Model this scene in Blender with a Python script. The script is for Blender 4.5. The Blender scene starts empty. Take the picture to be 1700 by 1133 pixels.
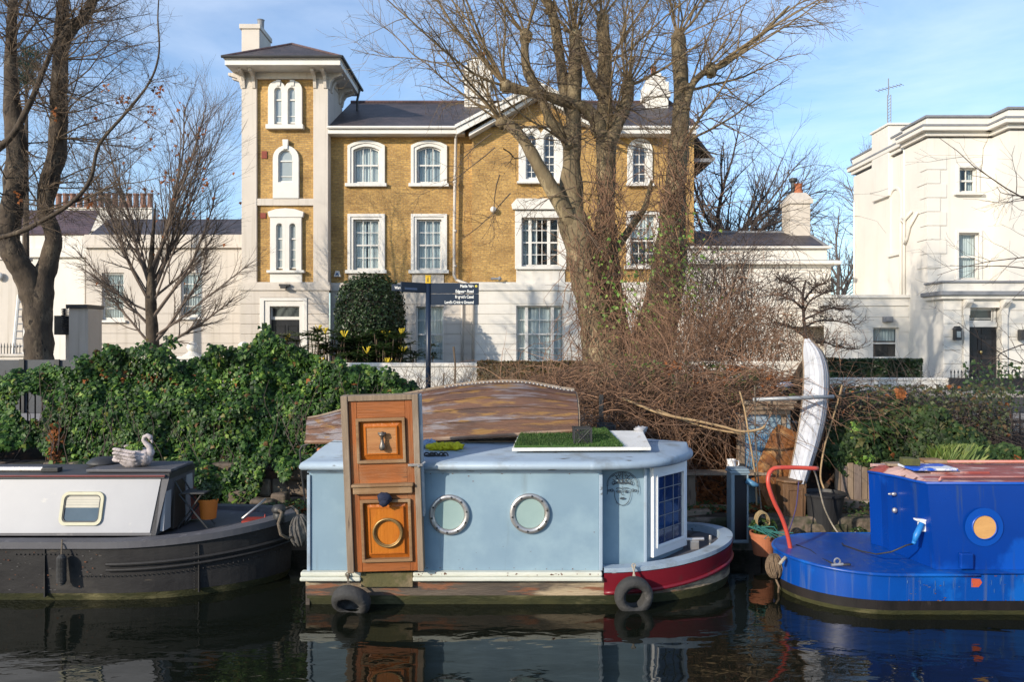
import bpy, math, random
from mathutils import Vector, noise
R = math.radians
C = bpy.context.scene.collection

# ---------------------------------------------------------------- camera, sky, sun, exposure
scene = bpy.context.scene
cam_d = bpy.data.cameras.new('camera'); cam = bpy.data.objects.new('camera', cam_d); C.objects.link(cam)
ZC = 2.74
cam.location = (0, 0, ZC); cam.rotation_euler = (R(90), 0, 0)
cam_d.sensor_width = 36; cam_d.lens = 28; cam_d.clip_end = 5000; cam_d.clip_start = .1
scene.camera = cam
SUN_EL, SUN_AZ = R(21), R(225)        # low winter sun behind the left shoulder
w = bpy.data.worlds.new('World'); scene.world = w; w.use_nodes = True
nt = w.node_tree; bg = nt.nodes['Background']
sky = nt.nodes.new('ShaderNodeTexSky'); sky.sky_type = 'NISHITA'; sky.sun_disc = False
sky.sun_elevation = SUN_EL; sky.sun_rotation = SUN_AZ; sky.air_density = 1.0; sky.dust_density = .6; sky.ozone_density = 2.2
tc = nt.nodes.new('ShaderNodeTexCoord'); mp = nt.nodes.new('ShaderNodeMapping')
mp.inputs['Scale'].default_value = (1.1, 1.1, 4.2); mp.inputs['Rotation'].default_value = (0, R(14), R(20))
nz = nt.nodes.new('ShaderNodeTexNoise'); nz.inputs['Scale'].default_value = 1.7; nz.inputs['Detail'].default_value = 9
nz.inputs['Roughness'].default_value = .58; nz.inputs['Distortion'].default_value = .5
rp = nt.nodes.new('ShaderNodeValToRGB'); rp.color_ramp.elements[0].position = .4; rp.color_ramp.elements[1].position = .85
rp.color_ramp.elements[0].color = (0, 0, 0, 1); rp.color_ramp.elements[1].color = (.5, .5, .5, 1)
mx = nt.nodes.new('ShaderNodeMixRGB'); mx.inputs[2].default_value = (9.2, 9.8, 10.6, 1)
nt.links.new(tc.outputs['Generated'], mp.inputs['Vector']); nt.links.new(mp.outputs[0], nz.inputs['Vector'])
nt.links.new(nz.outputs['Fac'], rp.inputs[0]); nt.links.new(rp.outputs[0], mx.inputs[0])
tn = nt.nodes.new('ShaderNodeMixRGB'); tn.blend_type = 'MULTIPLY'; tn.inputs[0].default_value = 1; tn.inputs[2].default_value = (1.15, 1.33, 1.5, 1)
nt.links.new(sky.outputs[0], tn.inputs[1]); nt.links.new(tn.outputs[0], mx.inputs[1]); nt.links.new(mx.outputs[0], bg.inputs['Color'])
bg.inputs['Strength'].default_value = .14
sd = bpy.data.lights.new('sun', 'SUN'); sd.energy = 5.0; sd.angle = R(.5); sd.color = (1, .89, .73)
sun = bpy.data.objects.new('sun', sd); C.objects.link(sun)
sv = Vector((math.sin(SUN_AZ)*math.cos(SUN_EL), math.cos(SUN_AZ)*math.cos(SUN_EL), math.sin(SUN_EL)))
sun.rotation_euler = sv.to_track_quat('Z', 'Y').to_euler(); sun.location = sv*60
vs = scene.view_settings; vs.view_transform = 'Standard'; vs.look = 'None'; vs.gamma = 1; vs.exposure = .1
scene.cycles.max_bounces = 8; scene.cycles.transparent_max_bounces = 12

# ---------------------------------------------------------------- helpers
F = 1322.2
def P(px, py, Y): return Vector(((px-850)*Y/F, Y, ZC-(py-566.5)*Y/F))
def X(px, Y): return (px-850)*Y/F
def Z(py, Y): return ZC-(py-566.5)*Y/F
ROOT = {}
def thing(name, label, cat, loc, group=None):
    o = bpy.data.objects.new(name, None); C.objects.link(o); o.location = loc; o.empty_display_size = .2
    ROOT[o] = Vector(loc); o['label'] = label; o['category'] = cat
    if group: o['group'] = group
    return o
def tag(o, label, cat, group=None):
    o['label'] = label; o['category'] = cat
    if group: o['group'] = group
    return o
def stuff(o, label, cat):
    o['kind'] = 'stuff'; return tag(o, label, cat)
SPLIT = set('drainpipe window_hood eaves_bracket apron_panel keystone air_brick post rung rail door_pilaster bearer oar_hoop side_rail bulkhead_panel door_latch jamb handrail stile spike gunwale bolt bar ledger wall_lamp plate_seam_ stucco_corner_ lattice_bar lead_bar quoin bargeboard bow_rail wing_feather'.split())
class MB:
    def __init__(s): s.v = []; s.f = []; s.m = []; s.mi = 0
    def add(s, vs, fs):
        b = len(s.v); s.v += [tuple(v) for v in vs]
        for f in fs: s.f.append([b+i for i in f]); s.m.append(s.mi)
    def box(s, x0, x1, y0, y1, z0, z1):
        if x0 > x1: x0, x1 = x1, x0
        if y0 > y1: y0, y1 = y1, y0
        if z0 > z1: z0, z1 = z1, z0
        s.add([(x0,y0,z0),(x1,y0,z0),(x1,y1,z0),(x0,y1,z0),(x0,y0,z1),(x1,y0,z1),(x1,y1,z1),(x0,y1,z1)],
              [(0,3,2,1),(4,5,6,7),(0,1,5,4),(1,2,6,5),(2,3,7,6),(3,0,4,7)]); return s
    def prism(s, pts, y0, y1, ax='y'):
        n = len(pts)
        mk = {'y': lambda p, t: (p[0], t, p[1]), 'z': lambda p, t: (p[0], p[1], t), 'x': lambda p, t: (t, p[0], p[1])}[ax]
        vs = [mk(p, y0) for p in pts]+[mk(p, y1) for p in pts]
        s.add(vs, [tuple(range(n)), tuple(range(2*n-1, n-1, -1))]+[(i, i+n, (i+1) % n+n, (i+1) % n) for i in range(n)]); return s
    def ring(s, o, i, y0, y1, close=True):
        n = len(o); vs = [(p[0], y0, p[1]) for p in o]+[(p[0], y0, p[1]) for p in i]+[(p[0], y1, p[1]) for p in o]+[(p[0], y1, p[1]) for p in i]
        fs = []
        for k in range(n if close else n-1):
            j = (k+1) % n
            fs += [(k, j, n+j, n+k), (2*n+k, 3*n+k, 3*n+j, 2*n+j), (k, 2*n+k, 2*n+j, j), (n+k, n+j, 3*n+j, 3*n+k)]
        s.add(vs, fs); return s
    def tube(s, pts, rad, n=6, cap=True):
        pts = [Vector(p) for p in pts]; k = len(pts)
        if not hasattr(rad, '__len__'): rad = [rad]*k
        vs = []; u = None
        for i, p in enumerate(pts):
            t = (pts[min(i+1, k-1)]-pts[max(i-1, 0)])
            if t.length < 1e-9: t = Vector((0, 0, 1))
            t.normalize()
            if u is None:
                u = t.cross(Vector((0, 0, 1)) if abs(t.z) < .9 else Vector((1, 0, 0)))
            else: u = u-t*u.dot(t)
            if u.length < 1e-6: u = t.orthogonal()
            u.normalize(); v = t.cross(u)
            for a in range(n):
                an = 2*math.pi*a/n
                vs.append(p+(u*math.cos(an)+v*math.sin(an))*rad[i])
        fs = [(i*n+a, i*n+(a+1) % n, (i+1)*n+(a+1) % n, (i+1)*n+a) for i in range(k-1) for a in range(n)]
        if cap: fs += [tuple(range(n-1, -1, -1)), tuple(range((k-1)*n, k*n))]
        s.add(vs, fs); return s
    def lathe(s, prof, c, n=24, ax='z', cap=True):
        vs = []
        for r, h in prof:
            for a in range(n):
                an = 2*math.pi*a/n; p = (r*math.cos(an), r*math.sin(an))
                vs.append({'z': (c[0]+p[0], c[1]+p[1], c[2]+h), 'y': (c[0]+p[0], c[1]+h, c[2]+p[1]), 'x': (c[0]+h, c[1]+p[0], c[2]+p[1])}[ax])
        k = len(prof)
        fs = [(i*n+a, i*n+(a+1) % n, (i+1)*n+(a+1) % n, (i+1)*n+a) for i in range(k-1) for a in range(n)]
        if cap: fs += [tuple(range(n-1, -1, -1)), tuple(range((k-1)*n, k*n))]
        s.add(vs, fs); return s
    def torus(s, c, R_, r, ax='y', n=32, m=10, sq=1):
        return s.lathe([(R_+r*math.cos(2*math.pi*i/m), r*sq*math.sin(2*math.pi*i/m)) for i in range(m+1)], c, n, ax, cap=False)
    def sheet(s, rows, wrap=False):
        n = len(rows[0]); vs = [p for r in rows for p in r]
        s.add(vs, [(i*n+a, i*n+(a+1) % n, (i+1)*n+(a+1) % n, (i+1)*n+a) for i in range(len(rows)-1) for a in range(n if wrap else n-1)]); return s
    def blob(s, c, r, n=12, m=8, amp=0, fr=3, seed=0):
        rows = []
        for i in range(m+1):
            th = math.pi*i/m; row = []
            for a in range(n):
                ph = 2*math.pi*a/n; d = Vector((math.sin(th)*math.cos(ph), math.sin(th)*math.sin(ph), math.cos(th)))
                k = 1+amp*noise.noise(d*fr+Vector((seed, seed*1.7, 0)))
                row.append((c[0]+d.x*r[0]*k, c[1]+d.y*r[1]*k, c[2]+d.z*r[2]*k))
            rows.append(row)
        return s.sheet(rows, True)
    def build(s, name, mat, parent=None, smooth=False, bevel=0, kind=None, solid=0):
        if name in SPLIT and parent is not None:
            cl = s.clusters()
            if 1 < len(cl) <= 90:
                os_ = []
                for fs in cl:
                    n_ = MB(); mp = {}
                    for f in fs:
                        g = []
                        for i in s.f[f]:
                            if i not in mp: mp[i] = len(n_.v); n_.v.append(s.v[i])
                            g.append(mp[i])
                        n_.f.append(g); n_.m.append(s.m[f])
                    os_.append(n_._build(name, mat, parent, smooth, bevel, kind, solid))
                return os_[0]
        return s._build(name, mat, parent, smooth, bevel, kind, solid)
    def clusters(s):
        par = list(range(len(s.v)))
        def find(i):
            while par[i] != i: par[i] = par[par[i]]; i = par[i]
            return i
        for f in s.f:
            r = find(f[0])
            for i in f[1:]: par[find(i)] = r
        comp = {}
        for k, f in enumerate(s.f): comp.setdefault(find(f[0]), []).append(k)
        items = []
        for fs in comp.values():
            vs = [s.v[i] for f in fs for i in s.f[f]]
            items.append([fs, [min(v[j] for v in vs)-.004 for j in range(3)], [max(v[j] for v in vs)+.004 for j in range(3)]])
        ch = True
        while ch:
            ch = False
            for i in range(len(items)):
                for j in range(i+1, len(items)):
                    A_, B_ = items[i], items[j]
                    if all(A_[1][k] <= B_[2][k] and B_[1][k] <= A_[2][k] for k in range(3)):
                        items[i] = [A_[0]+B_[0], [min(A_[1][k], B_[1][k]) for k in range(3)], [max(A_[2][k], B_[2][k]) for k in range(3)]]
                        items.pop(j); ch = True; break
                if ch: break
        return [it[0] for it in items]
    def _build(s, name, mat, parent=None, smooth=False, bevel=0, kind=None, solid=0):
        off = Vector((0, 0, 0)); q = parent
        while q is not None:
            if q in ROOT: off = ROOT[q]
            q = q.parent
        me = bpy.data.meshes.new(name)
        me.from_pydata([(v[0]-off.x, v[1]-off.y, v[2]-off.z) for v in s.v], [], s.f)
        mats = mat if isinstance(mat, (list, tuple)) else [mat]
        for m_ in mats: me.materials.append(m_)
        if len(mats) > 1: me.polygons.foreach_set('material_index', s.m)
        if smooth: me.polygons.foreach_set('use_smooth', [True]*len(me.polygons))
        me.update()
        o = bpy.data.objects.new(name, me); C.objects.link(o)
        if parent is not None: o.parent = parent
        if solid:
            b = o.modifiers.new('solid', 'SOLIDIFY'); b.thickness = solid; b.offset = 0
        if bevel:
            b = o.modifiers.new('bevel', 'BEVEL'); b.width = bevel; b.segments = 2; b.limit_method = 'ANGLE'; b.angle_limit = R(40)
        if kind: o['kind'] = kind
        return o
def recentre(o):
    """move a parentless mesh's origin to the middle of its base"""
    vs = [v.co.copy() for v in o.data.vertices]
    c = Vector(((min(v.x for v in vs)+max(v.x for v in vs))/2, (min(v.y for v in vs)+max(v.y for v in vs))/2, min(v.z for v in vs)))
    for v in o.data.vertices: v.co -= c
    o.location = c; ROOT[o] = c; return o
def copy_tree(o, loc, label, parent=None):
    c = o.copy(); C.objects.link(c)
    if parent is None:
        c.location = loc; ROOT[c] = Vector(loc); c['label'] = label
    else: c.parent = parent
    for ch in list(o.children): copy_tree(ch, None, None, c)
    return c

# ---------------------------------------------------------------- materials
def node(nt, t, **kw):
    n = nt.nodes.new(t)
    for k, v in kw.items():
        if k in n.inputs: n.inputs[k].default_value = v
        else: setattr(n, k, v)
    return n
def ramp(nt, a, b, ca=(0,0,0,1), cb=(1,1,1,1)):
    r = nt.nodes.new('ShaderNodeValToRGB'); e = r.color_ramp.elements
    e[0].position = a; e[1].position = b; e[0].color = ca; e[1].color = cb; return r
def rgba(c): return (c[0], c[1], c[2], 1)
def base(name):
    m = bpy.data.materials.new(name); m.use_nodes = True; nt = m.node_tree
    return m, nt, nt.nodes['Principled BSDF']
def M(name, c1, c2=None, scale=4, rough=.7, bump=.15, bscale=30, stretch=(1,1,1), c3=None, s3=1.3, t3=(.5,.62), st3=None, metal=0, spec=.4, island=0, rvar=0, c4=None, s4=6, t4=(.6,.66), st4=None, det=6):
    m, nt, b = base(name); L = nt.links.new
    c2 = c2 or tuple(x*.75 for x in c1)
    tc = node(nt, 'ShaderNodeTexCoord')
    def nz(s, st, d=det):
        mp = node(nt, 'ShaderNodeMapping'); mp.inputs['Scale'].default_value = st
        n = node(nt, 'ShaderNodeTexNoise', Scale=s, Detail=d, Roughness=.6)
        L(tc.outputs['Object'], mp.inputs[0]); L(mp.outputs[0], n.inputs['Vector']); return n
    n1 = nz(scale, stretch); r1 = ramp(nt, .32, .68, rgba(c1), rgba(c2)); L(n1.outputs['Fac'], r1.inputs[0]); col = r1.outputs[0]
    for cc, ss, tt, st in ((c3, s3, t3, st3), (c4, s4, t4, st4)):
        if cc:
            n3 = nz(ss, st or stretch, 8); r3 = ramp(nt, tt[0], tt[1]); L(n3.outputs['Fac'], r3.inputs[0])
            mx = node(nt, 'ShaderNodeMixRGB'); mx.inputs[2].default_value = rgba(cc)
            L(r3.outputs[0], mx.inputs[0]); L(col, mx.inputs[1]); col = mx.outputs[0]
    if island:
        g = node(nt, 'ShaderNodeNewGeometry'); hs = node(nt, 'ShaderNodeHueSaturation')
        mr = node(nt, 'ShaderNodeMapRange'); mr.inputs[3].default_value = 1-island; mr.inputs[4].default_value = 1+island
        L(g.outputs['Random Per Island'], mr.inputs[0]); L(mr.outputs[0], hs.inputs['Value']); L(col, hs.inputs['Color']); col = hs.outputs[0]
    L(col, b.inputs['Base Color']); b.inputs['Roughness'].default_value = rough; b.inputs['Metallic'].default_value = metal
    b.inputs['Specular IOR Level'].default_value = spec
    if rvar:
        rr = node(nt, 'ShaderNodeMapRange'); rr.inputs[3].default_value = rough-rvar; rr.inputs[4].default_value = rough+rvar
        L(n1.outputs['Fac'], rr.inputs[0]); L(rr.outputs[0], b.inputs['Roughness'])
    if bump:
        nb = nz(bscale, stretch, 4); bp = node(nt, 'ShaderNodeBump', Strength=bump, Distance=.02)
        L(nb.outputs['Fac'], bp.inputs['Height']); L(bp.outputs[0], b.inputs['Normal'])
    return m
def brick_mat(name, c1, c2, mortar, bw=.225, rh=.075, ms=.009, rough=.85, bump=.5, stain=None, slope=1.0):
    m, nt, b = base(name); L = nt.links.new
    tc = node(nt, 'ShaderNodeTexCoord'); sp = node(nt, 'ShaderNodeSeparateXYZ'); ad = node(nt, 'ShaderNodeMath', operation='ADD'); cb = node(nt, 'ShaderNodeCombineXYZ')
    L(tc.outputs['Object'], sp.inputs[0]); L(sp.outputs[0], ad.inputs[0]); L(sp.outputs[1], ad.inputs[1])
    if slope == 1.0: L(ad.outputs[0], cb.inputs[0])
    else: L(sp.outputs[0], cb.inputs[0])
    sc = node(nt, 'ShaderNodeMath', operation='MULTIPLY'); sc.inputs[1].default_value = slope; L(sp.outputs[2], sc.inputs[0]); L(sc.outputs[0], cb.inputs[1])
    br = node(nt, 'ShaderNodeTexBrick', Scale=1.0)
    br.inputs['Brick Width'].default_value = bw; br.inputs['Row Height'].default_value = rh; br.inputs['Mortar Size'].default_value = ms
    br.inputs['Color1'].default_value = rgba(c1); br.inputs['Color2'].default_value = rgba(c2); br.inputs['Mortar'].default_value = rgba(mortar); br.inputs['Bias'].default_value = -.1
    L(cb.outputs[0], br.inputs['Vector'])
    n = node(nt, 'ShaderNodeTexNoise', Scale=.9, Detail=8, Roughness=.65); L(tc.outputs['Object'], n.inputs['Vector'])
    r = ramp(nt, .3, .7, (.6,.56,.52,1), (1.18,1.16,1.12,1)); L(n.outputs['Fac'], r.inputs[0])
    mx = node(nt, 'ShaderNodeMixRGB', blend_type='MULTIPLY'); mx.inputs[0].default_value = 1; L(br.outputs[0], mx.inputs[1]); L(r.outputs[0], mx.inputs[2]); col = mx.outputs[0]
    n2 = node(nt, 'ShaderNodeTexNoise', Scale=14, Detail=3); L(cb.outputs[0], n2.inputs['Vector']); r2 = ramp(nt, .35, .65, (.72,.72,.72,1), (1.2,1.2,1.2,1)); L(n2.outputs['Fac'], r2.inputs[0])
    m2 = node(nt, 'ShaderNodeMixRGB', blend_type='MULTIPLY'); m2.inputs[0].default_value = .8; L(col, m2.inputs[1]); L(r2.outputs[0], m2.inputs[2]); col = m2.outputs[0]
    L(col, b.inputs['Base Color']); b.inputs['Roughness'].default_value = rough
    bp = node(nt, 'ShaderNodeBump', Strength=bump, Distance=.01); L(br.outputs['Fac'], bp.inputs['Height']); bp.invert = True; L(bp.outputs[0], b.inputs['Normal'])
    return m
def leaf_mat(name, cols, rough=.45, trans=.25, spec=.4):
    m, nt, b = base(name); L = nt.links.new
    g = node(nt, 'ShaderNodeNewGeometry'); r = nt.nodes.new('ShaderNodeValToRGB'); e = r.color_ramp.elements
    while len(e) < len(cols): e.new(.5)
    for i, c in enumerate(cols): e[i].position = c[0]; e[i].color = rgba(c[1])
    L(g.outputs['Random Per Island'], r.inputs[0])
    tc = node(nt, 'ShaderNodeTexCoord'); n = node(nt, 'ShaderNodeTexNoise', Scale=2.2, Detail=3); L(tc.outputs['Object'], n.inputs['Vector'])
    hs = node(nt, 'ShaderNodeHueSaturation'); mr = node(nt, 'ShaderNodeMapRange'); mr.inputs[1].default_value = .3; mr.inputs[2].default_value = .7; mr.inputs[3].default_value = .6; mr.inputs[4].default_value = 1.4
    L(n.outputs['Fac'], mr.inputs[0]); L(mr.outputs[0], hs.inputs['Value']); L(r.outputs[0], hs.inputs['Color'])
    L(hs.outputs[0], b.inputs['Base Color']); b.inputs['Roughness'].default_value = rough; b.inputs['Specular IOR Level'].default_value = spec
    t = node(nt, 'ShaderNodeBsdfTranslucent'); L(hs.outputs[0], t.inputs[0]); mx = node(nt, 'ShaderNodeMixShader'); mx.inputs[0].default_value = trans
    L(b.outputs[0], mx.inputs[1]); L(t.outputs[0], mx.inputs[2]); L(mx.outputs[0], nt.nodes['Material Output'].inputs[0]); return m
def glass_mat(name, tint=(.8,.86,.88), refl=1.0):
    m, nt, b = base(name); L = nt.links.new
    tr = node(nt, 'ShaderNodeBsdfTransparent'); tr.inputs[0].default_value = rgba(tint)
    gl = node(nt, 'ShaderNodeBsdfGlossy'); gl.inputs['Roughness'].default_value = .02
    fr = node(nt, 'ShaderNodeFresnel'); fr.inputs[0].default_value = 1.6; mu = node(nt, 'ShaderNodeMath', operation='MULTIPLY'); mu.inputs[1].default_value = refl
    mx = node(nt, 'ShaderNodeMixShader'); L(fr.outputs[0], mu.inputs[0]); L(mu.outputs[0], mx.inputs[0]); L(tr.outputs[0], mx.inputs[1]); L(gl.outputs[0], mx.inputs[2])
    L(mx.outputs[0], nt.nodes['Material Output'].inputs[0]); return m

m_brick = brick_mat('yellow_stock_brick', (.53,.325,.098), (.36,.205,.062), (.36,.25,.12), .225, .075, .012)
m_stucco = M('cream_stucco', (.58,.525,.465), (.52,.47,.415), 1.2, .75, .06, 60, c3=(.5,.45,.38), s3=.8, t3=(.55,.8), st3=(1,1,.25), c4=(.4,.35,.29), s4=2.2, t4=(.53,.8), st4=(3,3,.1))
m_white = M('white_stucco', (.69,.655,.6), (.63,.6,.55), 1.0, .75, .05, 60, c3=(.58,.54,.47), s3=.7, t3=(.56,.85), st3=(1,1,.25), c4=(.56,.51,.44), s4=2.2, t4=(.57,.84), st4=(3,3,.1))
m_trim = M('white_trim_paint', (.68,.655,.615), (.62,.6,.56), 3, .5, .03, 80)
m_slate = brick_mat('slate_tiles', (.075,.06,.065), (.045,.042,.05), (.025,.024,.026), .3, .14, .006, .55, .6, slope=1.01)
m_slateb = brick_mat('purple_slate_tiles', (.13,.08,.085), (.09,.06,.065), (.04,.03,.03), .3, .14, .006, .6, .6, slope=1.01)
m_lead = M('lead_flashing', (.17,.175,.19), (.24,.245,.26), 3, .55, .1, 20)
m_glass = glass_mat('window_glass'); m_glassd = M('dark_window_glass', (.02,.024,.028), (.035,.04,.045), 2, .06, 0, spec=.9)
m_pale = M('pale_opaque_glass', (.33,.37,.38), (.25,.29,.3), 1.5, .08, 0, spec=.8)  # opaque panes; sky reflection and pale curtain put into the grey
m_curtain = M('white_curtain', (.66,.68,.66), (.56,.58,.57), 3, .9, .1, 20, stretch=(6,1,.2))
m_room = M('room_shade', (.1,.09,.08), (.05,.045,.04), 1, .9, 0)  # dark colour carries the shade of the rooms behind the windows
m_blackgloss = M('black_gloss_paint', (.012,.013,.016), (.02,.02,.024), 3, .3, .02, 40)
m_gutter = M('black_gutter', (.03,.03,.032), (.05,.05,.05), 4, .5, 0)
m_terra = M('terracotta', (.42,.15,.07), (.34,.11,.055), 5, .8, .2, 40, c3=(.5,.34,.26), s3=3, t3=(.6,.75))
m_red_brick = M('red_air_brick', (.25,.06,.04), (.18,.045,.03), 20, .8, .2)
m_barkp = M('plane_bark', (.22,.172,.1), (.12,.088,.052), 5, .85, .6, 22, stretch=(1,1,.45), c3=(.34,.27,.16), s3=4.5, t3=(.55,.63), c4=(.055,.04,.028), s4=9, t4=(.58,.68))
m_barkd = M('dark_bark', (.085,.062,.043), (.032,.024,.018), 5, .9, 1, 14, stretch=(1,1,.55), c3=(.13,.1,.07), s3=4, t3=(.53,.62), c4=(.02,.015,.012), s4=8, t4=(.57,.64))
m_twig = M('twig_bark', (.14,.1,.065), (.085,.06,.042), 3, .85, 0)
m_twigo = M('olive_shoot_bark', (.23,.165,.09), (.14,.1,.055), 3, .85, 0)
m_twigd = M('dark_twig_bark', (.07,.05,.042), (.045,.034,.03), 3, .9, 0)
m_twigr = M('brown_stem', (.22,.125,.075), (.12,.067,.042), 3, .85, 0, island=.55)
m_deadstem = M('straw_stem', (.4,.28,.15), (.26,.17,.09), 6, .85, .2, 40)
m_ivy = leaf_mat('ivy_leaf', [(0,(.008,.024,.008)), (.4,(.024,.066,.013)), (.8,(.055,.12,.021)), (.96,(.13,.21,.032)), (.994,(.14,.07,.028))], .5, .25, .3)
m_ivyb = leaf_mat('ivy_leaf_bright', [(0,(.1,.2,.03)), (.6,(.17,.29,.05)), (1,(.26,.34,.07))])
m_dead = leaf_mat('dead_leaf', [(0,(.2,.07,.025)), (.5,(.3,.11,.04)), (1,(.13,.055,.03))], .8, .2, .1)
m_box = leaf_mat('clipped_leaf', [(0,(.012,.026,.01)), (.6,(.024,.048,.016)), (1,(.045,.075,.022))], .4)
m_mahonia = leaf_mat('mahonia_leaf', [(0,(.02,.045,.016)), (.6,(.04,.075,.02)), (1,(.085,.12,.03))], .35)
m_yellow = leaf_mat('yellow_flower', [(0,(.55,.4,.02)), (1,(.75,.6,.06))], .6)
m_grassb = leaf_mat('grass_blade', [(0,(.09,.15,.03)), (.6,(.17,.24,.05)), (1,(.3,.33,.1))], .5)
m_earth = M('earth', (.055,.04,.028), (.03,.022,.016), 3, .95, .8, 8, c3=(.1,.05,.03), s3=6, t3=(.5,.6))
m_stone = M('canal_stone', (.17,.13,.1), (.09,.072,.056), 3, .9, .8, 12, c3=(.3,.24,.17), s3=2, t3=(.5,.65), c4=(.035,.04,.02), s4=3, t4=(.47,.6), island=.35)
m_asphalt = M('asphalt', (.055,.055,.056), (.04,.04,.041), 20, .9, .3, 80)
m_paving = M('paving', (.3,.28,.26), (.24,.22,.2), 3, .85, .2, 30)
# ---------------------------------------------------------------- ground, water, street
def ground_z(x, y):
    if y < 10.5: return -1.2
    t = min(max((y-11.15)/1.5, 0), 1); t = t*t*(3-2*t)
    n = noise.noise(Vector((x*.9, y*.9, 0)))*.05+noise.noise(Vector((x*3, y*3, 4)))*.025
    return .42+.8*t+(n if y < 14 else 0)
g = MB()
xs = [-900,-300,-100,-40,-20,-14]+[-10+.25*i for i in range(81)]+[12,14,20,40,100,300,900]
ys = [10.5]+[10.52+.14*i for i in range(24)]+[14.2,15,18,25,40,80,200,600,2500]
rows = []
for y in ys: rows.append([(x, y, -1.2 if y == 10.5 else ground_z(x, y)) for x in xs])
g.sheet(rows).build('ground', m_earth, kind='structure', smooth=True)
def water_mat():
    m, nt, b = base('canal_water'); L = nt.links.new
    b.inputs['Base Color'].default_value = (.006,.0075,.005,1); b.inputs['Roughness'].default_value = .015; b.inputs['IOR'].default_value = 1.33
    tc = node(nt, 'ShaderNodeTexCoord')
    def nz(s, st, d):
        mp = node(nt, 'ShaderNodeMapping'); mp.inputs['Scale'].default_value = st; n = node(nt, 'ShaderNodeTexNoise', Scale=s, Detail=d, Roughness=.5, Distortion=.4)
        L(tc.outputs['Object'], mp.inputs[0]); L(mp.outputs[0], n.inputs['Vector']); return n
    a = nz(1.1, (1,1.7,1), 2); c = nz(4.5, (1,2.0,1), 2)
    msk = nz(.45, (1,1,1), 2); mr = ramp(nt, .4, .65, (.12,.12,.12,1), (1,1,1,1)); L(msk.outputs['Fac'], mr.inputs[0])
    mu = node(nt, 'ShaderNodeMath', operation='MULTIPLY'); L(c.outputs['Fac'], mu.inputs[0]); L(mr.outputs[0], mu.inputs[1])
    m2 = node(nt, 'ShaderNodeMath', operation='MULTIPLY'); m2.inputs[1].default_value = .3; L(mu.outputs[0], m2.inputs[0])
    ad = node(nt, 'ShaderNodeMath', operation='ADD'); L(a.outputs['Fac'], ad.inputs[0]); L(m2.outputs[0], ad.inputs[1])
    bp = node(nt, 'ShaderNodeBump', Strength=.24, Distance=.06); L(ad.outputs[0], bp.inputs['Height']); L(bp.outputs[0], b.inputs['Normal']); return m
MB().sheet([[(-300,1.5,0),(300,1.5,0)],[(-300,10.6,0),(300,10.6,0)]]).build('water', water_mat(), kind='structure')
MB().box(-300,300,-20,1.5,-1.2,.95).build('path', m_paving, kind='structure')
MB().sheet([[(-300,15.2,1.235),(300,15.2,1.235)],[(-300,21.2,1.235),(300,21.2,1.235)]]).build('road', m_asphalt, kind='structure')
k = MB(); k.box(-300,300,13.4,15.2,1.1,1.36); k.build('pavement', m_paving, kind='structure')
k = MB(); k.box(-300,300,21.2,23.4,1.1,1.36); k.build('pavement', m_paving, kind='structure')

# ---------------------------------------------------------------- facade pieces
def arch(x0, x1, z0, z1, rise, n=12):
    c, h = (x0+x1)/2, (x1-x0)/2
    if rise <= 0: top = [(x0+(x1-x0)*i/n, z1) for i in range(n+1)]
    else: top = [(c-h*math.cos(math.pi*i/n), z1-rise+rise*math.sin(math.pi*i/n)) for i in range(n+1)]
    return [(x0, z0)]+top+[(x1, z0)]
def seg_arch(x0, x1, z0, z1, rise, n=12):
    return [(x0, z0)]+[(x0+(x1-x0)*i/n, z1-rise+rise*(1-(2*i/n-1)**2)) for i in range(n+1)]+[(x1, z0)]
def wall(mb, x0, x1, z0, z1, Y, holes=(), depth=.22, proud=0):
    xs = sorted({x0, x1}|{min(max(h[i], x0), x1) for h in holes for i in (0, 1)})
    zs = sorted({z0, z1}|{min(max(h[i], z0), z1) for h in holes for i in (2, 3)})
    for i in range(len(xs)-1):
        for j in range(len(zs)-1):
            a, b_, c, d = xs[i], xs[i+1], zs[j], zs[j+1]
            if b_-a < 1e-5 or d-c < 1e-5: continue
            mx_, mz = (a+b_)/2, (c+d)/2
            if any(h[0] < mx_ < h[1] and h[2] < mz < h[3] for h in holes): continue
            if proud: mb.box(a, b_, Y-proud, Y, c, d)
            else: mb.add([(a,Y,c),(b_,Y,c),(b_,Y,d),(a,Y,d)], [(0,1,2,3)])
    if not proud:
        for h in holes:
            a, b_, c, d = h
            if a < x0-1e-6 or b_ > x1+1e-6 or c < z0-1e-6: continue
            mb.add([(a,Y,c),(a,Y,d),(a,Y+depth,d),(a,Y+depth,c)], [(0,1,2,3)]); mb.add([(b_,Y,c),(b_,Y,d),(b_,Y+depth,d),(b_,Y+depth,c)], [(3,2,1,0)])
            mb.add([(a,Y,d),(b_,Y,d),(b_,Y+depth,d),(a,Y+depth,d)], [(0,1,2,3)]); mb.add([(a,Y,c),(b_,Y,c),(b_,Y+depth,c),(a,Y+depth,c)], [(3,2,1,0)])
def courses(mb, x0, x1, zs, Y, holes=(), proud=.03, gap=.014):
    for a, b_ in zip(zs[:-1], zs[1:]): wall(mb, x0, x1, a+gap, b_-gap, Y, holes, proud=proud)
WN = [0]
m_curtain2 = M('grey_net_curtain', (.5,.54,.55), (.4,.44,.45), 3, .9, .1, 20, stretch=(6,1,.2))
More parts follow.
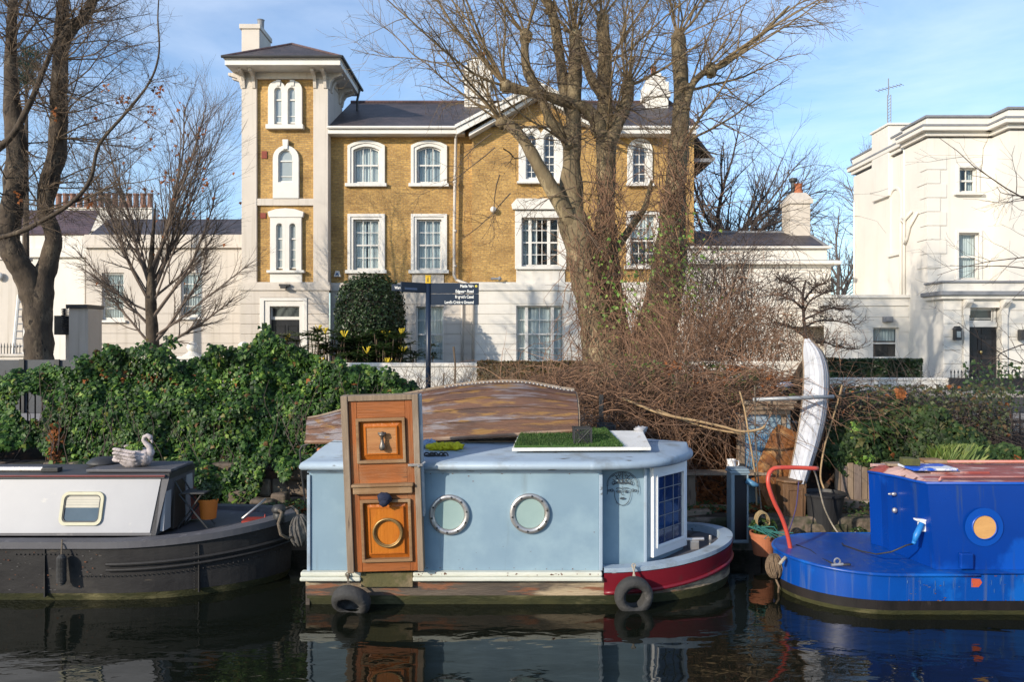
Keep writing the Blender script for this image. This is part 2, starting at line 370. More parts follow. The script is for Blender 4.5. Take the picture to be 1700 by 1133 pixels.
def window(parent, x0, x1, z0, z1, Y, cols=3, rows=(2,2), rise=0, curtain='full', surround=None, sill=None, label=None, split=.5, mull=None, seg=True, matf=None, ft=.055):
    """a sash window set in an opening at depth Y; sub-parts: pane, curtain, surround, sill"""
    AF = seg_arch if seg else arch
    mb = MB(); y0, y1 = Y+.1, Y+.15
    mb.ring(AF(x0, x1, z0, z1, rise), AF(x0+ft, x1-ft, z0+ft*1.5, z1-ft, rise*(.9 if seg else (x1-x0-2*ft)/(x1-x0))), y0, y1)
    zm = z0+(z1-z0)*split
    if rows[0] and rows[1]: mb.box(x0+ft, x1-ft, y0-.008, y1-.01, zm-.03, zm+.025)
    t = .013
    spans = [(x0, x1)] if not mull else [(x0, mull[0]), (mull[0], mull[1]), (mull[1], x1)]
    if mull:
        for xm in mull: mb.box(xm-.06, xm+.06, y0-.012, y1+.01, z0+ft, z1-ft)
    for a, b_ in spans:
        nc = cols if (not mull or (a, b_) == spans[1]) else 1
        for i in range(1, nc):
            xx = a+ft+(b_-a-2*ft)*i/nc
            h = z1-ft*.6
            if rise: 
                u = abs(2*(xx-x0)/(x1-x0)-1); h = z1-rise*(u*u if seg else 1-math.sqrt(max(0, 1-u*u)))-ft*.8
            mb.box(xx-t, xx+t, y0+.006, y1-.012, z0+ft, h)
    for (za, zb, nr) in ((z0, zm, rows[1]), (zm, z1, rows[0])):
        for i in range(1, nr):
            zz = za+(zb-za)*i/nr; mb.box(x0+ft, x1-ft, y0+.008, y1-.014, zz-t, zz+t)
    w_ = mb.build('window', matf or m_trim, parent)
    if label: w_['label'] = label
    p = MB(); ol = AF(x0+.02, x1-.02, z0+.02, z1-.02, rise); p.add([(a, y1-.02, b_) for a, b_ in ol], [tuple(range(len(ol)))])
    p.build('pane', m_glass if curtain else m_glassd, w_)
    if curtain:
        WN[0] += 1; kk = WN[0]
        if curtain == 'full' and kk % 3 == 0: curtain = 'gap'
        c = MB(); n = 40; fx = {'full': (0, 1), 'left': (0, .42), 'half': (0, 1), 'gap': (0, 1)}[curtain]; zb = z0 if curtain != 'half' else z0+(z1-z0)*.55
        rows_ = []
        for zz in (zb+.02, z1-.01):
            rows_.append([(x0+(x1-x0)*(fx[0]+(fx[1]-fx[0])*i/n), y1+.09+.022*math.sin(i*1.3)+.012*math.sin(i*2.9), zz) for i in range(n+1)])
        if curtain == 'gap':
            cut = int(n*(.4+.04*(kk % 4))); c.sheet([r[:cut] for r in rows_]); c.sheet([r[-cut:] for r in rows_])
        else: c.sheet(rows_)
        c.build('curtain', m_curtain if kk % 2 else m_curtain2, w_)
        MB().box(x0-.3, x1+.3, y1+.5, y1+.52, z0-.3, z1+.3).build('room_back', m_room, w_)  # dark sheet close behind the curtain stands in for the unlit room
    if surround:
        s = MB()
        for (o, i, yy0, yy1) in surround: s.ring(o, i, yy0, yy1)
        s.build('surround', m_trim, w_, bevel=.012)
    if sill: MB().box(sill[0], sill[1], Y-.14, Y+.1, sill[2], sill[3]).build('sill', m_trim, w_, bevel=.012)
    return w_

# ================================================================ the yellow brick villa
V = thing('brick_villa', 'yellow brick villa with square corner tower, slate roof and white ground floor', 'house', (X(545,30), 30, 1.3))
GZ = 1.25
# ---- tower
Y = 30.0
tx0, tx1 = X(401,Y), X(544.5,Y)
core = MB(); core.box(tx0+.05, tx1-.05, Y+.12, Y+2.5, Z(480,Y), Z(104,Y)); core.build('tower_wall', m_brick, V)
s = MB()
zt = Z(131,Y); zg = Z(470,Y)
s.box(X(401,Y), X(426,Y), Y, Y+2.55, zg, zt); s.box(X(520,Y), X(544.5,Y), Y, Y+2.55-.0, zg, zt)
s.box(tx0-.03, tx1+.03, Y-.03, Y+2.6, zt, zt+.06)
s.box(tx0, tx1, Y, Y+2.57, zt+.06, Z(104,Y)+.1)
s.box(X(426,Y), X(520,Y), Y+.02, Y+.11, Z(341,Y), Z(329.5,Y))
s.build('stucco_corner', m_stucco, V, bevel=.01)
# lower stage
g = MB(); dh = (X(449,Y), X(498,Y), GZ, Z(509,Y))
wall(g, tx0-.02, tx1+.04, GZ, zg, Y-.05, [dh], .25)
g.add([(tx0-.02,Y-.05,GZ),(tx0-.02,Y-.05,zg),(tx0-.02,Y+2.6,zg),(tx0-.02,Y+2.6,GZ)], [(0,1,2,3)])
zs = [Z(p,Y) for p in (612,589,572,555,538.5,522,505,483)]
courses(g, tx0-.04, tx1+.06, zs, Y-.05, [(X(433,Y), X(512,Y), GZ, Z(494,Y))])
g.box(tx0-.1, tx1+.1, Y-.13, Y+.1, Z(483,Y)+.012, Z(472,Y)); g.box(tx0-.07, tx1+.07, Y-.1, Y+.1, Z(472,Y), Z(469,Y))
g.build('tower_base_wall', m_stucco, V)
d = MB(); d.box(dh[0], dh[1], Y+.12, Y+.17, GZ, Z(531,Y))
for a, b_ in ((.1,.46),(.54,.9)):
    for za, zb in ((1.9,2.55),(2.65,3.35)):
        w0 = dh[1]-dh[0]; xa, xb = dh[0]+w0*a, dh[0]+w0*b_
        d.ring([(xa,za),(xa,zb),(xb,zb),(xb,za)], [(xa+.04,za+.04),(xa+.04,zb-.04),(xb-.04,zb-.04),(xb-.04,za+.04)], Y+.095, Y+.125)
door = d.build('door', m_blackgloss, V)
s = MB()
s.ring([(X(433,Y),GZ),(X(433,Y),Z(495,Y)),(X(511,Y),Z(495,Y)),(X(511,Y),GZ)], [(X(440,Y),GZ),(X(440,Y),Z(500,Y)),(X(505,Y),Z(500,Y)),(X(505,Y),GZ)], Y-.12, Y, close=False)
s.ring([(X(440,Y),GZ),(X(440,Y),Z(500,Y)),(X(505,Y),Z(500,Y)),(X(505,Y),GZ)], [(X(449,Y),GZ),(X(449,Y),Z(509,Y)),(X(498,Y),Z(509,Y)),(X(498,Y),GZ)], Y-.08, Y, close=False)
s.build('door_surround', m_trim, door, bevel=.01)
MB().box(dh[0]+.04, dh[1]-.04, Y+.13, Y+.16, Z(526,Y), Z(511,Y)).build('transom_pane', m_glassd, door)
s = MB(); s.ring([(dh[0],Z(531,Y)),(dh[0],dh[3]),(dh[1],dh[3]),(dh[1],Z(531,Y))], [(dh[0]+.05,Z(526,Y)),(dh[0]+.05,dh[3]-.05),(dh[1]-.05,dh[3]-.05),(dh[1]-.05,Z(526,Y))], Y+.08, Y+.14); s.build('transom_frame', m_trim, door)
# tower windows: twin arched lights, single arch, twin lights under a flat hood
def light(x0, x1, z0, z1, Yp, rise, surround, bars=(.35,), bot=None, sill=None, ft=.035, mat_p=None):
    mb = MB(); y0 = Yp-.03
    mb.ring(arch(x0, x1, z0, z1, rise), arch(x0+ft, x1-ft, z0+ft*1.4, z1-ft, rise-ft), y0, Yp+.02)
    for b_ in bars: zz = z0+(z1-z0)*b_; mb.box(x0+ft, x1-ft, y0+.008, Yp+.01, zz-.014, zz+.014)
    zz = z0+(z1-z0)*.66; mb.box(x0+ft, x1-ft, y0-.01, Yp+.012, zz-.025, zz+.025)
    w_ = mb.build('window', m_trim, V)
    p = MB(); ol = arch(x0+.01, x1-.01, z0+.01, z1-.01, rise); p.add([(a, Yp+.005, b_) for a, b_ in ol], [tuple(range(len(ol)))]); p.build('pane', mat_p or m_pale, w_)
    s_ = MB()
    for (o, i, a, b_) in surround: s_.ring(o, i, a, b_)
    s_.build('surround', m_trim, w_, bevel=.01)
    if sill: MB().box(sill[0], sill[1], Y-.1, Y+.14, sill[2], sill[3]).build('sill', m_trim, w_, bevel=.01)
    return w_
def fx(p): return X(p, Y)
def fz(p): return Z(p, Y)
Yp = Y+.1
for k_, (o0, o1, a, b_) in enumerate(((445,474,455.5,468),(472.5,501.5,478,490.5))):
    light(fx(a), fx(b_), fz(204), fz(145), Yp, (fx(b_)-fx(a))/2, [(arch(fx(o0), fx(o1), fz(207), fz(134), (fx(o1)-fx(o0))/2*.98), arch(fx(a), fx(b_), fz(207), fz(145), (fx(b_)-fx(a))/2), Y-.02-.003*k_, Y+.13)],
          (.2,), sill=(fx(442),fx(504),fz(214.5),fz(207)) if k_ == 0 else None)
key = MB()
for a in (458.5, 481.5): key.prism([(fx(a),fz(133)),(fx(a+8),fz(133)),(fx(a+7),fz(143)),(fx(a+1),fz(143))], Y-.06, Y+.1)
key.prism([(fx(469.5),fz(232)),(fx(479),fz(232)),(fx(478),fz(248)),(fx(470.5),fz(248))], Y-.07, Y+.1)
key.build('keystone', m_trim, V, bevel=.01)
light(fx(462), fx(486), fz(302), fz(249), Yp, (fx(486)-fx(462))/2, [(arch(fx(453), fx(496), fz(329.5), fz(241.5), (fx(496)-fx(453))/2), arch(fx(462), fx(486), fz(302.5), fz(249), (fx(486)-fx(462))/2), Y-.02, Y+.13)], (.18,), mat_p=m_pale)
MB().box(fx(461), fx(487), Y-.0, Y+.12, fz(329), fz(302.6)).build('apron_panel', m_trim, V)
for k_, (o0, o1, a, b_) in enumerate(((448.5,474.5,458.5,469.5),(474.5,500.5,480.5,491.5))):
    light(fx(a), fx(b_), fz(446), fz(371), Yp, (fx(b_)-fx(a))/2, [(arch(fx(o0), fx(o1), fz(449), fz(360), 0), arch(fx(a), fx(b_), fz(449), fz(371), (fx(b_)-fx(a))/2), Y-.02-.003*k_, Y+.13)],
          (.2,.42), sill=(fx(443.5),fx(505.5),fz(453.5),fz(449)) if k_ == 0 else None)
h = MB(); h.prism([(fx(445),fz(352)),(fx(458),fz(347.5)),(fx(474),fz(346)),(fx(490),fz(347.5)),(fx(504.5),fz(352)),(fx(503),fz(361)),(fx(447),fz(361))], Y-.06, Y+.12); h.box(fx(448),fx(501),Y+.01,Y+.12,fz(469),fz(453.6))
h.build('window_hood', m_trim, V, bevel=.01)
a = MB(); a.box(fx(433),fx(442),Y+.08,Y+.125,fz(262),fz(250)); a.box(fx(431),fx(440),Y+.08,Y+.125,fz(362),fz(353)); a.build('air_brick', m_red_brick, V)
# eaves and roof of the tower
Ye = 29.2; ex0, ex1 = X(373,Ye), X(565,Ye); eb = 32.95; ez = Z(96,Ye)
s = MB(); s.box(ex0, ex1, Ye, eb, ez-.26, ez-.05); s.box(ex0-.04, ex1+.04, Ye-.05, eb+.05, ez-.05, ez)
s.build('tower_eaves', m_trim, V, bevel=.02)
gt = MB()
for a_, b_ in (((ex0-.09,Ye-.1,ez+.02),(ex1+.09,Ye-.1,ez+.02)),((ex1+.09,Ye-.1,ez+.02),(ex1+.09,eb+.1,ez+.02))): gt.tube([a_, b_], .055, 8)
gt.tube([(ex1+.05, eb-.3, ez-.05), (ex1-.05, eb-.3, ez-.5), (ex1-.05, eb-.3, ez-2.2)], .05, 6)
gt.build('gutter', m_gutter, V)
ap = (X(485,31.1), 31.1, Z(73,31.1))
r = MB(); c4 = [(ex0-.06,Ye-.07,ez+.03),(ex1+.06,Ye-.07,ez+.03),(ex1+.06,eb+.07,ez+.03),(ex0-.06,eb+.07,ez+.03)]
r.add(c4+[ap], [(0,1,4),(1,2,4),(2,3,4),(3,0,4),(3,2,1,0)]); rf = r.build('tower_roof', m_slate, V)
hp = MB()
for q in c4[:3]: hp.tube([q, ap], .06, 6)
hp.build('hip_tile', m_slateb, rf)
def bracket(mb, px, dirx=0, yy=0):
    prof = [(0,0),(.0,-.62),(.05,-.6),(.1,-.35),(.2,-.2),(.52,-.1),(.52,0)]
    if not dirx:
        x = px; mb.prism([(Y-q[0], ez-.26+q[1]) for q in prof], x-.06, x+.06, 'x')
    else:
        mb.prism([(px+dirx*q[0], ez-.26+q[1]) for q in prof], yy-.09, yy+.09, 'y')
b_ = MB()
for p in (404, 421, 524, 541): bracket(b_, X(p,Y)+ (0.02 if p < 450 else -.02))
for yy in (30.12, 30.55, 31.95, 32.4): bracket(b_, tx1, 1, yy); bracket(b_, tx0, -1, yy)
b_.build('eaves_bracket', m_stucco, V, bevel=.01)
c = MB(); c.box(X(404.5,31), X(446,31.9), 30.75, 32.2, 12.5, Z(52,31)); c.box(X(403,31)-.04, X(446,31.9)+.04, 30.7, 32.26, Z(52,31), Z(44,31)); ch = c.build('chimney', m_stucco, V, bevel=.02)
MB().lathe([(.13,0),(.15,.06),(.12,.1),(.13,.45),(.15,.5),(.11,.5)], (X(433,31.6),31.6,Z(44,31)), 14).build('chimney_pot', m_lead, ch)
c = MB(); c.box(X(408,31), X(422,31), 30.9, 31.5, Z(44,31), Z(41,31)); c.build('chimney_cap', m_lead, ch)

# ---- main wing (between tower and gable)
Y = 30.5
wx0, wx1 = X(544,30), X(786,Y); ze = Z(219,Y); zg = Z(470,Y)
def fx(p): return X(p, Y)
def fz(p): return Z(p, Y)
wins = [(587,630,243,305,2),(692,733,243,305,2),(587,630,365,449,4),(692,733,365,449,4)]
holes = [(fx(a),fx(b),fz(d),fz(c)) for a,b,c,d,_ in wins]
mb = MB(); wall(mb, wx0, wx1, zg, ze+.3, Y, holes); mb.build('wing_wall', m_brick, V)
for a,b,c,d,kk in wins:
    up = kk == 2; x0,x1,z0,z1 = fx(a),fx(b),fz(d),fz(c); rz = .14 if up else 0
    o0,o1,oz = fx(a-9.5), fx(b+9.5), fz(c-9.5)
    su = [(seg_arch(o0,o1,z0-.0,oz,rz*1.4), seg_arch(fx(a-4.5),fx(b+4.5),z0,fz(c-4.5),rz*1.2), Y-.09, Y+.02),
          (seg_arch(fx(a-4.5),fx(b+4.5),z0,fz(c-4.5),rz*1.2), seg_arch(x0,x1,z0,z1-rz*.1,rz), Y-.05, Y+.06)]
    window(V, x0, x1, z0, z1, Y-.02, 3, (2,2) if not up else (1,1), rz, 'full', su, (fx(a-13),fx(b+12.5),z0-.13,z0), ft=.06)
ap_ = MB()
for a, b in ((579,632),(684,737)): ap_.box(fx(a),fx(b),Y-.04,Y+.05,zg,fz(455.5))
ap_.build('apron_panel', m_stucco, V)
gh = [(fx(691),fx(737),fz(602),fz(509)),(fx(587),fx(633),fz(602),fz(509))]
g = MB(); wall(g, wx0, wx1, GZ, zg, Y-.05, gh, .25)
courses(g, wx0, wx1, [Z(p,30) for p in (612,589,572,555,538.5,522,505,483)], Y-.05, gh)
g.box(wx0, wx1, Y-.14, Y, Z(483,30)+.012, Z(472,30)); g.box(wx0, wx1, Y-.11, Y, Z(472,30), Z(469,30)); g.build('wing_base_wall', m_stucco, V)
for h in gh: window(V, *h[:2], h[2], h[3], Y-.05, 1, (2,2), 0, 'full', None, (h[0]-.1,h[1]+.1,h[2]-.1,h[2]))
s = MB(); s.box(wx0, X(772,30.3), Y-.5, Y+.1, Z(222,30), Z(214,30)); s.build('eaves_board', m_trim, V, bevel=.02)
s = MB(); s.tube([(wx0,Y-.55,Z(212,30)),(X(768,30),Y-.55,Z(212,30))], .06, 8)
s.build('gutter', m_trim, V)
# ---- gable bay
Yg = 30.1; Y = Yg
gx0, gx1 = fx(783.5), fx(1003); zw = fz(214); zapex = fz(150)
gw = [(863,932,222,302),(866,928,362,443)]
ghl = [(fx(a),fx(b),fz(d),fz(c)) for a,b,c,d in gw]
mb = MB(); wall(mb, gx0, gx1, fz(470), zw, Y, ghl)
mb.add([(gx0,Y,zw),(gx1,Y,zw),((gx0+gx1)/2,Y,zapex)], [(0,1,2)])
mb.add([(gx0,Y,GZ),(gx0,Y,zw),(gx0,Y+.5,zw),(gx0,Y+.5,GZ)], [(0,1,2,3)]); mb.add([(gx1,Y,GZ),(gx1,Y,zw),(gx1,Y+.5,zw),(gx1,Y+.5,GZ)], [(3,2,1,0)])
mb.build('gable_wall', m_brick, V)
hb = [(fx(857),fx(936),fz(602),fz(508))]
g = MB(); wall(g, gx0-.02, gx1+.02, GZ, fz(470), Y-.05, hb, .25); courses(g, gx0-.04, gx1+.04, [fz(p) for p in (612,589,572,555,538.5,522,505,483)], Y-.05, hb)
g.box(gx0-.1, gx1+.1, Y-.14, Y+.1, fz(483)+.012, fz(472)); g.box(gx0-.07, gx1+.07, Y-.11, Y+.1, fz(472), fz(469))
g.add([(gx0-.02,Y-.05,GZ),(gx0-.02,Y-.05,fz(470)),(gx0-.02,Y+.5,fz(470)),(gx0-.02,Y+.5,GZ)], [(0,1,2,3)]); g.build('gable_base_wall', m_white, V)
window(V, hb[0][0], hb[0][1], hb[0][2], hb[0][3], Y-.05, 2, (2,2), 0, 'full', None, (hb[0][0]-.1,hb[0][1]+.1,hb[0][2]-.1,hb[0][2]), mull=(fx(874),fx(917)))
for k_, (o0, o1, a, b) in enumerate(((861,899,873,892),(896.5,934.5,902.5,922))):
    x0, x1 = fx(a), fx(b); rr = (x1-x0)/2
    window(V, x0, x1, fz(298), fz(222), Y-.06, 2, (2,3), rr, None, [(arch(fx(o0),fx(o1),fz(302),fz(210),(fx(o1)-fx(o0))/2), arch(x0,x1,fz(298),fz(222),rr), Y-.08-.003*k_, Y+.06)], (fx(858),fx(937),fz(306),fz(302)) if k_ == 0 else None, seg=False)
x0,x1,z0,z1 = ghl[1]
window(V, x0, x1, z0, z1, Y-.02, 3, (2,2), 0, 'left', [([(fx(855),fz(447)),(fx(855),fz(350)),(fx(940),fz(350)),(fx(940),fz(447))],[(x0,z0),(x0,z1),(x1,z1),(x1,z0)],Y-.1,Y+.03)], (fx(856),fx(939),fz(448),fz(443)), mull=(fx(880),fx(911)))
h = MB(); h.prism([(fx(849),fz(341)),(fx(858),fz(331)),(fx(938),fz(331)),(fx(947),fz(341)),(fx(945),fz(349)),(fx(851),fz(349))], Y-.22, Y); h.box(fx(857),fx(938),Y-.05,Y,fz(470),fz(448.2)); h.build('window_hood', m_white, V, bevel=.015)
# ---- right bay
Y = 30.55
rx0, rx1 = fx(1003), fx(1152); zr = fz(224)
rh = [(fx(1050),fx(1073),fz(305),fz(240)),(fx(1046),fx(1088),fz(442),fz(357))]
mb = MB(); wall(mb, rx0, rx1, fz(470), zr, Y, rh); mb.add([(rx1,Y,GZ),(rx1,Y,fz(240)),(rx1,Y+7,fz(240)),(rx1,Y+7,GZ)], [(0,1,2,3)])
mb.build('side_wall', m_brick, V)
g = MB(); wall(g, rx0, rx1+.03, GZ, fz(470), Y-.05); courses(g, rx0, rx1+.05, [fz(p) for p in (612,589,572,555,538.5,522,505,483)], Y-.05); g.box(rx0, rx1+.1, Y-.14, Y, fz(483)+.012, fz(469)); g.build('side_base_wall', m_white, V)
x0,x1,z0,z1 = rh[0]; rr = (x1-x0)/2
window(V, x0, x1, z0, z1, Y-.06, 2, (2,2), rr, None, [(arch(fx(1041),fx(1083),z0-.0,fz(230),(fx(1083)-fx(1041))/2), arch(x0,x1,z0,z1,rr), Y-.08, Y+.06)], (fx(1039),fx(1085),fz(310),fz(305)), seg=False)
x0,x1,z0,z1 = rh[1]
window(V, x0, x1, z0, z1, Y-.02, 3, (2,2), 0, 'half', [([(fx(1039),z0),(fx(1039),fz(351)),(fx(1094),fz(351)),(fx(1094),z0)],[(x0,z0),(x0,z1),(x1,z1),(x1,z0)],Y-.08,Y+.05)], (fx(1036),fx(1097),z0-.12,z0))
# ---- roofs
yr, ye = 34.2, 29.95
zE = Z(211,30); zR = Z(170.5,yr)
r = MB(); xl = X(545,30); xr = X(1158,ye); xrr = X(1112,yr)
r.add([(xl,ye,zE),(xr,ye,zE),(xrr,yr,zR),(xl,yr,zR)], [(0,1,2,3)])
r.add([(xr,ye,zE),(xr,38.5,zE),(xrr,yr,zR)], [(0,1,2)]); r.add([(xl,38.5,zE),(xr,38.5,zE),(xrr,yr,zR),(xl,yr,zR)], [(3,2,1,0)])
# cross gable
ga = (gx0+gx1)/2; zg0 = fz(222); gh0 = X(758,29.5); gh1 = 2*ga-gh0; zg1 = Z(142,29.5)
r.add([(gh0,29.5,Z(214,29.5)),(ga,29.5,zg1),(ga,35,zg1),(gh0,35,Z(214,29.5))], [(0,1,2,3)])
r.add([(gh1,29.5,Z(214,29.5)),(ga,29.5,zg1),(ga,35,zg1),(gh1,35,Z(214,29.5))], [(3,2,1,0)])
rf = r.build('roof', m_slate, V)
hp = MB(); hp.tube([(xl,yr,zR+.02),(xrr,yr,zR+.02)], .08, 6); hp.tube([(xrr,yr,zR+.02),(xr,ye,zE+.02)], .07, 6); hp.build('ridge_tile', m_slateb, rf)
bb = MB(); t = .22; zb0 = Z(214,29.5)
for a_, sg in ((gh0,1),(gh1,-1)):
    bb.prism([(a_,zb0),(a_,zb0-t),(ga,zg1-t),(ga,zg1)], 29.42, 29.5); bb.prism([(a_-.06*sg,zb0+.12),(a_-.06*sg,zb0-.0),(ga,zg1+.01),(ga,zg1+.13)], 29.36, 29.5)
    bb.prism([(a_+.45*sg,zb0-t*.55),(a_+.45*sg,zb0-t*1.1),(ga,zg1-t*1.7),(ga,zg1-t)], 29.6, 30.1)
bb.build('bargeboard', m_trim, rf)
s = MB(); s.box(X(1028,30), xr-.02, 29.98, 30.55, Z(222,30), Z(214,30)); s.build('eaves_board', m_trim, V, bevel=.02)
s = MB(); s.tube([(X(1030,30),29.93,Z(212,30)),(xr+.02,29.93,Z(212,30))], .06, 8); s.build('gutter', m_trim, V)
# low side wing roof on the right
r = MB(); lx = X(1176,31.5); lz = Z(268,31.5); r.add([(rx1-.1,30.9,Z(214,31)),(lx,30.9,lz),(lx,36,lz),(rx1-.1,36,Z(214,31))], [(0,1,2,3)]); r.build('lean_to_roof', m_slate, V, solid=.1)
s = MB(); s.tube([(lx+.04,30.85,lz-.04),(lx+.04,36,lz-.04)], .07, 6); s.box(rx1,lx,30.88,30.93,lz-.16,lz-.02); s.build('gutter', m_lead, V)
# stacks
def stack(px0, px1, ytop, ybot, Yc, dep, pots, name='chimney'):
    x0, x1 = X(px0,Yc), X(px1,Yc); c = MB(); zt_ = Z(ytop,Yc)
    c.box(x0, x1, Yc, Yc+dep, Z(ybot,Yc), zt_-1.1)
    c.box(x0-.08, x1+.08, Yc-.08, Yc+dep+.08, zt_-1.1, zt_-.88); c.box(x0-.02, x1+.02, Yc-.02, Yc+dep+.02, zt_-.88, zt_-.45)
    c.box(x0+.1, x1-.1, Yc+.1, Yc+dep-.1, zt_-.45, zt_-.2); c.box(x0+.3, x1-.25, Yc+.25, Yc+dep-.25, zt_-.2, zt_)
    ch = c.build(name, m_white, V, bevel=.03)
    for (px, hh) in pots: MB().lathe([(.15,-.1),(.15,.02),(.11,.08),(.12,hh),(.14,hh+.05),(.1,hh+.05)], (X(px,Yc),Yc+dep/2,zt_), 12).build('chimney_pot', m_terra, ch)
stack(771, 814, 90, 215, 33.4, 1.4, ((800,.25),))
stack(1072, 1110, 117, 220, 33.2, 1.2, ((1089,.3),))
# pipes, lamps, alarm boxes on the front
s = MB(); yy = 30.28
s.tube([P(762,205,29.7),P(760,216,29.9),P(757,228,yy),P(755,320,yy),P(754,385,yy),P(754,458,yy),P(757,465,yy),P(782,474,29.9),P(785,482,29.92),P(785,600,29.92)], .058, 8)
for q in (300, 382, 440): s.tube([P(755.5,q,yy),P(755.2,q+4,yy)], .08, 8)
s.tube([P(767,482,30.35),P(767,602,30.35)], .045, 8); s.build('drainpipe', m_stucco, V, smooth=True)
s = MB(); Y = 30.4
s.prism([(fx(554),fz(460)),(fx(566),fz(460)),(fx(563),fz(450)),(fx(557),fz(450))], Y-.04, Y+.1); ab = s.build('alarm_box', m_trim, V, bevel=.02)
s = MB(); s.prism([(fx(557),fz(457)),(fx(563),fz(457)),(fx(560),fz(452.5))], Y-.055, Y-.04); s.build('alarm_badge', M('blue_badge', (.05,.12,.3)), ab)
s = MB(); s.blob(P(819,348,29.95), (.12,.1,.12), 12, 8); s.box(fx(816),fx(822),29.95,30.12,fz(349),fz(347)); s.build('globe_lamp', m_trim, V, smooth=True)
s = MB(); q = P(472,474,29.75); s.box(q.x-.2,q.x+.2,q.y-.02,q.y+.1,q.z-.03,q.z+.05); s.box(q.x-.12,q.x+.1,q.y-.14,q.y,q.z-.12,q.z-.03); s.build('flood_lamp', m_gutter, V, bevel=.01)
s = MB(); q = P(822,463,29.9); s.tube([q+Vector((-.15,0,0)),q+Vector((.12,-.05,0))], .045, 8); s.blob(q+Vector((.17,-.06,0)), (.07,.07,.08)); s.build('security_camera', m_lead, V)

# ---- aerial pole
s = MB(); s.tube([P(778,176,33),P(778,16,33)], .03, 6); o = recentre(s.build('aerial_pole', m_lead)); tag(o, 'thin pale aerial pole rising beside the left white chimney of the villa', 'aerial')

# ================================================================ low white annexe left of the tower
A = thing('white_annexe', 'low cream annexe with two sash windows left of the tower', 'house', (X(270,31.2),31.2,1.3))
Y = 31.2
hl = [(fx(169),fx(206),fz(532),fz(453)),(fx(300),fx(335),fz(527),fz(453))]
mb = MB(); wall(mb, fx(143), fx(404), GZ, fz(412), Y, hl); mb.add([(fx(143),Y,GZ),(fx(143),Y,fz(392)),(fx(143),Y+6,fz(392)),(fx(143),Y+6,GZ)], [(3,2,1,0)])
courses(mb, fx(142), fx(404), [fz(p) for p in (604,587,570.5,554,537.5,521,504.5)], Y, hl, gap=.008)
mb.box(fx(140), fx(404), Y-.14, Y+.3, fz(412), fz(407)); mb.box(fx(141.5), fx(404), Y-.07, Y+.3, fz(407), fz(390)); mb.build('wall', m_stucco, A)
for h in hl: window(A, h[0], h[1], h[2], h[3], Y, 1, (2,2), 0, 'full', None, (h[0]-.12,h[1]+.12,h[2]-.1,h[2]), ft=.07)
r = MB(); r.add([(fx(143),Y+.2,fz(390)),(fx(404),Y+.2,fz(390)),(X(404,35),35,Z(364,35)),(X(180,35),35,Z(364,35))], [(0,1,2,3)]); r.add([(fx(143),Y+.2,fz(390)),(X(180,35),35,Z(364,35)),(fx(143),Y+8,fz(390))], [(0,1,2)]); r.build('roof', m_slate, A)
s = MB(); q = P(150,543,31.1); s.box(q.x-.15,q.x+.15,q.y-.1,q.y+.1,q.z-.05,q.z+.1); s.tube([q+Vector((-.1,0,-.6)),q+Vector((.35,0,-.62))], .025, 6); s.build('wall_lamp', m_gutter, A)

# ---- garden store, wall and distant houses to the far left
A = thing('cream_lodge', 'cream lodge with purple slate roof behind the double trunked tree', 'house', (X(90,34),34,1.3))
Y = 34
mb = MB(); mb.box(fx(-30), fx(141), Y, Y+6, GZ, fz(428)); mb.box(fx(-32), fx(160), Y-.15, Y+6.2, fz(428), fz(412)); mb.box(fx(-30), fx(155), Y-.05, Y+6, fz(412), fz(390)); mb.build('wall', m_white, A, bevel=.02)
r = MB(); r.add([(fx(-40),Y-.1,fz(390)),(fx(150),Y-.1,fz(390)),(X(165,38),38,Z(350,38)),(X(-40,38),38,Z(350,38))], [(0,1,2,3)]); r.build('roof', m_slateb, A, solid=.05)
Y = 26
A = thing('garden_store', 'cream garden store with flat dark coping beside the big dark trunk', 'shed', (X(118,Y),Y,1.3))
mb = MB(); mb.box(fx(114), fx(146), Y, Y+.9, GZ, fz(512)); mb.box(fx(97), fx(114), Y+.4, Y+.8, GZ, fz(555)); mb.build('wall', m_stucco, A, bevel=.02)
mb = MB(); mb.box(fx(112), fx(147), Y-.1, Y+1.0, fz(512), fz(506)); mb.build('coping', m_gutter, A)
mb = MB(); mb.box(fx(84), fx(112), Y+.2, Y+.9, fz(556), fz(524)); 
mb.tube([Vector((fx(105)+.1*math.sin(i*1.3), Y+.1-.1*math.cos(i*1.3), fz(554)+(fz(512)-fz(554))*i/60)) for i in range(61)], .02, 5); mb.build('boiler_flue', m_gutter, A)
Y = 24
A = thing('rendered_wall', 'tall plain cream rendered wall with a ladder leaning on it', 'wall', (X(0,Y),Y,1.3))
mb = MB(); mb.box(fx(-90), fx(38), Y, Y+.4, GZ, fz(432)); mb.box(fx(-90), fx(40), Y-.06, Y+.46, fz(432), fz(426)); mb.build('wall', m_stucco, A, bevel=.02)
mb = MB(); mb.blob((fx(1), Y-.1, fz(459)), (.13,.06,.13), 14, 8); mb.build('wall_light', m_trim, A, smooth=True)
L_ = thing('ladder', 'pale aluminium ladder leaning against the cream rendered wall', 'ladder', (X(30,23.4),23.4,1.3))
mb = MB(); a0, a1, b0, b1 = P(21,600,23.2), P(31,490,23.9), P(40,600,23.2), P(44,490,23.9); mb.tube([a0,a1], .045, 6); mb.tube([b0,b1], .045, 6); mb.build('rail', m_trim, L_)
mb = MB()
for i in range(1, 9): mb.tube([a0.lerp(a1,i/9), b0.lerp(b1,i/9)], .025, 6)
mb.build('rung', m_lead, L_)
Y = 60
A = thing('terrace_house', 'distant pale terrace with a long row of terracotta chimney pots', 'house', (X(165,Y),Y,1.3))
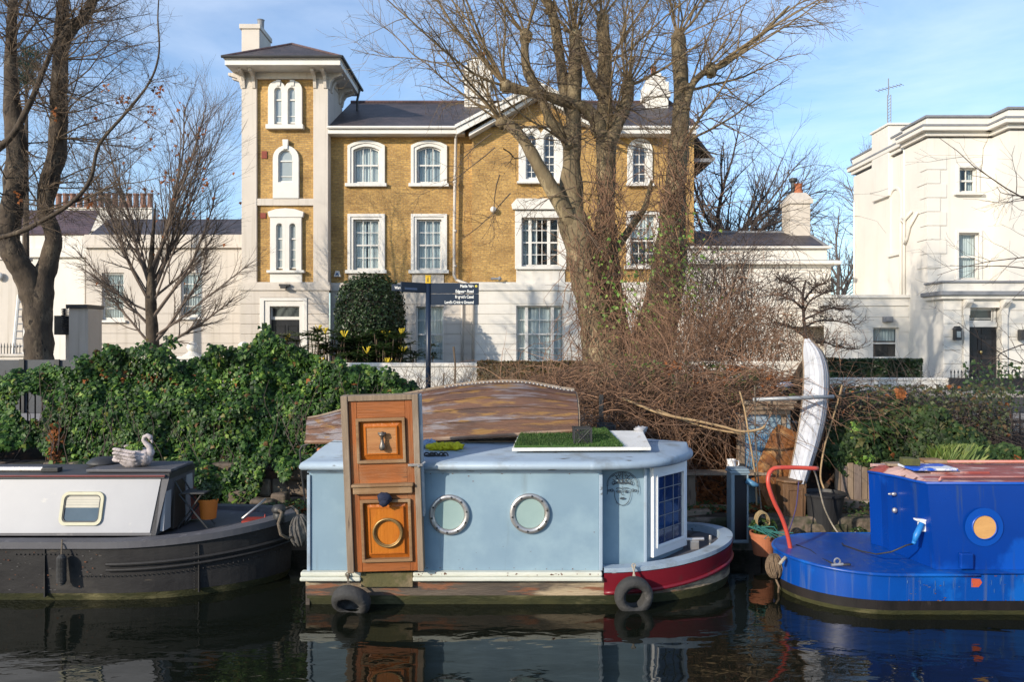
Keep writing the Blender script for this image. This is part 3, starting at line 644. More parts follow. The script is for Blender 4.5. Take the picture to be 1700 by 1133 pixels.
mb = MB(); mb.box(fx(60), fx(252), Y, Y+8, GZ, fz(362)); mb.box(fx(85), fx(252), Y, Y+1.2, fz(362), fz(347)); mb.box(fx(84), fx(253), Y-.1, Y+1.3, fz(347), fz(345)); mb.build('wall', m_white, A)
mb = MB(); mb.prism([(Y-.3,fz(385)),(Y+4,fz(362)),(Y+8,fz(385))], fx(40), fx(262), 'x'); mb.build('roof', m_slateb, A)
for i in range(14):
    px = 90+i*11.8; MB().lathe([(.24,0),(.24,.15),(.2,.2),(.19,1.0),(.23,1.06),(.23,1.18),(.16,1.18)], (fx(px), Y+.6, fz(345)), 10).build('chimney_pot', M('dusty_pot', (.27,.15,.11), (.2,.11,.085), 4, .9, 0) if i == 0 else bpy.data.materials['dusty_pot'], A)

# ================================================================ low annexe right of the villa
A = thing('slate_annexe', 'low white annexe with shallow slate roof right of the villa', 'house', (X(1270,29.6),29.6,1.3))
Y = 29.6
mb = MB(); mb.box(fx(1130), fx(1380), Y, Y+7, GZ, fz(440)); mb.box(fx(1130), fx(1392), Y-.3, Y+7.2, fz(440), fz(434)); mb.box(fx(1130), fx(1378), Y+.25, Y+6.5, fz(434), fz(412)); mb.box(fx(1130), fx(1383), Y+.1, Y+6.6, fz(412), fz(408)); mb.build('wall', m_white, A, bevel=.03)
mb = MB(); mb.box(fx(1130), fx(1387), Y-.2, Y+7.1, fz(434)+.0, fz(434)+.035); mb.build('lead_flat', m_lead, A)
r = MB(); z0 = fz(408); r.add([(fx(1130),Y+.2,z0),(fx(1376),Y+.2,z0),(X(1338,33),33,Z(386,33)),(X(1130,33),33,Z(386,33)),(fx(1376),Y+6,z0)], [(0,1,2,3),(1,4,2)]); r.build('roof', m_slate, A)
hp = MB(); hp.tube([(fx(1376),Y+.2,z0),(X(1338,33),33,Z(386,33)),(X(1130,33),33,Z(386,33))], .07, 6); hp.build('hip_tile', m_lead, A)
Yc = 32.2; c = MB(); c.box(X(1312,Yc), X(1345,Yc), Yc, Yc+1, Z(400,Yc), Z(338,Yc)); c.box(X(1310,Yc), X(1349,Yc), Yc-.08, Yc+1.08, Z(338,Yc), Z(332,Yc))
c.add([(X(1310,Yc),Yc-.08,Z(332,Yc)),(X(1349,Yc),Yc-.08,Z(332,Yc)),(X(1349,Yc),Yc+1.08,Z(332,Yc)),(X(1310,Yc),Yc+1.08,Z(332,Yc)),(X(1319,Yc),Yc+.25,Z(318,Yc)),(X(1342,Yc),Yc+.25,Z(318,Yc)),(X(1342,Yc),Yc+.75,Z(318,Yc)),(X(1319,Yc),Yc+.75,Z(318,Yc))], [(0,1,5,4),(1,2,6,5),(2,3,7,6),(3,0,4,7),(4,5,6,7)])
ch = c.build('chimney', m_stucco, A)
MB().lathe([(.2,-.05),(.2,.08),(.16,.12),(.17,.34),(.2,.4),(.13,.4)], (X(1332,Yc),Yc+.5,Z(318,Yc)), 14).build('chimney_pot', m_terra, ch)
MB().lathe([(.09,-.05),(.09,.45),(.17,.5),(.17,.62),(.04,.66)], (X(1324,Yc),Yc+.5,Z(318,Yc)), 14).build('chimney_cowl', m_gutter, ch)

# ================================================================ white stucco villa on the right
W = thing('white_villa', 'large white stucco villa with black door, quoins and grey parapet coping', 'house', (X(1620,25),25,1.3))
Y = 25.0; xc = X(1540,Y); xe = 21.0; yb = 30.7
zc0 = fz(229)
up = [(fx(1592),fx(1621),fz(320),fz(279)),(fx(1591),fx(1625),fz(465),fz(387))]
mb = MB(); wall(mb, xc, xe, GZ, zc0, Y, up, .2)
def yz(*p): return p
mb.add([(xc,Y,GZ),(xc,Y,zc0),(xc,26.45,zc0),(xc,26.45,GZ)], [(3,2,1,0)])
mb.add([(xc,26.45,GZ),(xc,26.45,zc0),(xc+.12,26.45,zc0),(xc+.12,26.45,GZ)], [(3,2,1,0)])
mb.add([(xc+.12,26.45,GZ),(xc+.12,26.45,zc0-.05),(xc+.12,yb,zc0-.05),(xc+.12,yb,GZ)], [(3,2,1,0)])
mb.build('wall', m_white, W)
# cornice and parapet with a nearer projecting bay at the right edge
def band(mb, z0, z1, o, xo=0):
    mb.box(xc-o, 15.05, Y-o, 26.5, z0, z1); mb.box(15.05-o, xe, 24.1-o, 26.5, z0, z1)
    mb.box(xc+.12-o*.5, xc+.6, 26.5, yb+o, z0, z1)
mb = MB(); band(mb, fz(227), fz(220), .12); band(mb, fz(220), fz(213), .28); band(mb, fz(211)+.02, fz(196), .06); mb.box(xc-.012, xe, Y-.012, 25.5, fz(258), fz(256)); mb.box(xc-.0, xc+.2, Y-.01, 26.4, fz(258), fz(256)); mb.build('cornice', m_white, W, bevel=.02)
mb = MB(); band(mb, fz(213), fz(211)+.02, .3); band(mb, fz(196), fz(192.5), .12); mb.build('coping', m_lead, W)
mb = MB(); mb.box(15.05, xe, 24.1, Y+.02, GZ, zc0); mb.build('projecting_wall', m_white, W)
mb = MB()
z = fz(259); i = 0
while z > fz(440):
    wd = .58 if i % 2 == 0 else .38; hq = .44; mb.box(xc-.025, xc+wd, Y-.03, Y+.02, z-hq+.015, z); mb.box(xc-.029, xc-.0252, Y-.027, Y+(.62 if i % 2 else .42), z-hq+.017, z-.002); z -= hq; i += 1
mb.build('quoin', m_white, W, bevel=.008)
for h, (cc, rr_), cu in ((up[0], (2,(1,1)), None), (up[1], (1,(1,1)), 'full')):
    a_, b_ = h[0]-.09, h[1]+.09
    window(W, h[0], h[1], h[2], h[3], Y, cc, rr_, 0, cu or 'full', [([(a_,h[2]),(a_,h[3]+.09),(b_,h[3]+.09),(b_,h[2])],[(h[0],h[2]),(h[0],h[3]),(h[1],h[3]),(h[1],h[2])],Y-.05,Y+.03)], (h[0]-.18,h[1]+.18,h[2]-.09,h[2]), ft=.05)
r = MB(); r.box(xc+.1, xe, Y+.4, yb, fz(213)-.2, fz(211)); r.build('roof', m_lead, W)
c = MB(); Yc = 27.2; xw = X(1427,28.8); c.box(xc+.0, xc+1.2, 27.6, 28.9, fz(300), Z(208,27.6)); c.box(xc-.05, xc+1.26, 27.54, 28.96, Z(208,27.6), Z(204,27.6)); c.build('chimney', m_white, W, bevel=.02)
# blind arch in the side wall, pipes
mb = MB(); n = 14; ya, yb_ = 27.0, 27.65; xx = xc+.12; rr = (yb_-ya)/2; cy = (ya+yb_)/2; zsp = Z(330,27.3); zbt = Z(420,27.3)
pts = [(ya,zbt)]+[(cy-rr*math.cos(math.pi*i/n), zsp+rr*math.sin(math.pi*i/n)) for i in range(n+1)]+[(yb_,zbt)]
o_ = [(cy+(p[0]-cy)*1.25, zsp+(p[1]-zsp)*1.22 if p[1] > zsp else p[1]) for p in pts]
vsv = [(xx-.05,p[0],p[1]) for p in o_]+[(xx-.05,p[0],p[1]) for p in pts]+[(xx+.01,p[0],p[1]) for p in o_]+[(xx+.01,p[0],p[1]) for p in pts]
k = len(pts); fs = []
for i in range(k-1): fs += [(i,i+1,k+i+1,k+i),(i,2*k+i,2*k+i+1,i+1),(k+i,k+i+1,3*k+i+1,3*k+i)]
mb.add(vsv, fs); mb.box(xx-.09, xx, ya-.12, yb_+.12, zbt-.1, zbt); mb.build('blind_arch', m_white, W)
mb = MB(); xp = xc+.03
mb.tube([(xp,26.52,fz(222)),(xp,26.52,fz(350)),(xp+.02,26.55,fz(358)),(xp,26.75,Z(364,26.7)),(xp,26.78,Z(372,26.7)),(xp,26.78,Z(560,26.7))], .055, 8)
mb.tube([(xc-.05,25.9,Z(352,26)),(xc-.05,26.35,Z(364,26.3)),(xc-.05,26.4,Z(374,26.3)),(xc-.05,26.4,Z(520,26.3))], .05, 8)
mb.tube([(xc-.06,25.5,Z(352,25.5)),(xc-.06,26.0,Z(376,26)),(xc-.06,26.2,Z(396,26.1)),(xc-.06,26.35,Z(405,26.3))], .045, 8); mb.tube([(xc+.07,yb-.2,fz(285)),(xc+.07,yb-.2,fz(560))], .05, 6)
mb.build('drainpipe', m_white, W, smooth=True)
# porch
Yq = 24.0; Y = Yq; px0, px1 = fx(1567), 17.5; zq = fz(497)
dh = (fx(1607), fx(1660), GZ, fz(511))
mb = MB(); wall(mb, px0, px1, GZ, zq, Y, [(dh[0]-.05,dh[1]+.05,GZ,dh[3])], .35); mb.add([(px0,Y,GZ),(px0,Y,zq),(px0,25,zq),(px0,25,GZ)], [(3,2,1,0)])
courses(mb, px0-.02, px1, [fz(p) for p in (628,605,582,560,538,516,498)], Y, [(fx(1596),fx(1672),GZ,zq)], .025, .008)
mb.box(px0-.12, px1, Y-.14, 25, fz(497), fz(491)); mb.box(px0-.05, px1, Y-.05, 25, fz(484), fz(470)); mb.build('porch_wall', m_white, W, bevel=.01)
mb = MB(); mb.box(px0-.2, px1, Y-.22, 25, fz(491), fz(484)); mb.box(px0-.1, px1, Y-.1, 25, fz(470), fz(466.5)); mb.build('porch_coping', m_lead, W, bevel=.015)
mb = MB()
for a, b in ((1598,1606.5),(1660.5,1670)):
    mb.box(fx(a), fx(b), Y-.1, Y, GZ, fz(524)); mb.prism([(Y,fz(498)),(Y-.3,fz(498)),(Y-.28,fz(503)),(Y-.12,fz(512)),(Y-.1,fz(524)),(Y,fz(524))], fx(a-1), fx(b+1), 'x')
mb.build('door_pilaster', m_white, W, bevel=.01)
d = MB(); yd = Y+.2; d.box(dh[0], dh[1], yd, yd+.05, GZ, fz(543)); w0 = dh[1]-dh[0]
for a, b in ((.08,.46),(.54,.92)):
    for za, zb in ((1.7,2.35),(2.45,2.85),(2.95,3.1)):
        xa, xb = dh[0]+w0*a, dh[0]+w0*b; d.ring([(xa,za),(xa,zb),(xb,zb),(xb,za)], [(xa+.035,za+.035),(xa+.035,zb-.035),(xb-.035,zb-.035),(xb-.035,za+.035)], yd-.025, yd+.005)
door = d.build('door', m_blackgloss, W); s = MB(); s.blob((dh[0]+w0*.5, yd-.05, 2.4), (.04,.04,.06)); s.build('door_knob', M('brass', (.6,.45,.2), metal=1, rough=.3, bump=0), door)
s = MB(); s.box(dh[0],dh[1],yd-.05,yd+.05,fz(543),fz(535)); s.ring([(dh[0],fz(535)),(dh[0],dh[3]),(dh[1],dh[3]),(dh[1],fz(535))],[(dh[0]+.06,fz(532)),(dh[0]+.06,dh[3]-.05),(dh[1]-.06,dh[3]-.05),(dh[1]-.06,fz(532))],yd,yd+.05)
for a in (.12,.88): s.box(dh[0]+w0*a-.012,dh[0]+w0*a+.012,yd,yd+.04,fz(535),dh[3])
for q in (515,529): s.box(dh[0],dh[1],yd,yd+.04,fz(q)-.01,fz(q)+.01)
s.build('transom_frame', m_trim, door); s = MB(); s.box(dh[0]+.03,dh[1]-.03,yd+.06,yd+.08,fz(535),dh[3]); s.build('transom_pane', m_glassd, door)
s = MB(); q = P(1589,555,23.82); s.box(q.x-.09,q.x+.09,q.y-.09,q.y+.09,q.z-.18,q.z+.13); s.prism([(q.x-.12,q.z+.13),(q.x+.12,q.z+.13),(q.x+.03,q.z+.24),(q.x-.03,q.z+.24)], q.y-.1, q.y+.1); s.box(q.x-.02,q.x+.02,q.y,q.y+.2,q.z+.05,q.z+.09)
lt = s.build('wall_lantern', m_gutter, W, bevel=.01); s = MB(); s.box(q.x-.06,q.x+.06,q.y-.096,q.y-.09,q.z-.1,q.z+.08); s.build('pane', m_pale, lt)
s = MB(); q = P(1697,555,23.82); s.box(q.x-.09,q.x+.09,q.y-.09,q.y+.09,q.z-.18,q.z+.13); s.box(q.x-.02,q.x+.02,q.y,q.y+.2,q.z+.05,q.z+.09); s.build('wall_lantern', m_gutter, W, bevel=.01)
# link wall with a low window
A = thing('white_link_block', 'single storey white link block with grooved stucco and one low sash window', 'house', (X(1460,26.2),26.2,1.3))
Y = 26.2
hl = [(fx(1449),fx(1492),fz(596),fz(544))]
mb = MB(); wall(mb, fx(1368), xc+.02, GZ, fz(508), Y, hl); courses(mb, fx(1368), xc, [fz(p) for p in (625,602,577,552,527,509)], Y, hl, .025, .008)
mb.box(fx(1366), xc, Y-.05, Y+.3, fz(508), fz(495)); mb.box(fx(1365), xc, Y-.12, Y+.35, fz(495), fz(490)); mb.box(fx(1368), xc, Y+.3, Y+5, GZ+2, fz(492)); mb.build('wall', m_white, A)
h = hl[0]; window(A, h[0], h[1], h[2], h[3], Y, 1, (1,1), 0, 'half', None, (h[0]-.1,h[1]+.1,h[2]-.08,h[2]), ft=.045)
s = MB(); q = P(1475,531,26.0); s.box(q.x-.14,q.x+.14,q.y-.05,q.y+.15,q.z-.08,q.z+.1); s.box(q.x-.11,q.x+.11,q.y-.12,q.y-.05,q.z-.06,q.z+.07); s.build('flood_lamp', m_lead, A, bevel=.01)
# TV aerial on the white villa
A = thing('tv_aerial', 'tall lattice mast with television aerial beside the white villa chimney', 'aerial', P(1475,240,28.2))
s = MB(); t = P(1475,130,28.2); b_ = P(1475,240,28.2)
for dx, dy in ((-.06,-.05),(.06,-.05),(0,.06)): s.tube([b_+Vector((dx,dy,0)), t+Vector((dx,dy,-.6))], .016, 4)
n = 16
for i in range(n):
    a0 = b_.lerp(t+Vector((0,0,-.6)), i/n); a1 = b_.lerp(t+Vector((0,0,-.6)), (i+1)/n); s.tube([a0+Vector((-.06,-.05,0)), a1+Vector((.06,-.05,0))], .01, 4)
s.tube([t+Vector((0,0,-.6)), t], .018, 5); s.build('mast', m_lead, A)
s = MB(); q = t+Vector((0,0,-.35)); s.tube([q+Vector((-.25,.3,0)), q+Vector((.3,-.35,.02))], .014, 5)
for i in range(8): c0 = q+Vector((-.25,.3,0)).lerp(Vector((.3,-.35,.02)), i/7); s.tube([c0+Vector((-.13,-.11,0)), c0+Vector((.13,.11,0))], .008, 4)
s.build('aerial_array', m_lead, A)

# ================================================================ garden walls, gates, piers
Y = 24.4
A = thing('garden_wall', 'white painted garden wall with projecting coping in front of the villa', 'wall', (X(600,Y),Y,1.25))
mb = MB(); mb.box(fx(330), fx(990), Y, Y+.3, GZ, fz(609)); mb.build('wall', m_white, A)
mb = MB(); mb.box(fx(330), fx(990), Y-.05, Y+.35, fz(609), fz(603)); mb.build('coping', m_white, A, bevel=.015)
A = thing('boundary_wall', 'low white boundary wall below the clipped hedge of the white villa', 'wall', (X(1450,22.4),22.4,1.25)); Y = 22.4
mb = MB(); mb.box(fx(1100), fx(1574), Y, Y+.3, GZ, fz(632)); mb.box(fx(1100), fx(1576), Y-.03, Y+.33, fz(632), fz(628)); mb.build('wall', m_white, A, bevel=.01)
A = thing('entrance_gate', 'black boarded gate with spiked top before the black front door', 'gate', (X(1650,22.3),22.3,1.25)); Y = 22.3
mb = MB(); mb.box(fx(1577), fx(1730), Y, Y+.08, GZ, fz(628)); mb.build('board_panel', m_blackgloss, A)
mb = MB()
for i in range(26): px = 1580+i*6; mb.lathe([(.012,0),(.012,.14),(.028,.15),(0.002,.24)], (fx(px),Y+.04,fz(628)), 6)
mb.build('spike', m_blackgloss, A)
def pier(px, label):
    Y = 24.3; T = thing('gate_pier', label, 'gate pier', (X(px,Y),Y,1.25), 'white gate piers with ball finials')
    x, z = X(px,Y), Z(597,Y); mb = MB(); mb.box(x-.3,x+.3,Y-.3,Y+.3,GZ,z); mb.box(x-.36,x+.36,Y-.36,Y+.36,z,z+.1); mb.lathe([(.3,0),(.12,.12),(.09,.17)], (x,Y,z+.1), 16); mb.build('pier', m_white, T, bevel=.02)
    mb = MB(); mb.blob((x,Y,z+.38), (.165,.165,.165), 20, 12); mb.build('ball_finial', m_white, T, smooth=True)
pier(319, 'white gate pier with ball finial left of the tower, further from the tower'); pier(404, 'white gate pier with ball finial at the foot of the tower, half hidden by ivy')
A = thing('low_wall', 'low cream wall with coping at the foot of the dark double tree', 'wall', (X(30,21),21,1.25)); Y = 21
mb = MB(); mb.box(fx(-60), fx(66), Y, Y+.3, GZ, fz(592)); mb.box(fx(-60), fx(67), Y-.05, Y+.35, fz(592), fz(588)); mb.build('wall', m_stucco, A, bevel=.01)
mb = MB()
for i in range(12): px = -30+i*5.2; mb.lathe([(.012,0),(.012,.16),(.03,.17),(.002,.3)], (fx(px),Y+.15,fz(588)), 6)
mb.build('spike', m_blackgloss, A)
A = thing('grey_board_fence', 'dark grey board fence above the left end of the ivy', 'fence', (X(60,16.5),16.5,1.2)); Y = 16.5
mb = MB(); mb.box(fx(-60), fx(141), Y, Y+.05, GZ, fz(598)); mb.build('board_panel', M('grey_paint', (.06,.065,.075), (.045,.05,.058), 4, .6), A)
mb = MB()
for px in (-20, 38, 96, 138): mb.box(fx(px)-.05, fx(px)+.05, Y-.05, Y, GZ, fz(597)); 
mb.build('post', m_gutter, A)
# ================================================================ boats
def peel(name, c1, c2, c3, c4, sc=2.5, st=(1,1,1), rough=.6, s3=1.6, t3=(.52,.58), t4=(.6,.64), bump=.25):
    return M(name, c1, c2, sc, rough, bump, 25, st, c3, s3, t3, None, c4=c4, s4=4.5, t4=t4)
m_paleblue = M('pale_blue_paint', (.225,.32,.395), (.185,.275,.35), 1.0, .45, .06, 7, c3=(.3,.41,.47), s3=1.4, t3=(.46,.75), c4=(.13,.14,.13), s4=2.2, t4=(.63,.9), st4=(3,3,.22), rvar=.1)  # soft lighter mottling puts tree dapple into the paint colour
m_roofblue = M('pale_blue_roof_paint', (.32,.4,.48), (.27,.34,.42), 2, .5, .06, 20, c3=(.19,.21,.22), s3=3, t3=(.52,.72), c4=(.07,.06,.05), s4=6, t4=(.64,.69), st4=(.5,2,1))
m_rail = peel('cream_rail_paint', (.6,.6,.52), (.52,.53,.45), (.42,.36,.27), (.16,.07,.04), 4, (.5,1,2), .6, 2.5, (.6,.7), (.66,.69))
m_timber = peel('peeling_hull_timber', (.13,.1,.075), (.045,.038,.034), (.4,.31,.2), (.2,.085,.045), 3.5, (.4,1,2.6), .8, 1.3, (.54,.62), (.56,.62), .6)
m_slime = M('green_slime', (.06,.058,.022), (.026,.03,.013), 6, .6, .5, 30, stretch=(.6,1,1.5), c3=(.17,.15,.07), s3=3, t3=(.55,.7))
m_maroon = M('maroon_paint', (.2,.012,.022), (.15,.01,.018), 1.5, .35, .04, 15, c3=(.1,.03,.03), s3=5, t3=(.62,.75), rvar=.08)
m_blackhull = M('black_hull_paint', (.017,.016,.017), (.034,.032,.031), 2.2, .6, .25, 14, stretch=(.6,1,1), c3=(.05,.046,.042), s3=3, t3=(.58,.72), c4=(.1,.08,.06), s4=5, t4=(.66,.72), st4=(.5,1,2.2), rvar=.1, spec=.25)
m_hullgrey = M('grey_deck_paint', (.1,.098,.108), (.075,.073,.082), 3, .6, .08, 20, c3=(.2,.19,.19), s3=5, t3=(.6,.75))
m_cabwhite = M('white_cabin_paint', (.34,.34,.36), (.305,.305,.325), 1.5, .4, .03, 10, c3=(.5,.46,.41), s3=4, t3=(.68,.8), c4=(.16,.14,.13), s4=9, t4=(.74,.77), st4=(.5,1,2.5))
m_blue = M('bright_blue_paint', (.002,.062,.32), (.0015,.045,.25), 1.3, .33, .06, 5, c3=(.005,.1,.42), s3=.9, t3=(.5,.56), c4=(.06,.1,.22), s4=3.2, t4=(.54,.74), st4=(5,4,.2), rvar=.12)  # hard-edged lighter blotches paint sun patches onto the blue
m_bluec = M('dark_blue_cabin_paint', (.0013,.038,.255), (.001,.03,.205), .9, .3, .05, 5, c3=(.003,.065,.36), s3=.8, t3=(.5,.56), c4=(.03,.06,.15), s4=3.2, t4=(.58,.76), st4=(5,4,.2), rvar=.1)  # lighter blotches put patches of sunlight into the cabin colour
m_bluel = M('patch_blue_paint', (.003,.065,.36), (.0025,.055,.32), 2, .35, .02)
m_redroof = peel('faded_red_roof_paint', (.3,.07,.055), (.22,.05,.045), (.5,.33,.3), (.1,.04,.03), 3, (.5,1,1), .55)
m_chrome = M('porthole_metal', (.55,.52,.5), (.42,.4,.39), 4, .38, .1, 30, metal=.75, c3=(.3,.25,.2), s3=6, t3=(.6,.7))
m_porthole = M('frosted_porthole_glass', (.33,.44,.42), (.26,.36,.35), 2, .12, .02, 5, spec=.8)
def wood(name, c1, c2, c3, st=(6,6,.6), rough=.55, c4=None): return M(name, c1, c2, 2.2, rough, .3, 8, st, c3, 1.1, (.5,.66), (1.2,1.2,.8), c4=c4, s4=3.5, t4=(.6,.68))
m_wood = wood('varnished_wood', (.34,.1,.022), (.2,.06,.016), (.26,.13,.06), c4=(.12,.06,.03))
m_woodo = wood('orange_varnish', (.44,.13,.016), (.35,.095,.012), (.28,.08,.016), (5,5,.7), .3)
m_woodg = wood('weathered_wood', (.27,.2,.14), (.18,.13,.09), (.33,.27,.21), rough=.8, c4=(.1,.07,.05))
m_woodh = wood('weathered_rail_wood', (.28,.16,.075), (.18,.095,.045), (.33,.24,.15), (.6,6,6), .75)
m_rope = M('rope', (.2,.16,.12), (.12,.095,.07), 20, .95, 1, 60, stretch=(1,1,3)); m_ropel = M('pale_rope', (.42,.37,.3), (.3,.26,.2), 20, .95, .8, 60)
m_rubber = M('tyre_rubber', (.03,.03,.03), (.05,.048,.046), 6, .8, .5, 30, c3=(.14,.13,.12), s3=5, t3=(.55,.72))
m_tarpaint = M('black_steel', (.022,.022,.024), (.04,.04,.04), 5, .5, .15, 25)
m_plastic = M('white_plastic', (.78,.78,.78), (.74,.74,.74), 3, .4, 0)
m_navy = M('navy_paint', (.008,.016,.035), (.012,.022,.045), 2, .35, .03, 10, rvar=.06)
class Hull:
    def __init__(s, Yc, B, x_end, x_st, x_tip, n=22, pw=.5):
        s.Yc = Yc; s.B = B; s.x_end = x_end; s.x_st = x_st; s.x_tip = x_tip; L = x_tip-x_st
        xs = [x_end+(x_st-x_end)*i/14 for i in range(14)]+[x_st+L*math.sin(math.pi/2*i/n) for i in range(n+1)]
        s.pts = [(x, s.b(x, pw)) for x in xs]
    def b(s, x, pw=.5):
        t = (x-s.x_st)/(s.x_tip-s.x_st)
        return s.B if t <= 0 else s.B*max(0, 1-min(t,1)**2)**pw
    def outline(s, o=0, ends=True):
        sg = 1 if s.x_tip > s.x_st else -1; f = []
        k = (s.B+o)/s.B
        for x, b in s.pts:
            t = (x-s.x_st)/(s.x_tip-s.x_st); f.append((x+(o*sg*max(0,t)), b*k))
        return [(x, s.Yc-b) for x, b in f]+[(x, s.Yc+b) for x, b in reversed(f[:-1])]
    def strip(s, mb, zlo, zhi, olo=0, ohi=0, x0=None, sub=1):
        lo, hi = s.outline(olo), s.outline(ohi); rows = []
        for k in range(sub+1):
            u = k/sub; rows.append([(a[0]+(b[0]-a[0])*u, a[1]+(b[1]-a[1])*u, (zlo(a[0]) if callable(zlo) else zlo)*(1-u)+(zhi(b[0]) if callable(zhi) else zhi)*u) for a, b in zip(lo, hi)])
        if x0 is not None:
            keep = [i for i, a in enumerate(lo) if (a[0] >= x0 if s.x_tip > s.x_st else a[0] <= x0)]
            rows = [[r[i] for i in keep] for r in rows]
        mb.sheet(rows); return mb
    def deck(s, mb, z, o=0):
        ol = s.outline(o); n = len(ol)//2
        a = ol[:n+1]; b = ol[n:][::-1]
        rows = [[(p[0], p[1], z(p[0]) if callable(z) else z) for p in a], [(p[0], p[1], z(p[0]) if callable(z) else z) for p in b]]
        m_ = min(len(rows[0]), len(rows[1])); mb.sheet([rows[0][:m_], rows[1][:m_]]); return mb
    def edge(s, mb, z, r, o=0, n=8, x0=None):
        ol = [p for p in s.outline(o) if x0 is None or (p[0] >= x0 if s.x_tip > s.x_st else p[0] <= x0)]
        mb.tube([(p[0], p[1], z(p[0]) if callable(z) else z) for p in ol], r, n); return mb

# ---------------------------------------------------------------- pale blue houseboat in the middle
H = Hull(9.3, 1.05, -2.125, .95, 2.52)
def up(x): t = max(0, (x-.95)/1.57); return t*t
B1 = thing('houseboat', 'pale blue wooden houseboat with maroon bow and two round portholes', 'houseboat', (0, 9.3, 0))
mb = MB(); H.strip(mb, lambda x: -.3, lambda x: .1+.01*up(x), -.12, 0, sub=3); mb.build('slime_line', m_slime, B1, smooth=True)
mb = MB(); H.strip(mb, lambda x: .098+.01*up(x), lambda x: .29+.1*up(x), -.002, .0, sub=4); mb.box(-2.14,-2.1,8.26,10.34,.0,.3); mb.build('hull', m_timber, B1)
mb = MB(); H.strip(mb, lambda x: .13+.16*up(x), lambda x: .34+.13*up(x), .005, .035, x0=.86, sub=4); mb.build('bow_panel', m_maroon, B1, smooth=True)
mb = MB(); H.edge(mb, lambda x: .135+.16*up(x), .022, .02, x0=.84); mb.build('rubbing_strake', m_maroon, B1, smooth=True)
mb = MB(); ol = [p for p in H.outline(.03) if p[0] >= .9]; inn = [p for p in H.outline(-.11) if p[0] >= .9]
zf = lambda x, d: .345+.13*up(x)+d
mb.sheet([[(a[0],a[1],zf(a[0],0)) for a in ol], [(a[0],a[1],zf(a[0],.045)) for a in ol], [(b[0],b[1],zf(a[0],.045)) for a, b in zip(ol, inn)], [(b[0],b[1],zf(a[0],-.06)) for a, b in zip(ol, inn)]]); mb.build('gunwale', m_roofblue, B1)
mb = MB(); H.deck(mb, lambda x: .345+.1*up(x), -.1); mb.build('deck', m_hullgrey, B1)
mb = MB()
for a, b in ((-2.18,-1.555),(-1.02,.93)):
    mb.box(a, b, 8.17, 8.3, .268, .31); mb.box(a, b, 8.2, 8.3, .31, .355)
mb.build('side_rail', m_rail, B1, bevel=.012)
mb = MB(); mb.box(-1.555,-1.02,8.2,8.3,.2,.35); mb.build('door_step', M('mossy_wood', (.12,.1,.04), (.07,.07,.03), 5, .9, .5, 20, c3=(.2,.15,.09), s3=4, t3=(.5,.65)), B1, bevel=.008)
cab = [(-2.115,8.3),(-2.085,8.27),(.90,8.27),(.935,8.29),(.95,8.44),(1.44,8.47),(1.475,8.5),(1.94,9.02),(1.94,9.58),(1.475,10.1),(.95,10.2),(.93,10.33),(-2.115,10.33)]
mb = MB(); mb.prism(cab[::-1], .35, 1.44, 'z'); cb_ = mb.build('cabin', m_paleblue, B1, bevel=.012)
def up_roof(o, z):
    f = [(-2.17-o,8.18-o),(.9,8.18-o),(1.3,8.26-o),(1.62,8.43-o*.8),(1.86,8.72-o*.5),(2.04+o*.6,9.05),(2.09+o,9.3)]
    f = f[1:]
    # smooth the front corner
    out = [(-2.17-o, 8.18-o)]
    ks = 8
    ctrl = [(.8,8.18-o)]+f
    for i in range(len(ctrl)-1):
        p0 = Vector(ctrl[max(i-1,0)]); p1 = Vector(ctrl[i]); p2 = Vector(ctrl[i+1]); p3 = Vector(ctrl[min(i+2,len(ctrl)-1)])
        for q in range(ks):
            t = q/ks; v = .5*((2*p1)+(p2-p0)*t+(2*p0-5*p1+4*p2-p3)*t*t+(3*p1-p0-3*p2+p3)*t**3); out.append((v.x, v.y))
    out.append(ctrl[-1]); back = [(x, 18.6-y) for x, y in reversed(out[:-1])]
    return [(x, y, z) for x, y in out+back]
rows = [up_roof(-.06,1.405), up_roof(-.01,1.408), up_roof(.012,1.428), up_roof(.016,1.455), up_roof(0,1.485), up_roof(-.05,1.5)]
last = rows[-1]
for sc_ in (.75,.5,.25,.02): rows.append([(x*(1 if abs(y-9.3) < 9 else 1) if False else x, 9.3+(y-9.3)*sc_, 1.5+.06*(1-sc_**2)) for x, y, z in last])
mb = MB(); mb.sheet(rows, True); n = len(rows[0]); mb.add(rows[0], [tuple(range(n))]); mb.build('cabin_roof', m_roofblue, B1, smooth=True)
mb = MB(); mb.box(-2.12,.93,8.245,8.27,1.372,1.408); mb.box(-2.125,-2.09,8.25,8.285,.35,1.35); mb.box(.905,.94,8.25,8.29,.355,1.35); mb.box(1.40,1.43,8.43,8.475,.36,1.385); mb.build('cabin_trim', m_roofblue, B1, bevel=.006)
# bay window on the angled front corner, and its twin behind
def placed(name, mat, parent, sub, o, ang, **kw):
    ca, sa = math.cos(ang), math.sin(ang); d = MB(); d.v = [(o[0]+v[0]*ca-v[1]*sa, o[1]+v[0]*sa+v[1]*ca, v[2]) for v in sub.v]; d.f = sub.f; d.m = sub.m
    return d.build(name, mat, parent, **kw)
pa, pb = Vector((1.478,8.488)), Vector((1.952,9.018)); ang = math.atan2(pb.y-pa.y, pb.x-pa.x); Lw = (pb-pa).length
def rect(x0,x1,z0,z1): return [(x0,z0),(x0,z1),(x1,z1),(x1,z0)]
s = MB(); s.ring(rect(.0,Lw,.43,1.39), rect(.075,Lw-.085,.545,1.29), -.035, .03); s.ring(rect(.055,Lw-.065,.52,1.31), rect(.085,Lw-.095,.555,1.28), -.05, -.036)
fr = placed('bay_window', m_plastic, B1, s, pa, ang, bevel=.006)
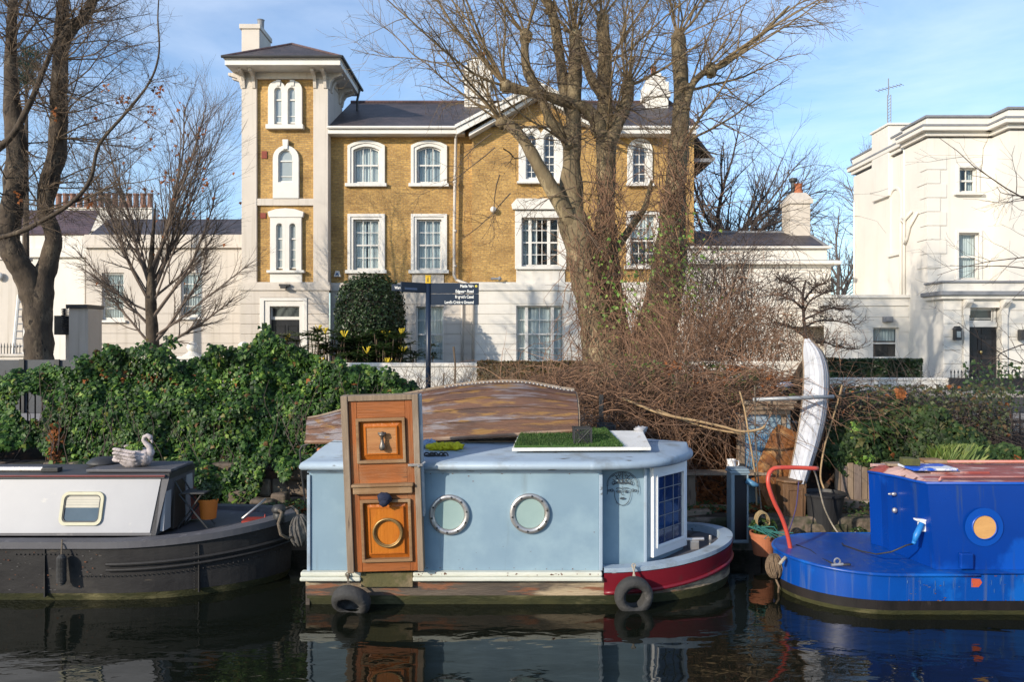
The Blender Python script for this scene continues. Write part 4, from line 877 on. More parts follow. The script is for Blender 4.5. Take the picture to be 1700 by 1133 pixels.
s = MB(); s.box(.06,Lw-.06,-.012,-.004,.5,1.32); placed('pane', M('blue_leaded_glass', (.01,.022,.075), (.016,.04,.12), 3, .08, .05, 8, spec=.9), fr, s, pa, ang)
s = MB()
for i in range(1,3): xx = .08+(Lw-.17)*i/3; s.box(xx-.004,xx+.004,-.018,-.013,.5,1.3)
for i in range(1,5): zz = .55+.74*i/5; s.box(.08,Lw-.09,-.0185,-.0135,zz-.004,zz+.004)
placed('lead_bar', m_lead, fr, s, pa, ang)
s = MB(); s.ring([(8.55,.5),(8.55,1.35),(10.0,1.35),(10.0,.5)],[(8.6,.55),(8.6,1.3),(9.95,1.3),(9.95,.55)],0,.02); 
s2 = MB(); s2.box(1.94,1.965,9.06,9.54,.45,1.38); s2.build('front_door', m_roofblue, B1, bevel=.01)
# portholes
def porthole(px, py):
    c = P(px, py, 8.26); mb = MB(); mb.lathe([(.15,.01),(.155,-.012),(.165,-.03),(.2,-.03),(.208,-.02),(.208,.01)], (c.x,c.y,c.z), 48, 'y', cap=False); r_ = mb.build('porthole', m_chrome, B1, smooth=True)
    mb = MB(); mb.lathe([(.0,-.004),(.152,-.004)], c, 40, 'y', cap=False); mb.build('pane', m_porthole, r_)
    mb = MB()
    for i in range(10): a = 2*math.pi*(i+.3)/10; mb.lathe([(.011,-.028),(.011,-.036),(.002,-.039)], (c.x+.183*math.cos(a), c.y, c.z+.183*math.sin(a)), 8, 'y')
    mb.build('bolt', m_tarpaint, r_)
porthole(746, 855); porthole(879.5, 853)
# drawn face on the recessed panel
m_ink = M('grey_ink', (.05,.06,.075), (.07,.085,.1), 8, .8, 0)
mb = MB(); Yf = 8.437
def q(u, v): return Vector((X(1033,8.45)+u*.0056, Yf+.0007*u*.06, Z(813,8.45)-v*.0056))
def line(pts, r=.0028): mb.tube([q(*p) for p in pts], r, 4)
def arc(cx, cy, rx, ry, a0, a1, n=20, r=.0028): line([(cx+rx*math.cos(R(a0+(a1-a0)*i/n)), cy+ry*math.sin(R(a0+(a1-a0)*i/n))) for i in range(n+1)], r)
arc(0,8,15,22,-15,195); arc(0,-8,18,5,195,345,12,.006); arc(0,-10,29,24,170,370,28); arc(0,-10,27,22,170,370,28,.0018)
for sgn in (-1,1):
    arc(sgn*29,0,1,9,-90,90,8); arc(sgn*20,1.5,3,2.2,0,360,10,.004); arc(sgn*25,2,2.2,1.6,0,360,8,.003)
    arc(sgn*7,3.5,4.5,2.2,180,360,8); arc(sgn*7,4,4.5,1.6,0,180,8); arc(sgn*7,3.8,1.2,1.2,0,360,8,.004); arc(sgn*7,-.5,5.5,2.5,195,345,8,.0035)
    arc(sgn*4,-15,3.2,4,0,360,12); arc(sgn*11,-17,3.4,3.4,0,360,12); arc(sgn*17,-12,2.5,3.2,0,360,10); arc(sgn*8,-24,2.6,3,0,360,10); arc(sgn*15,-22,4,5,200,340,8); arc(sgn*5,-29,2.2,2.6,0,360,10); line([(sgn*2,-10),(sgn*8,-19),(sgn*14,-27)]); line([(sgn*10,-12),(sgn*19,-20)])
line([(0,-33),(0,-10)],.004); line([(0,-6),(-.6,4),(-2,9),(0,10.5),(2,9)]); arc(0,16.5,4.5,1.8,0,180,8,.004); line([(-4.5,16.5),(-1.5,15),(0,15.8),(1.5,15),(4.5,16.5)],.004); line([(-4.5,16.6),(4.5,16.6)],.003); arc(0,16,14,14,30,150,12,.0015)
mb.build('drawn_face', m_ink, B1)
# mooring cleat on the bow
mb = MB(); c = P(1152,905,9.0); mb.box(c.x-.05,c.x+.05,c.y-.04,c.y+.04,c.z-.06,c.z+.05); mb.tube([c+Vector((-.1,0,.06)),c+Vector((.11,-.02,.07))], .022, 8); c2 = P(1179,898,9.1); mb.tube([c2-Vector((0,0,.05)),c2+Vector((0,0,.06))], .018, 8); mb.build('mooring_cleat', m_chrome, B1, bevel=.005)
mb = MB(); mb.torus((X(1168,9.5),9.5,Z(893,9.5)), .17, .03, 'z', 24, 6); mb.build('coiled_hose', m_tarpaint, B1, smooth=True)
# the door case, leaning a little
D = thing('panelled_door', 'weathered brown panelled door with knocker and ring fixed upright on the houseboat side', 'door', P(641,951,8.1))
o0 = ROOT[D]; sc_ = 8.1/F
def dx(px): return o0.x+(px-641)*sc_
def dz(py): return o0.z+(951-py)*sc_
yd = 8.1
w0, w1 = 577, 704          # outer jambs at the foot, before the lean
mb = MB(); mb.box(dx(w0),dx(w0+11),yd-.01,yd+.13,dz(951),dz(655)); mb.box(dx(w1-10),dx(w1),yd-.01,yd+.13,dz(951),dz(655)); mb.box(dx(w0+11),dx(w1-10),yd-.0,yd+.13,dz(664),dz(655)); fr = mb.build('door_frame', m_woodg, D, bevel=.006)
mb = MB(); mb.box(dx(w1)+.001,dx(w1)+.02,yd+.03,yd+.16,dz(860),dz(657)); mb.box(dx(w0+4),dx(w1)-.002,yd+.1,yd+.16,dz(800),dz(658)); mb.build('side_cheek', M('grey_flaking_paint', (.38,.42,.46), (.3,.33,.36), 4, .7, .2, c3=(.5,.5,.5), s3=6, t3=(.55,.65)), D)
mb = MB(); xl, xr = w0+11.5, w1-10.5
for a, b, c, d in ((xl,xl+13,951,664.5),(xr-12,xr,951,664.5)): mb.box(dx(a),dx(b),yd+.025,yd+.07,dz(c),dz(d))
mb.build('stile', m_wood, D, bevel=.004)
mb = MB()
for c, d in ((951,934),(829,818),(802,768),(693,664.5)): mb.box(dx(xl+13.2),dx(xr-12.2),yd+.028,yd+.068,dz(c),dz(d))
mb.build('rail', wood('varnished_rail_wood', (.34,.105,.025), (.22,.07,.018), (.27,.14,.07), (.6,6,6), c4=(.12,.06,.03)), D, bevel=.004)
def panel(px0, px1, py0, py1, mat_in, inset):
    m_ = MB(); a = rect(dx(px0),dx(px1),dz(py1),dz(py0)); b = rect(dx(px0+5),dx(px1-5),dz(py1-5),dz(py0+5)); m_.ring(a,b,yd-.005,yd+.06)
    md = m_.build('panel_moulding', m_woodh, D, bevel=.006)
    m_ = MB(); c = rect(dx(px0+inset),dx(px1-inset),dz(py1-inset),dz(py0+inset)); n = len(b)
    vs = [(p[0],yd+.055,p[1]) for p in b]+[(p[0],yd+.03,p[1]) for p in c]; m_.add(vs, [(i,(i+1)%4,4+(i+1)%4,4+i) for i in range(4)])
    d_ = rect(dx(px0+inset),dx(px1-inset),dz(py1-inset),dz(py0+inset)); m_.ring(d_, rect(dx(px0+inset+2),dx(px1-inset-2),dz(py1-inset-2),dz(py0+inset+2)), yd+.018, yd+.032)
    m_.build('panel_bevel', m_woodo, D)
    m_ = MB(); m_.box(dx(px0+inset+1.9),dx(px1-inset-1.9),yd+.024,yd+.04,dz(py1-inset-1.9),dz(py0+inset+1.9)); m_.build('panel_field', mat_in, D)
panel(600,681,693,768, wood('faded_panel_wood', (.42,.2,.075), (.3,.12,.04), (.36,.23,.13), (.7,6,6)), 14); panel(602,686,829,934, wood('orange_panel_wood', (.48,.155,.018), (.4,.12,.013), (.33,.09,.018), (5,5,.6), .3), 13)
mb = MB(); mb.box(dx(592),dx(690),yd-.03,yd+.05,dz(818),dz(806)); mb.box(dx(590),dx(692),yd-.05,yd+.05,dz(806),dz(801.5)); mb.build('ledge', m_woodh, D, bevel=.008)
c = Vector((dx(643),yd-.02,dz(730)))
mb = MB(); mb.lathe([(.0,.075),(.02,.08),(.035,.07),(.03,.055),(.016,.04),(.015,.01),(.02,-.02),(.031,-.05),(.033,-.075),(.022,-.095),(0,-.1)], c, 14); mb.tube([c+Vector((0,.05,.07)),c+Vector((0,-.01,.07))], .02, 8); mb.tube([c+Vector((-.04,.01,.075)),c+Vector((.04,.01,.075))], .012, 6); mb.build('door_knocker', M('grey_bronze', (.24,.21,.18), (.16,.14,.12), 6, .4, .1, metal=.7), D, smooth=True)
mb = MB(); mb.torus((dx(646),yd+.005,dz(885)), .143, .013, 'y', 48, 10); mb.torus((dx(646),yd+.012,dz(885)), .128, .008, 'y', 48, 8); mb.build('ring', M('tarnished_brass', (.36,.22,.08), (.22,.14,.06), 6, .4, .1, metal=.6), D, smooth=True)
mb = MB(); mb.box(dx(684),dx(708),yd-.02,yd+.02,dz(774),dz(770)); mb.tube([(dx(700),yd-.02,dz(775)),(dx(712),yd+.02,dz(768))], .012, 6); mb.build('latch', m_chrome, D, bevel=.003)
mb = MB(); c = Vector((dx(645)-.027,yd-.085,dz(825))); mb.blob(c, (.075,.05,.06), 12, 8, .35, 3, 4); mb.blob(c+Vector((.0,-.01,-.035)), (.05,.045,.05), 12, 8, .35, 3, 7); o = recentre(mb.build('knotted_rag', M('navy_cloth', (.01,.014,.035), (.02,.026,.055), 9, .9, .5, 20), smooth=True)); tag(o, 'dark navy rag knotted under the ledge of the panelled door', 'rag')
D.rotation_euler = (R(3.2), R(-1.6), 0)

# chain and cloths on the roof
mb = MB()
for i in range(9): c = P(705+i*4.2+random.Random(i).uniform(-2,2), 769+random.Random(i+50).uniform(-5,3), 8.32); mb.torus((c.x,c.y+.12,1.525), .03, .008, 'yz'[i%2], 12, 6)
for i in range(4): c = P(703+i*3, 774-i*2, 8.3); mb.tube([c+Vector((0,.1,.06)), c+Vector((.05,.15,.06))], .014, 6)
o = recentre(mb.build('chain', m_tarpaint, smooth=True)); tag(o, 'rusty dark chain lying on the houseboat roof right of the panelled door', 'chain')
mb = MB()
for i in range(8): c = P(718+i*6, 752+(i % 3)*2-1, 8.75+.05*(i % 2)); mb.blob((c.x,c.y,1.575), (.065,.08,.04), 14, 10, .7, 3.5, i)
o = recentre(mb.build('yellow_cloth', M('yellow_cloth', (.62,.56,.02), (.5,.44,.01), 12, .85, .7, 25), smooth=True)); tag(o, 'crumpled bright yellow cloth on the houseboat roof', 'cloth')
mb = MB()
for i in range(3): c = P(708+i*4, 749, 8.85); mb.blob((c.x,c.y,1.585), (.07,.08,.055), 14, 10, .6, 3, i+20)
o = recentre(mb.build('blue_cloth', M('pale_blue_cloth', (.24,.32,.46), (.17,.24,.36), 12, .9, .6, 20), smooth=True)); tag(o, 'crumpled pale blue cloth beside the yellow cloth on the houseboat roof', 'cloth')

# upturned rowing boat
U = thing('upturned_rowing_boat', 'upturned wooden rowing boat with peeling brown paint on the houseboat roof', 'rowing boat', (-.8,9.75,1.5))
m_dinghy = peel('peeling_brown_boat_paint', (.16,.078,.048), (.075,.045,.036), (.2,.175,.185), (.24,.13,.042), 3.8, (.4,2.4,3.6), .7, 2.6, (.53,.62), (.55,.62), .7)
xb, xt = -2.5, .76
def st(t):
    x = xb+(xt-xb)*t; b = .1+.56*(1-(1-t)**2.3)-.09*max(0,t-.55)**1.3; zb = 1.505+.2*t**1.1; tt = t*5; i = min(int(tt), 4); f = tt-i; f = f; zs = (1.79,1.955,2.105,2.21,2.235,2.13); p = [zs[max(i-1,0)], zs[i], zs[i+1], zs[min(i+2,5)]]; h = .5*((2*p[1])+(p[2]-p[0])*f+(2*p[0]-5*p[1]+4*p[2]-p[3])*f*f+(3*p[1]-p[0]-3*p[2]+p[3])*f**3)-zb; return x, b, h, zb
def section(t, off=0):
    x, b, h, zb = st(t); pts = []; ns = 6
    def at(u): a = math.pi*u; return Vector((-math.cos(a), math.sin(a)))
    prof = []
    for k in range(ns):
        for e, o_ in ((0, .013), (1, .0)):
            u = .5*(k+e)/ns; a = at(u); cx = abs(a.x)**.8*(-1); prof.append((cx*(b+o_+off), a.y**.85*(h+o_*.6+off)))
    full = prof+[(-y, z) for y, z in reversed(prof)]
    return [(x, 9.75+y, zb+z) for y, z in full]
mb = MB(); rows = [section(i/26) for i in range(27)]; mb.sheet(rows)
n = len(rows[0]); mb.add(rows[0], [tuple(range(n))]); hl_ = mb.build('hull', m_dinghy, U)
mb = MB(); n = len(rows[-1]); mb.add([(p[0]-.03,p[1],p[2]) for p in section(1,-.02)]+[(p[0]+.02,p[1],p[2]) for p in section(1,-.01)], [tuple(range(n-1,-1,-1)), tuple(range(n,2*n))]+[(i,i+1,n+i+1,n+i) for i in range(n-1)]); mb.build('transom', m_woodg, U)
mb = MB(); mb.tube([(xb+(xt-xb)*i/26, 9.75, st(i/26)[3]+st(i/26)[2]+.005) for i in range(27)], [.018+.012*(i/26) for i in range(27)], 6); mb.build('keel', m_woodg, U)
mb = MB()
for sgn in (-1,1): mb.tube([(st(i/20)[0], 9.75+sgn*(st(i/20)[1]+.015), st(i/20)[3]+.012) for i in range(21)], .024, 6)
mb.build('gunwale', wood('gunwale_wood', (.22,.12,.07), (.13,.075,.05), (.3,.22,.16), (.6,6,6)), U)
mb = MB(); rr = random.Random(3)
for i in range(34):
    t = .52+.47*i/33; mb.blob((st(t)[0], 9.62+rr.uniform(-.01,.01), st(t)[3]+st(t)[2]+.008), (.016,.016,.011), 8, 5)
mb.build('row_of_rivets', m_chrome, U)
mb = MB()
for px in (548, 915):
    c = P(px, 735 if px > 800 else 750, 9.55); mb.torus((c.x,c.y,c.z+.02), .13, .025, 'z', 24, 8)
o = None
mb.build('oar_hoop', m_terra, U, smooth=True)
mb = MB(); mb.box(-1.9,.6,9.3,9.38,1.5,1.57); mb.box(.3,.38,9.2,10.2,1.55,1.72); mb.box(-1.0,-.92,9.2,10.2,1.55,1.62); mb.build('bearer', m_woodg, U)

# turf on a white board, wire cages
def tilt(m_):
    m_.v = [(v[0],v[1],v[2]+max(0,v[1]-8.36)*.13) for v in m_.v]; return m_
T = thing('turf_mat', 'green artificial turf laid over a white board on the houseboat roof', 'turf mat', P(970,740,8.9))
a, b, c, d = P(852,753,8.45), P(1088,746,8.5), P(1062,716,9.5), P(868,728,9.4)
zt = 1.5; Zb = 1.53
mb = MB(); mb.prism([(.0,8.54),(1.5,8.58),(1.53,9.32),(.1,9.35)], Zb, Zb+.035, 'z'); tilt(mb); mb.build('board', M('dirty_white_board', (.66,.65,.63), (.56,.55,.52), 4, .7, .2, c3=(.35,.3,.24), s3=5, t3=(.6,.7)), T, bevel=.006)
tf = MB(); tf.prism([(.02,8.555),(1.2,8.59),(1.12,9.3),(.12,9.33)], Zb+.035, Zb+.06, 'z'); tilt(tf).build('turf', M('turf_green', (.05,.11,.018), (.035,.085,.014), 8, .9, .5, 60), T, bevel=.01)
rr = random.Random(5); gb = MB()
for i in range(9000):
    y = rr.uniform(8.56,9.31); u = (y-8.56)/.75; x = rr.uniform(.02+.1*u, 1.2-.1*u); h = rr.uniform(.015,.035); a = rr.uniform(0,6.28); w_ = .004
    p = Vector((x,y,Zb+.055)); l = Vector((rr.uniform(-.012,.012),rr.uniform(-.012,.012),h)); s_ = Vector((math.cos(a)*w_,math.sin(a)*w_,0)); gb.add([p-s_,p+s_,p+l], [(0,1,2)])
o = tilt(gb).build('turf_blade', leaf_mat('turf_blade', [(0,(.03,.075,.014)),(.7,(.055,.12,.022)),(1,(.12,.17,.05))], .6), T); o['kind'] = 'stuff'
mb = MB(); c = P(1066,714,9.2); mb.blob((1.5,9.3,1.7), (.07,.05,.045), 14, 10, .7, 4, 2); mb.build('plastic_sheet', m_cabwhite, T, smooth=True)
def cage(px0, px1, py0, py1, Y, label, d=.18):
    x0, x1, z0, z1 = X(px0,Y), X(px1,Y), Z(py1,Y), Z(py0,Y); t = .012; K = thing('wire_cage', label, 'cage', ((x0+x1)/2, Y, z0))
    m_ = MB()
    for yy in (Y, Y+d):
        m_.ring(rect(x0,x1,z0,z1), rect(x0+t*1.6,x1-t*1.6,z0+t*1.6,z1-t*1.6), yy-t*.5, yy+t*.5); m_.tube([(x0,yy,z0),(x1,yy,z1)], .008, 4); m_.tube([(x0,yy,z1),(x1,yy,z0)], .008, 4)
    for xx in (x0+t,x1-t):
        for zz in (z0+t,z1-t): m_.tube([(xx,Y,zz),(xx,Y+d,zz)], .009, 4)
    m_.build('frame', m_tarpaint, K); m_ = MB()
    for i in range(1,12):
        u = i/12
        for yy in (Y+.004,Y+d): m_.tube([(x0+(x1-x0)*u,yy,z0),(x0+(x1-x0)*u,yy,z1)], .0028, 3); m_.tube([(x0,yy,z0+(z1-z0)*u),(x1,yy,z0+(z1-z0)*u)], .0028, 3)
    m_.build('mesh', m_tarpaint, K)
cage(952, 983, 711, 744, 8.62, 'small square wire cage standing on the green turf mat')
cage(995, 1022, 706, 722, 10.1, 'low wire tray behind the turf mat under the brambles', .3)

# tyres hanging at the waterline
def tyre(c, rot, label, rope_top, Rr=.13, rs=.062):
    T = thing('tyre_fender', label, 'tyre', c); m_ = MB(); prof = []
    m_.lathe([(.105,-.05),(.1,-.062),(.14,-.075),(.185,-.06),(.197,-.03),(.197,.03),(.185,.06),(.14,.075),(.1,.062),(.105,.05),(.15,.045),(.17,0),(.15,-.045),(.105,-.05)], c, 40, 'y', cap=False)
    t = m_.build('tyre', m_rubber, T, smooth=True); t.rotation_euler = rot
    m_ = MB(); a = Vector(rope_top); b = Vector(c)+Vector((0,-.02,.08)); m_.tube([a+Vector((-.012,0,0)), a.lerp(b,.5)+Vector((.01,-.02,0)), b], .008, 6); m_.tube([a+Vector((.012,0,0)), a.lerp(b,.5)+Vector((-.012,-.02,0)), b+Vector((.03,0,0))], .008, 6); m_.torus(a, .02, .006, 'y', 12, 5)
    m_.build('rope', m_ropel if 'bow' in label else m_rope, T)
tyre(P(1052,990,8.13), (R(5),R(12),R(8)), 'grey tyre fender hanging upright on the maroon bow', P(1052,940,8.2))
tyre(P(583,999,8.02), (R(38),0,R(-10)), 'black tyre fender tipped flat at the waterline under the panelled door', P(577,955,8.18))

# ---------------------------------------------------------------- white and black narrowboat on the left
H = Hull(9.3, .95, -9.5, -4.25, -2.56, pw=.62)
def up2(x): t = max(0, (x+4.4)/1.84); return t*t
B2 = thing('narrowboat', 'narrowboat with white cabin side and black riveted hull', 'narrowboat', (-5,9.3,0))
mb = MB(); H.strip(mb, lambda x: -.3, lambda x: .085, -.2, -.03, sub=3); mb.build('slime_line', m_slime, B2, smooth=True)
mb = MB(); H.strip(mb, .082, lambda x: .565+.09*up2(x), -.03, .0, sub=4); hb = mb
mb = MB(); ol, inn = H.outline(.03), H.outline(-.14); zf = lambda x, d: .565+.1*up2(x)+d
mb.sheet([[(a[0],a[1],zf(a[0],0)) for a in ol], [(a[0],a[1],zf(a[0],.07)) for a in ol], [(b[0],b[1],zf(a[0],.075)) for a, b in zip(ol, inn)], [(b[0],b[1],zf(a[0],-.02)) for a, b in zip(ol, inn)]]); mb.build('gunwale', m_hullgrey, B2, smooth=False)
mb = MB(); H.deck(mb, lambda x: .6+.06*up2(x), -.1); mb.build('deck', m_hullgrey, B2)
mb = MB()
ol = [p for p in H.outline(.012) if p[0] >= -4.42 and p[1] <= 9.3]
for dz_, r_ in ((.395,.02),(.335,.016)): mb.tube([(p[0],p[1],dz_+.09*up2(p[0])-.04*(p[0] < -4.2)*0) for p in ol], r_, 6)
mb.build('rubbing_strake', m_blackhull, B2)
mb = hb
for px in (77, 321):
    x = X(px,8.38); yv = 9.3-H.b(x,.62)-.004; mb.box(x-.006,x+.006,yv-.006,yv+.04,.05,.56)
rr = random.Random(2)
for i in range(60):
    x = -5.2+i*.045; b_ = H.b(x,.62); mb.blob((x, 9.3-b_-.0, .27+.09*up2(x) if i > 14 else .5), (.008,.01,.008), 6, 4)
for i in range(14): x = X(316,8.4); mb.blob((x, 9.3-H.b(x,.62), .08+i*.03), (.008,.01,.008), 6, 4)
mb.build('hull', m_blackhull, B2)
y0b, y0t, y1t, y1b = 8.56, 8.72, 9.42, 9.58; zb, zt = .645, 1.25; xe_b, xe_t = X(258,8.56), X(283,8.75)
mb = MB(); mb.prism([(y0b,zb),(y0t,zt),(y1t,zt),(y1b,zb)], -9.5, xe_b-.0, 'x')
vs = [(xe_b,y0b,zb),(xe_t,y0t,zt),(xe_t,y1t,zt),(xe_b,y1b,zb),(xe_b-.05,y0b,zb),(xe_b-.05,y0t,zt),(xe_b-.05,y1t,zt),(xe_b-.05,y1b,zb)]; mb.add(vs, [(0,1,2,3),(4,5,1,0),(5,6,2,1),(6,7,3,2)])
mb.build('cabin', m_hullgrey, B2)
def side(u, v): return (u, y0b+(y0t-y0b)*v-.006, zb+(zt-zb)*v)   # on the leaning cabin side
mb = MB(); xtp, xbt = X(268,8.72), X(250,8.58)
mb.sheet([[side(-9.5,.03), side(xbt,.05)], [side(-9.5,.93), side(xtp,.965)]]); mb.build('side_panel', m_cabwhite, B2, solid=.006)
def rr_rect(x0, x1, z0, z1, r, n=5):
    pts = []
    for cx, cz, a0 in ((x0+r,z0+r,180),(x1-r,z0+r,270),(x1-r,z1-r,0),(x0+r,z1-r,90)):
        for i in range(n+1): a = R(a0+90*i/n); pts.append((cx+r*math.cos(a), cz+r*math.sin(a)))
    return pts
def lean(sub, name, mat, parent, off=0, **kw):
    d = MB(); k = (y0t-y0b)/(zt-zb); d.v = [(v[0], y0b+(v[2]-zb)*k+v[1]-.008, v[2]) for v in sub.v]; d.f = sub.f; d.m = sub.m; return d.build(name, mat, parent, **kw)
wx0, wx1, wz0, wz1 = X(103,8.64), X(173,8.64), Z(871,8.62), Z(817,8.66)
s = MB(); s.ring(rr_rect(wx0,wx1,wz0,wz1,.07), rr_rect(wx0+.03,wx1-.03,wz0+.03,wz1-.03,.05), -.025, .0); fr = lean(s, 'window', M('cream_window_rubber', (.55,.52,.38), (.46,.43,.3), 5, .6, .1), B2)
s = MB(); s.add([(p[0],-.006,p[1]) for p in rr_rect(wx0+.02,wx1-.02,wz0+.02,wz1-.02,.05)], [tuple(range(24))]); lean(s, 'pane', M('greenish_window_glass', (.03,.05,.065), (.05,.075,.095), 3, .08, 0, spec=.8), fr)
s = MB()
zz = wz0+(wz1-wz0)*.52
for i in range(5): s.box(wx0+.045, wx1-.05, -.009, -.007, zz+i*.028, zz+i*.028+.026)
lean(s, 'blind', M('cream_blind', (.5,.46,.38), (.42,.39,.32), 5, .6, 0), fr)
s = MB(); s.ring(rr_rect(wx0+.03,wx1-.03,wz0+.03,wz1-.03,.05), rr_rect(wx0+.042,wx1-.042,wz0+.042,wz1-.042,.045), -.018, -.008); lean(s, 'window_gasket', m_gutter, fr)
mb = MB(); mb.prism([(8.68,1.243),(8.7,1.275),(8.9,1.288),(9.2,1.29),(9.44,1.28),(9.46,1.243)], -9.5, X(278,8.75), 'x'); mb.build('cabin_roof', M('black_roof', (.045,.045,.05), (.075,.075,.08), 3, .6, .1), B2, bevel=.008)
mb = MB(); mb.tube([(-9.5,8.68,1.266),(X(275,8.7),8.68,1.266)], .011, 5); mb.build('red_edge_trim', M('dull_red_paint', (.2,.05,.045), (.14,.04,.035), 6, .6), B2)
mb = MB(); z0 = 1.291; mb.box(X(160,9), X(304,9.1), 8.78, 9.4, z0, z0+.032); mb.build('hatch', m_hullgrey, B2, bevel=.008)
mb = MB(); mb.tube([(-9.5,8.85,1.315),(X(72,8.85),8.85,1.315)], .03, 8); mb.build('roof_pole', m_chrome, B2)
mb = MB(); mb.box(X(72,8.85),X(100,8.85),8.8,8.9,1.29,1.335); mb.build('roof_bracket', m_tarpaint, B2, bevel=.006)
mb = MB(); mb.lathe([(.18,0),(.18,.02),(.12,.07),(.02,.085)], (X(172,9.2),9.2,1.322), 20); mb.build('mushroom_vent', m_tarpaint, B2, smooth=True)
# forward bulkhead with two dark doors
xd = xe_b+.02
mb = MB(); mb.prism([(8.86,zb),(8.9,1.22),(9.18,1.22),(9.18,zb)], xd-.02, xd+.05, 'x'); mb.build('cabin_door', M('dark_door_wood', (.05,.04,.032), (.03,.025,.022), 4, .5, .2, stretch=(1,5,.6)), B2, bevel=.006)
mb = MB(); mb.prism([(9.2,zb),(9.2,1.19),(9.36,1.19),(9.44,zb)], xd+.0, xd+.055, 'x'); mb.prism([(8.62,.68),(8.7,1.16),(8.82,1.16),(8.8,.68)], xd-.0, xd+.04, 'x'); mb.build('bulkhead_panel', m_cabwhite, B2)
mb = MB(); mb.box(X(279,8.8),X(305,9.1),8.72,9.42,1.225,1.288); mb.box(xd,X(314,9.4),9.38,9.45,zb,1.28); mb.build('bulkhead_frame', m_tarpaint, B2, bevel=.01)
mb = MB(); c = P(463,851,9.05); mb.box(c.x-.05,c.x+.05,c.y-.05,c.y+.05,c.z-.12,c.z+.02); mb.lathe([(.07,0),(.085,.03),(.06,.08),(0,.09)], c, 14); mb.build('bow_stud', m_tarpaint, B2, smooth=True)
def loc(name, mat, pts, r, label, cat, n=6, **kw):
    m_ = MB(); m_.tube(pts, r, n); o = recentre(m_.build(name, mat, smooth=True)); return tag(o, label, cat)
loc('mooring_rope', m_rope, [P(463,848,8.95),P(468,852,8.85),P(462,870,8.8),P(466,888,8.78),P(478,895,8.85),P(490,890,8.9),P(497,870,8.95),P(494,850,9.1),P(484,842,9.2),P(474,846,9.2)], .017, 'brown mooring rope looped over the black narrowboat bow', 'rope')
mb = MB(); c = P(498,882,8.98); mb.blob(c, (.1,.11,.17), 20, 14, .25, 6, 3)
rr = random.Random(8)
for i in range(26):
    a = rr.uniform(0,6.28); pts = [];
    for k in range(9): th = .3+2.5*k/8; pts.append(c+Vector((.108*math.sin(th)*math.cos(a+k*.12), .118*math.sin(th)*math.sin(a+k*.12), .18*math.cos(th))))
    mb.tube(pts, .012, 5)
o = recentre(mb.build('rope_fender', M('grey_rope', (.13,.12,.11), (.08,.075,.07), 20, .95, .8, 50), smooth=True)); tag(o, 'shaggy grey rope ball fender on the tip of the black bow', 'fender')
T = thing('side_fender', 'black rope sausage fender hanging on the black hull side', 'fender', P(103,972,8.28))
mb = MB(); c = P(102,972,8.27); Lf = Z(921,8.27)-Z(972,8.27)
mb.lathe([(.0,0),(.035,.005),(.045,.03)]+[(.047+.004*((i % 2)*2-1), .03+(Lf-.06)*i/40) for i in range(41)]+[(.03,Lf-.01),(.012,Lf)], c, 14, 'z', cap=False); mb.build('fender_body', m_rubber, T)
mb = MB(); mb.tube([c+Vector((0,0,Lf-.01)), P(103,905,8.3), P(103,897,8.36)], .008, 6); mb.build('rope', m_rope, T)

# swan planter
S = thing('swan_planter', 'pale stone swan planter with curved neck on the narrowboat roof', 'planter', P(226,775,8.98))
c = Vector((X(226,8.98),8.98,1.322))
m_swan = M('pale_stone', (.5,.44,.43), (.36,.31,.31), 8, .85, .5, 30, c3=(.22,.19,.18), s3=12, t3=(.52,.62))
mb = MB(); mb.blob(c+Vector((-.03,0,.1)), (.165,.12,.115), 22, 12, .06, 5); mb.blob(c+Vector((.1,0,.1)), (.085,.085,.095), 18, 12)
mb.tube([c+Vector((.13,0,.12)),c+Vector((.165,0,.17)),c+Vector((.15,0,.225)),c+Vector((.108,0,.265)),c+Vector((.083,0,.3)),c+Vector((.092,0,.335)),c+Vector((.125,0,.352)),c+Vector((.158,0,.335)),c+Vector((.17,0,.305))], [.06,.045,.033,.027,.024,.023,.024,.028,.022], 12)
mb.tube([c+Vector((.166,0,.318)),c+Vector((.178,0,.285)),c+Vector((.182,0,.262))], [.02,.013,.006], 8); mb.blob(c+Vector((-.2,0,.08)), (.07,.05,.035), 12, 8)
bd = mb.build('body', m_swan, S, smooth=True)
mb = MB()
for sgn in (-1,1):
    for i in range(9):
        for j in range(4):
            u, v = i/8, j/3; p = c+Vector((-.17+.2*u, sgn*(.06+.075*math.sin(1.2+v*1.6)),   .05+.042*(3-j)+.06*(1-u)*.6))
            mb.blob(p, (.035,.012,.02), 8, 5)
mb.build('wing_feather', m_swan, S, smooth=True)
def leaves(mb, n, fn, size, rng, up=.3, face=None, fold=.25):
    for i in range(n):
        p, nm = fn(rng); s_ = size*rng.uniform(.6,1.25)
        nv = (Vector(nm)+Vector((rng.gauss(0,.45),rng.gauss(0,.45),rng.gauss(0,.45)+up))).normalized()
        t = nv.cross(Vector((rng.gauss(0,1),rng.gauss(0,1),rng.gauss(0,1)))); 
        if t.length < 1e-4: continue
        t.normalize(); b = nv.cross(t); p = Vector(p); f = nv*s_*fold
        mb.add([p-t*s_*.5, p-t*s_*.12+b*s_*.48+f*.6, p+t*s_*.6, p-t*s_*.12-b*s_*.48+f*.6], [(0,3,2),(0,2,1)])
def ell(c, r):
    def fn(rng):
        d = Vector((rng.gauss(0,1),rng.gauss(0,1),rng.gauss(0,1))).normalized(); k = rng.uniform(.6,1)**.5
        return (c[0]+d.x*r[0]*k, c[1]+d.y*r[1]*k, c[2]+d.z*r[2]*k), d
    return fn
rg = random.Random(11)
mb = MB(); leaves(mb, 260, ell(c+Vector((-.03,0,.19)), (.1,.08,.06)), .035, rg); mb.build('plant', m_ivyb, S)
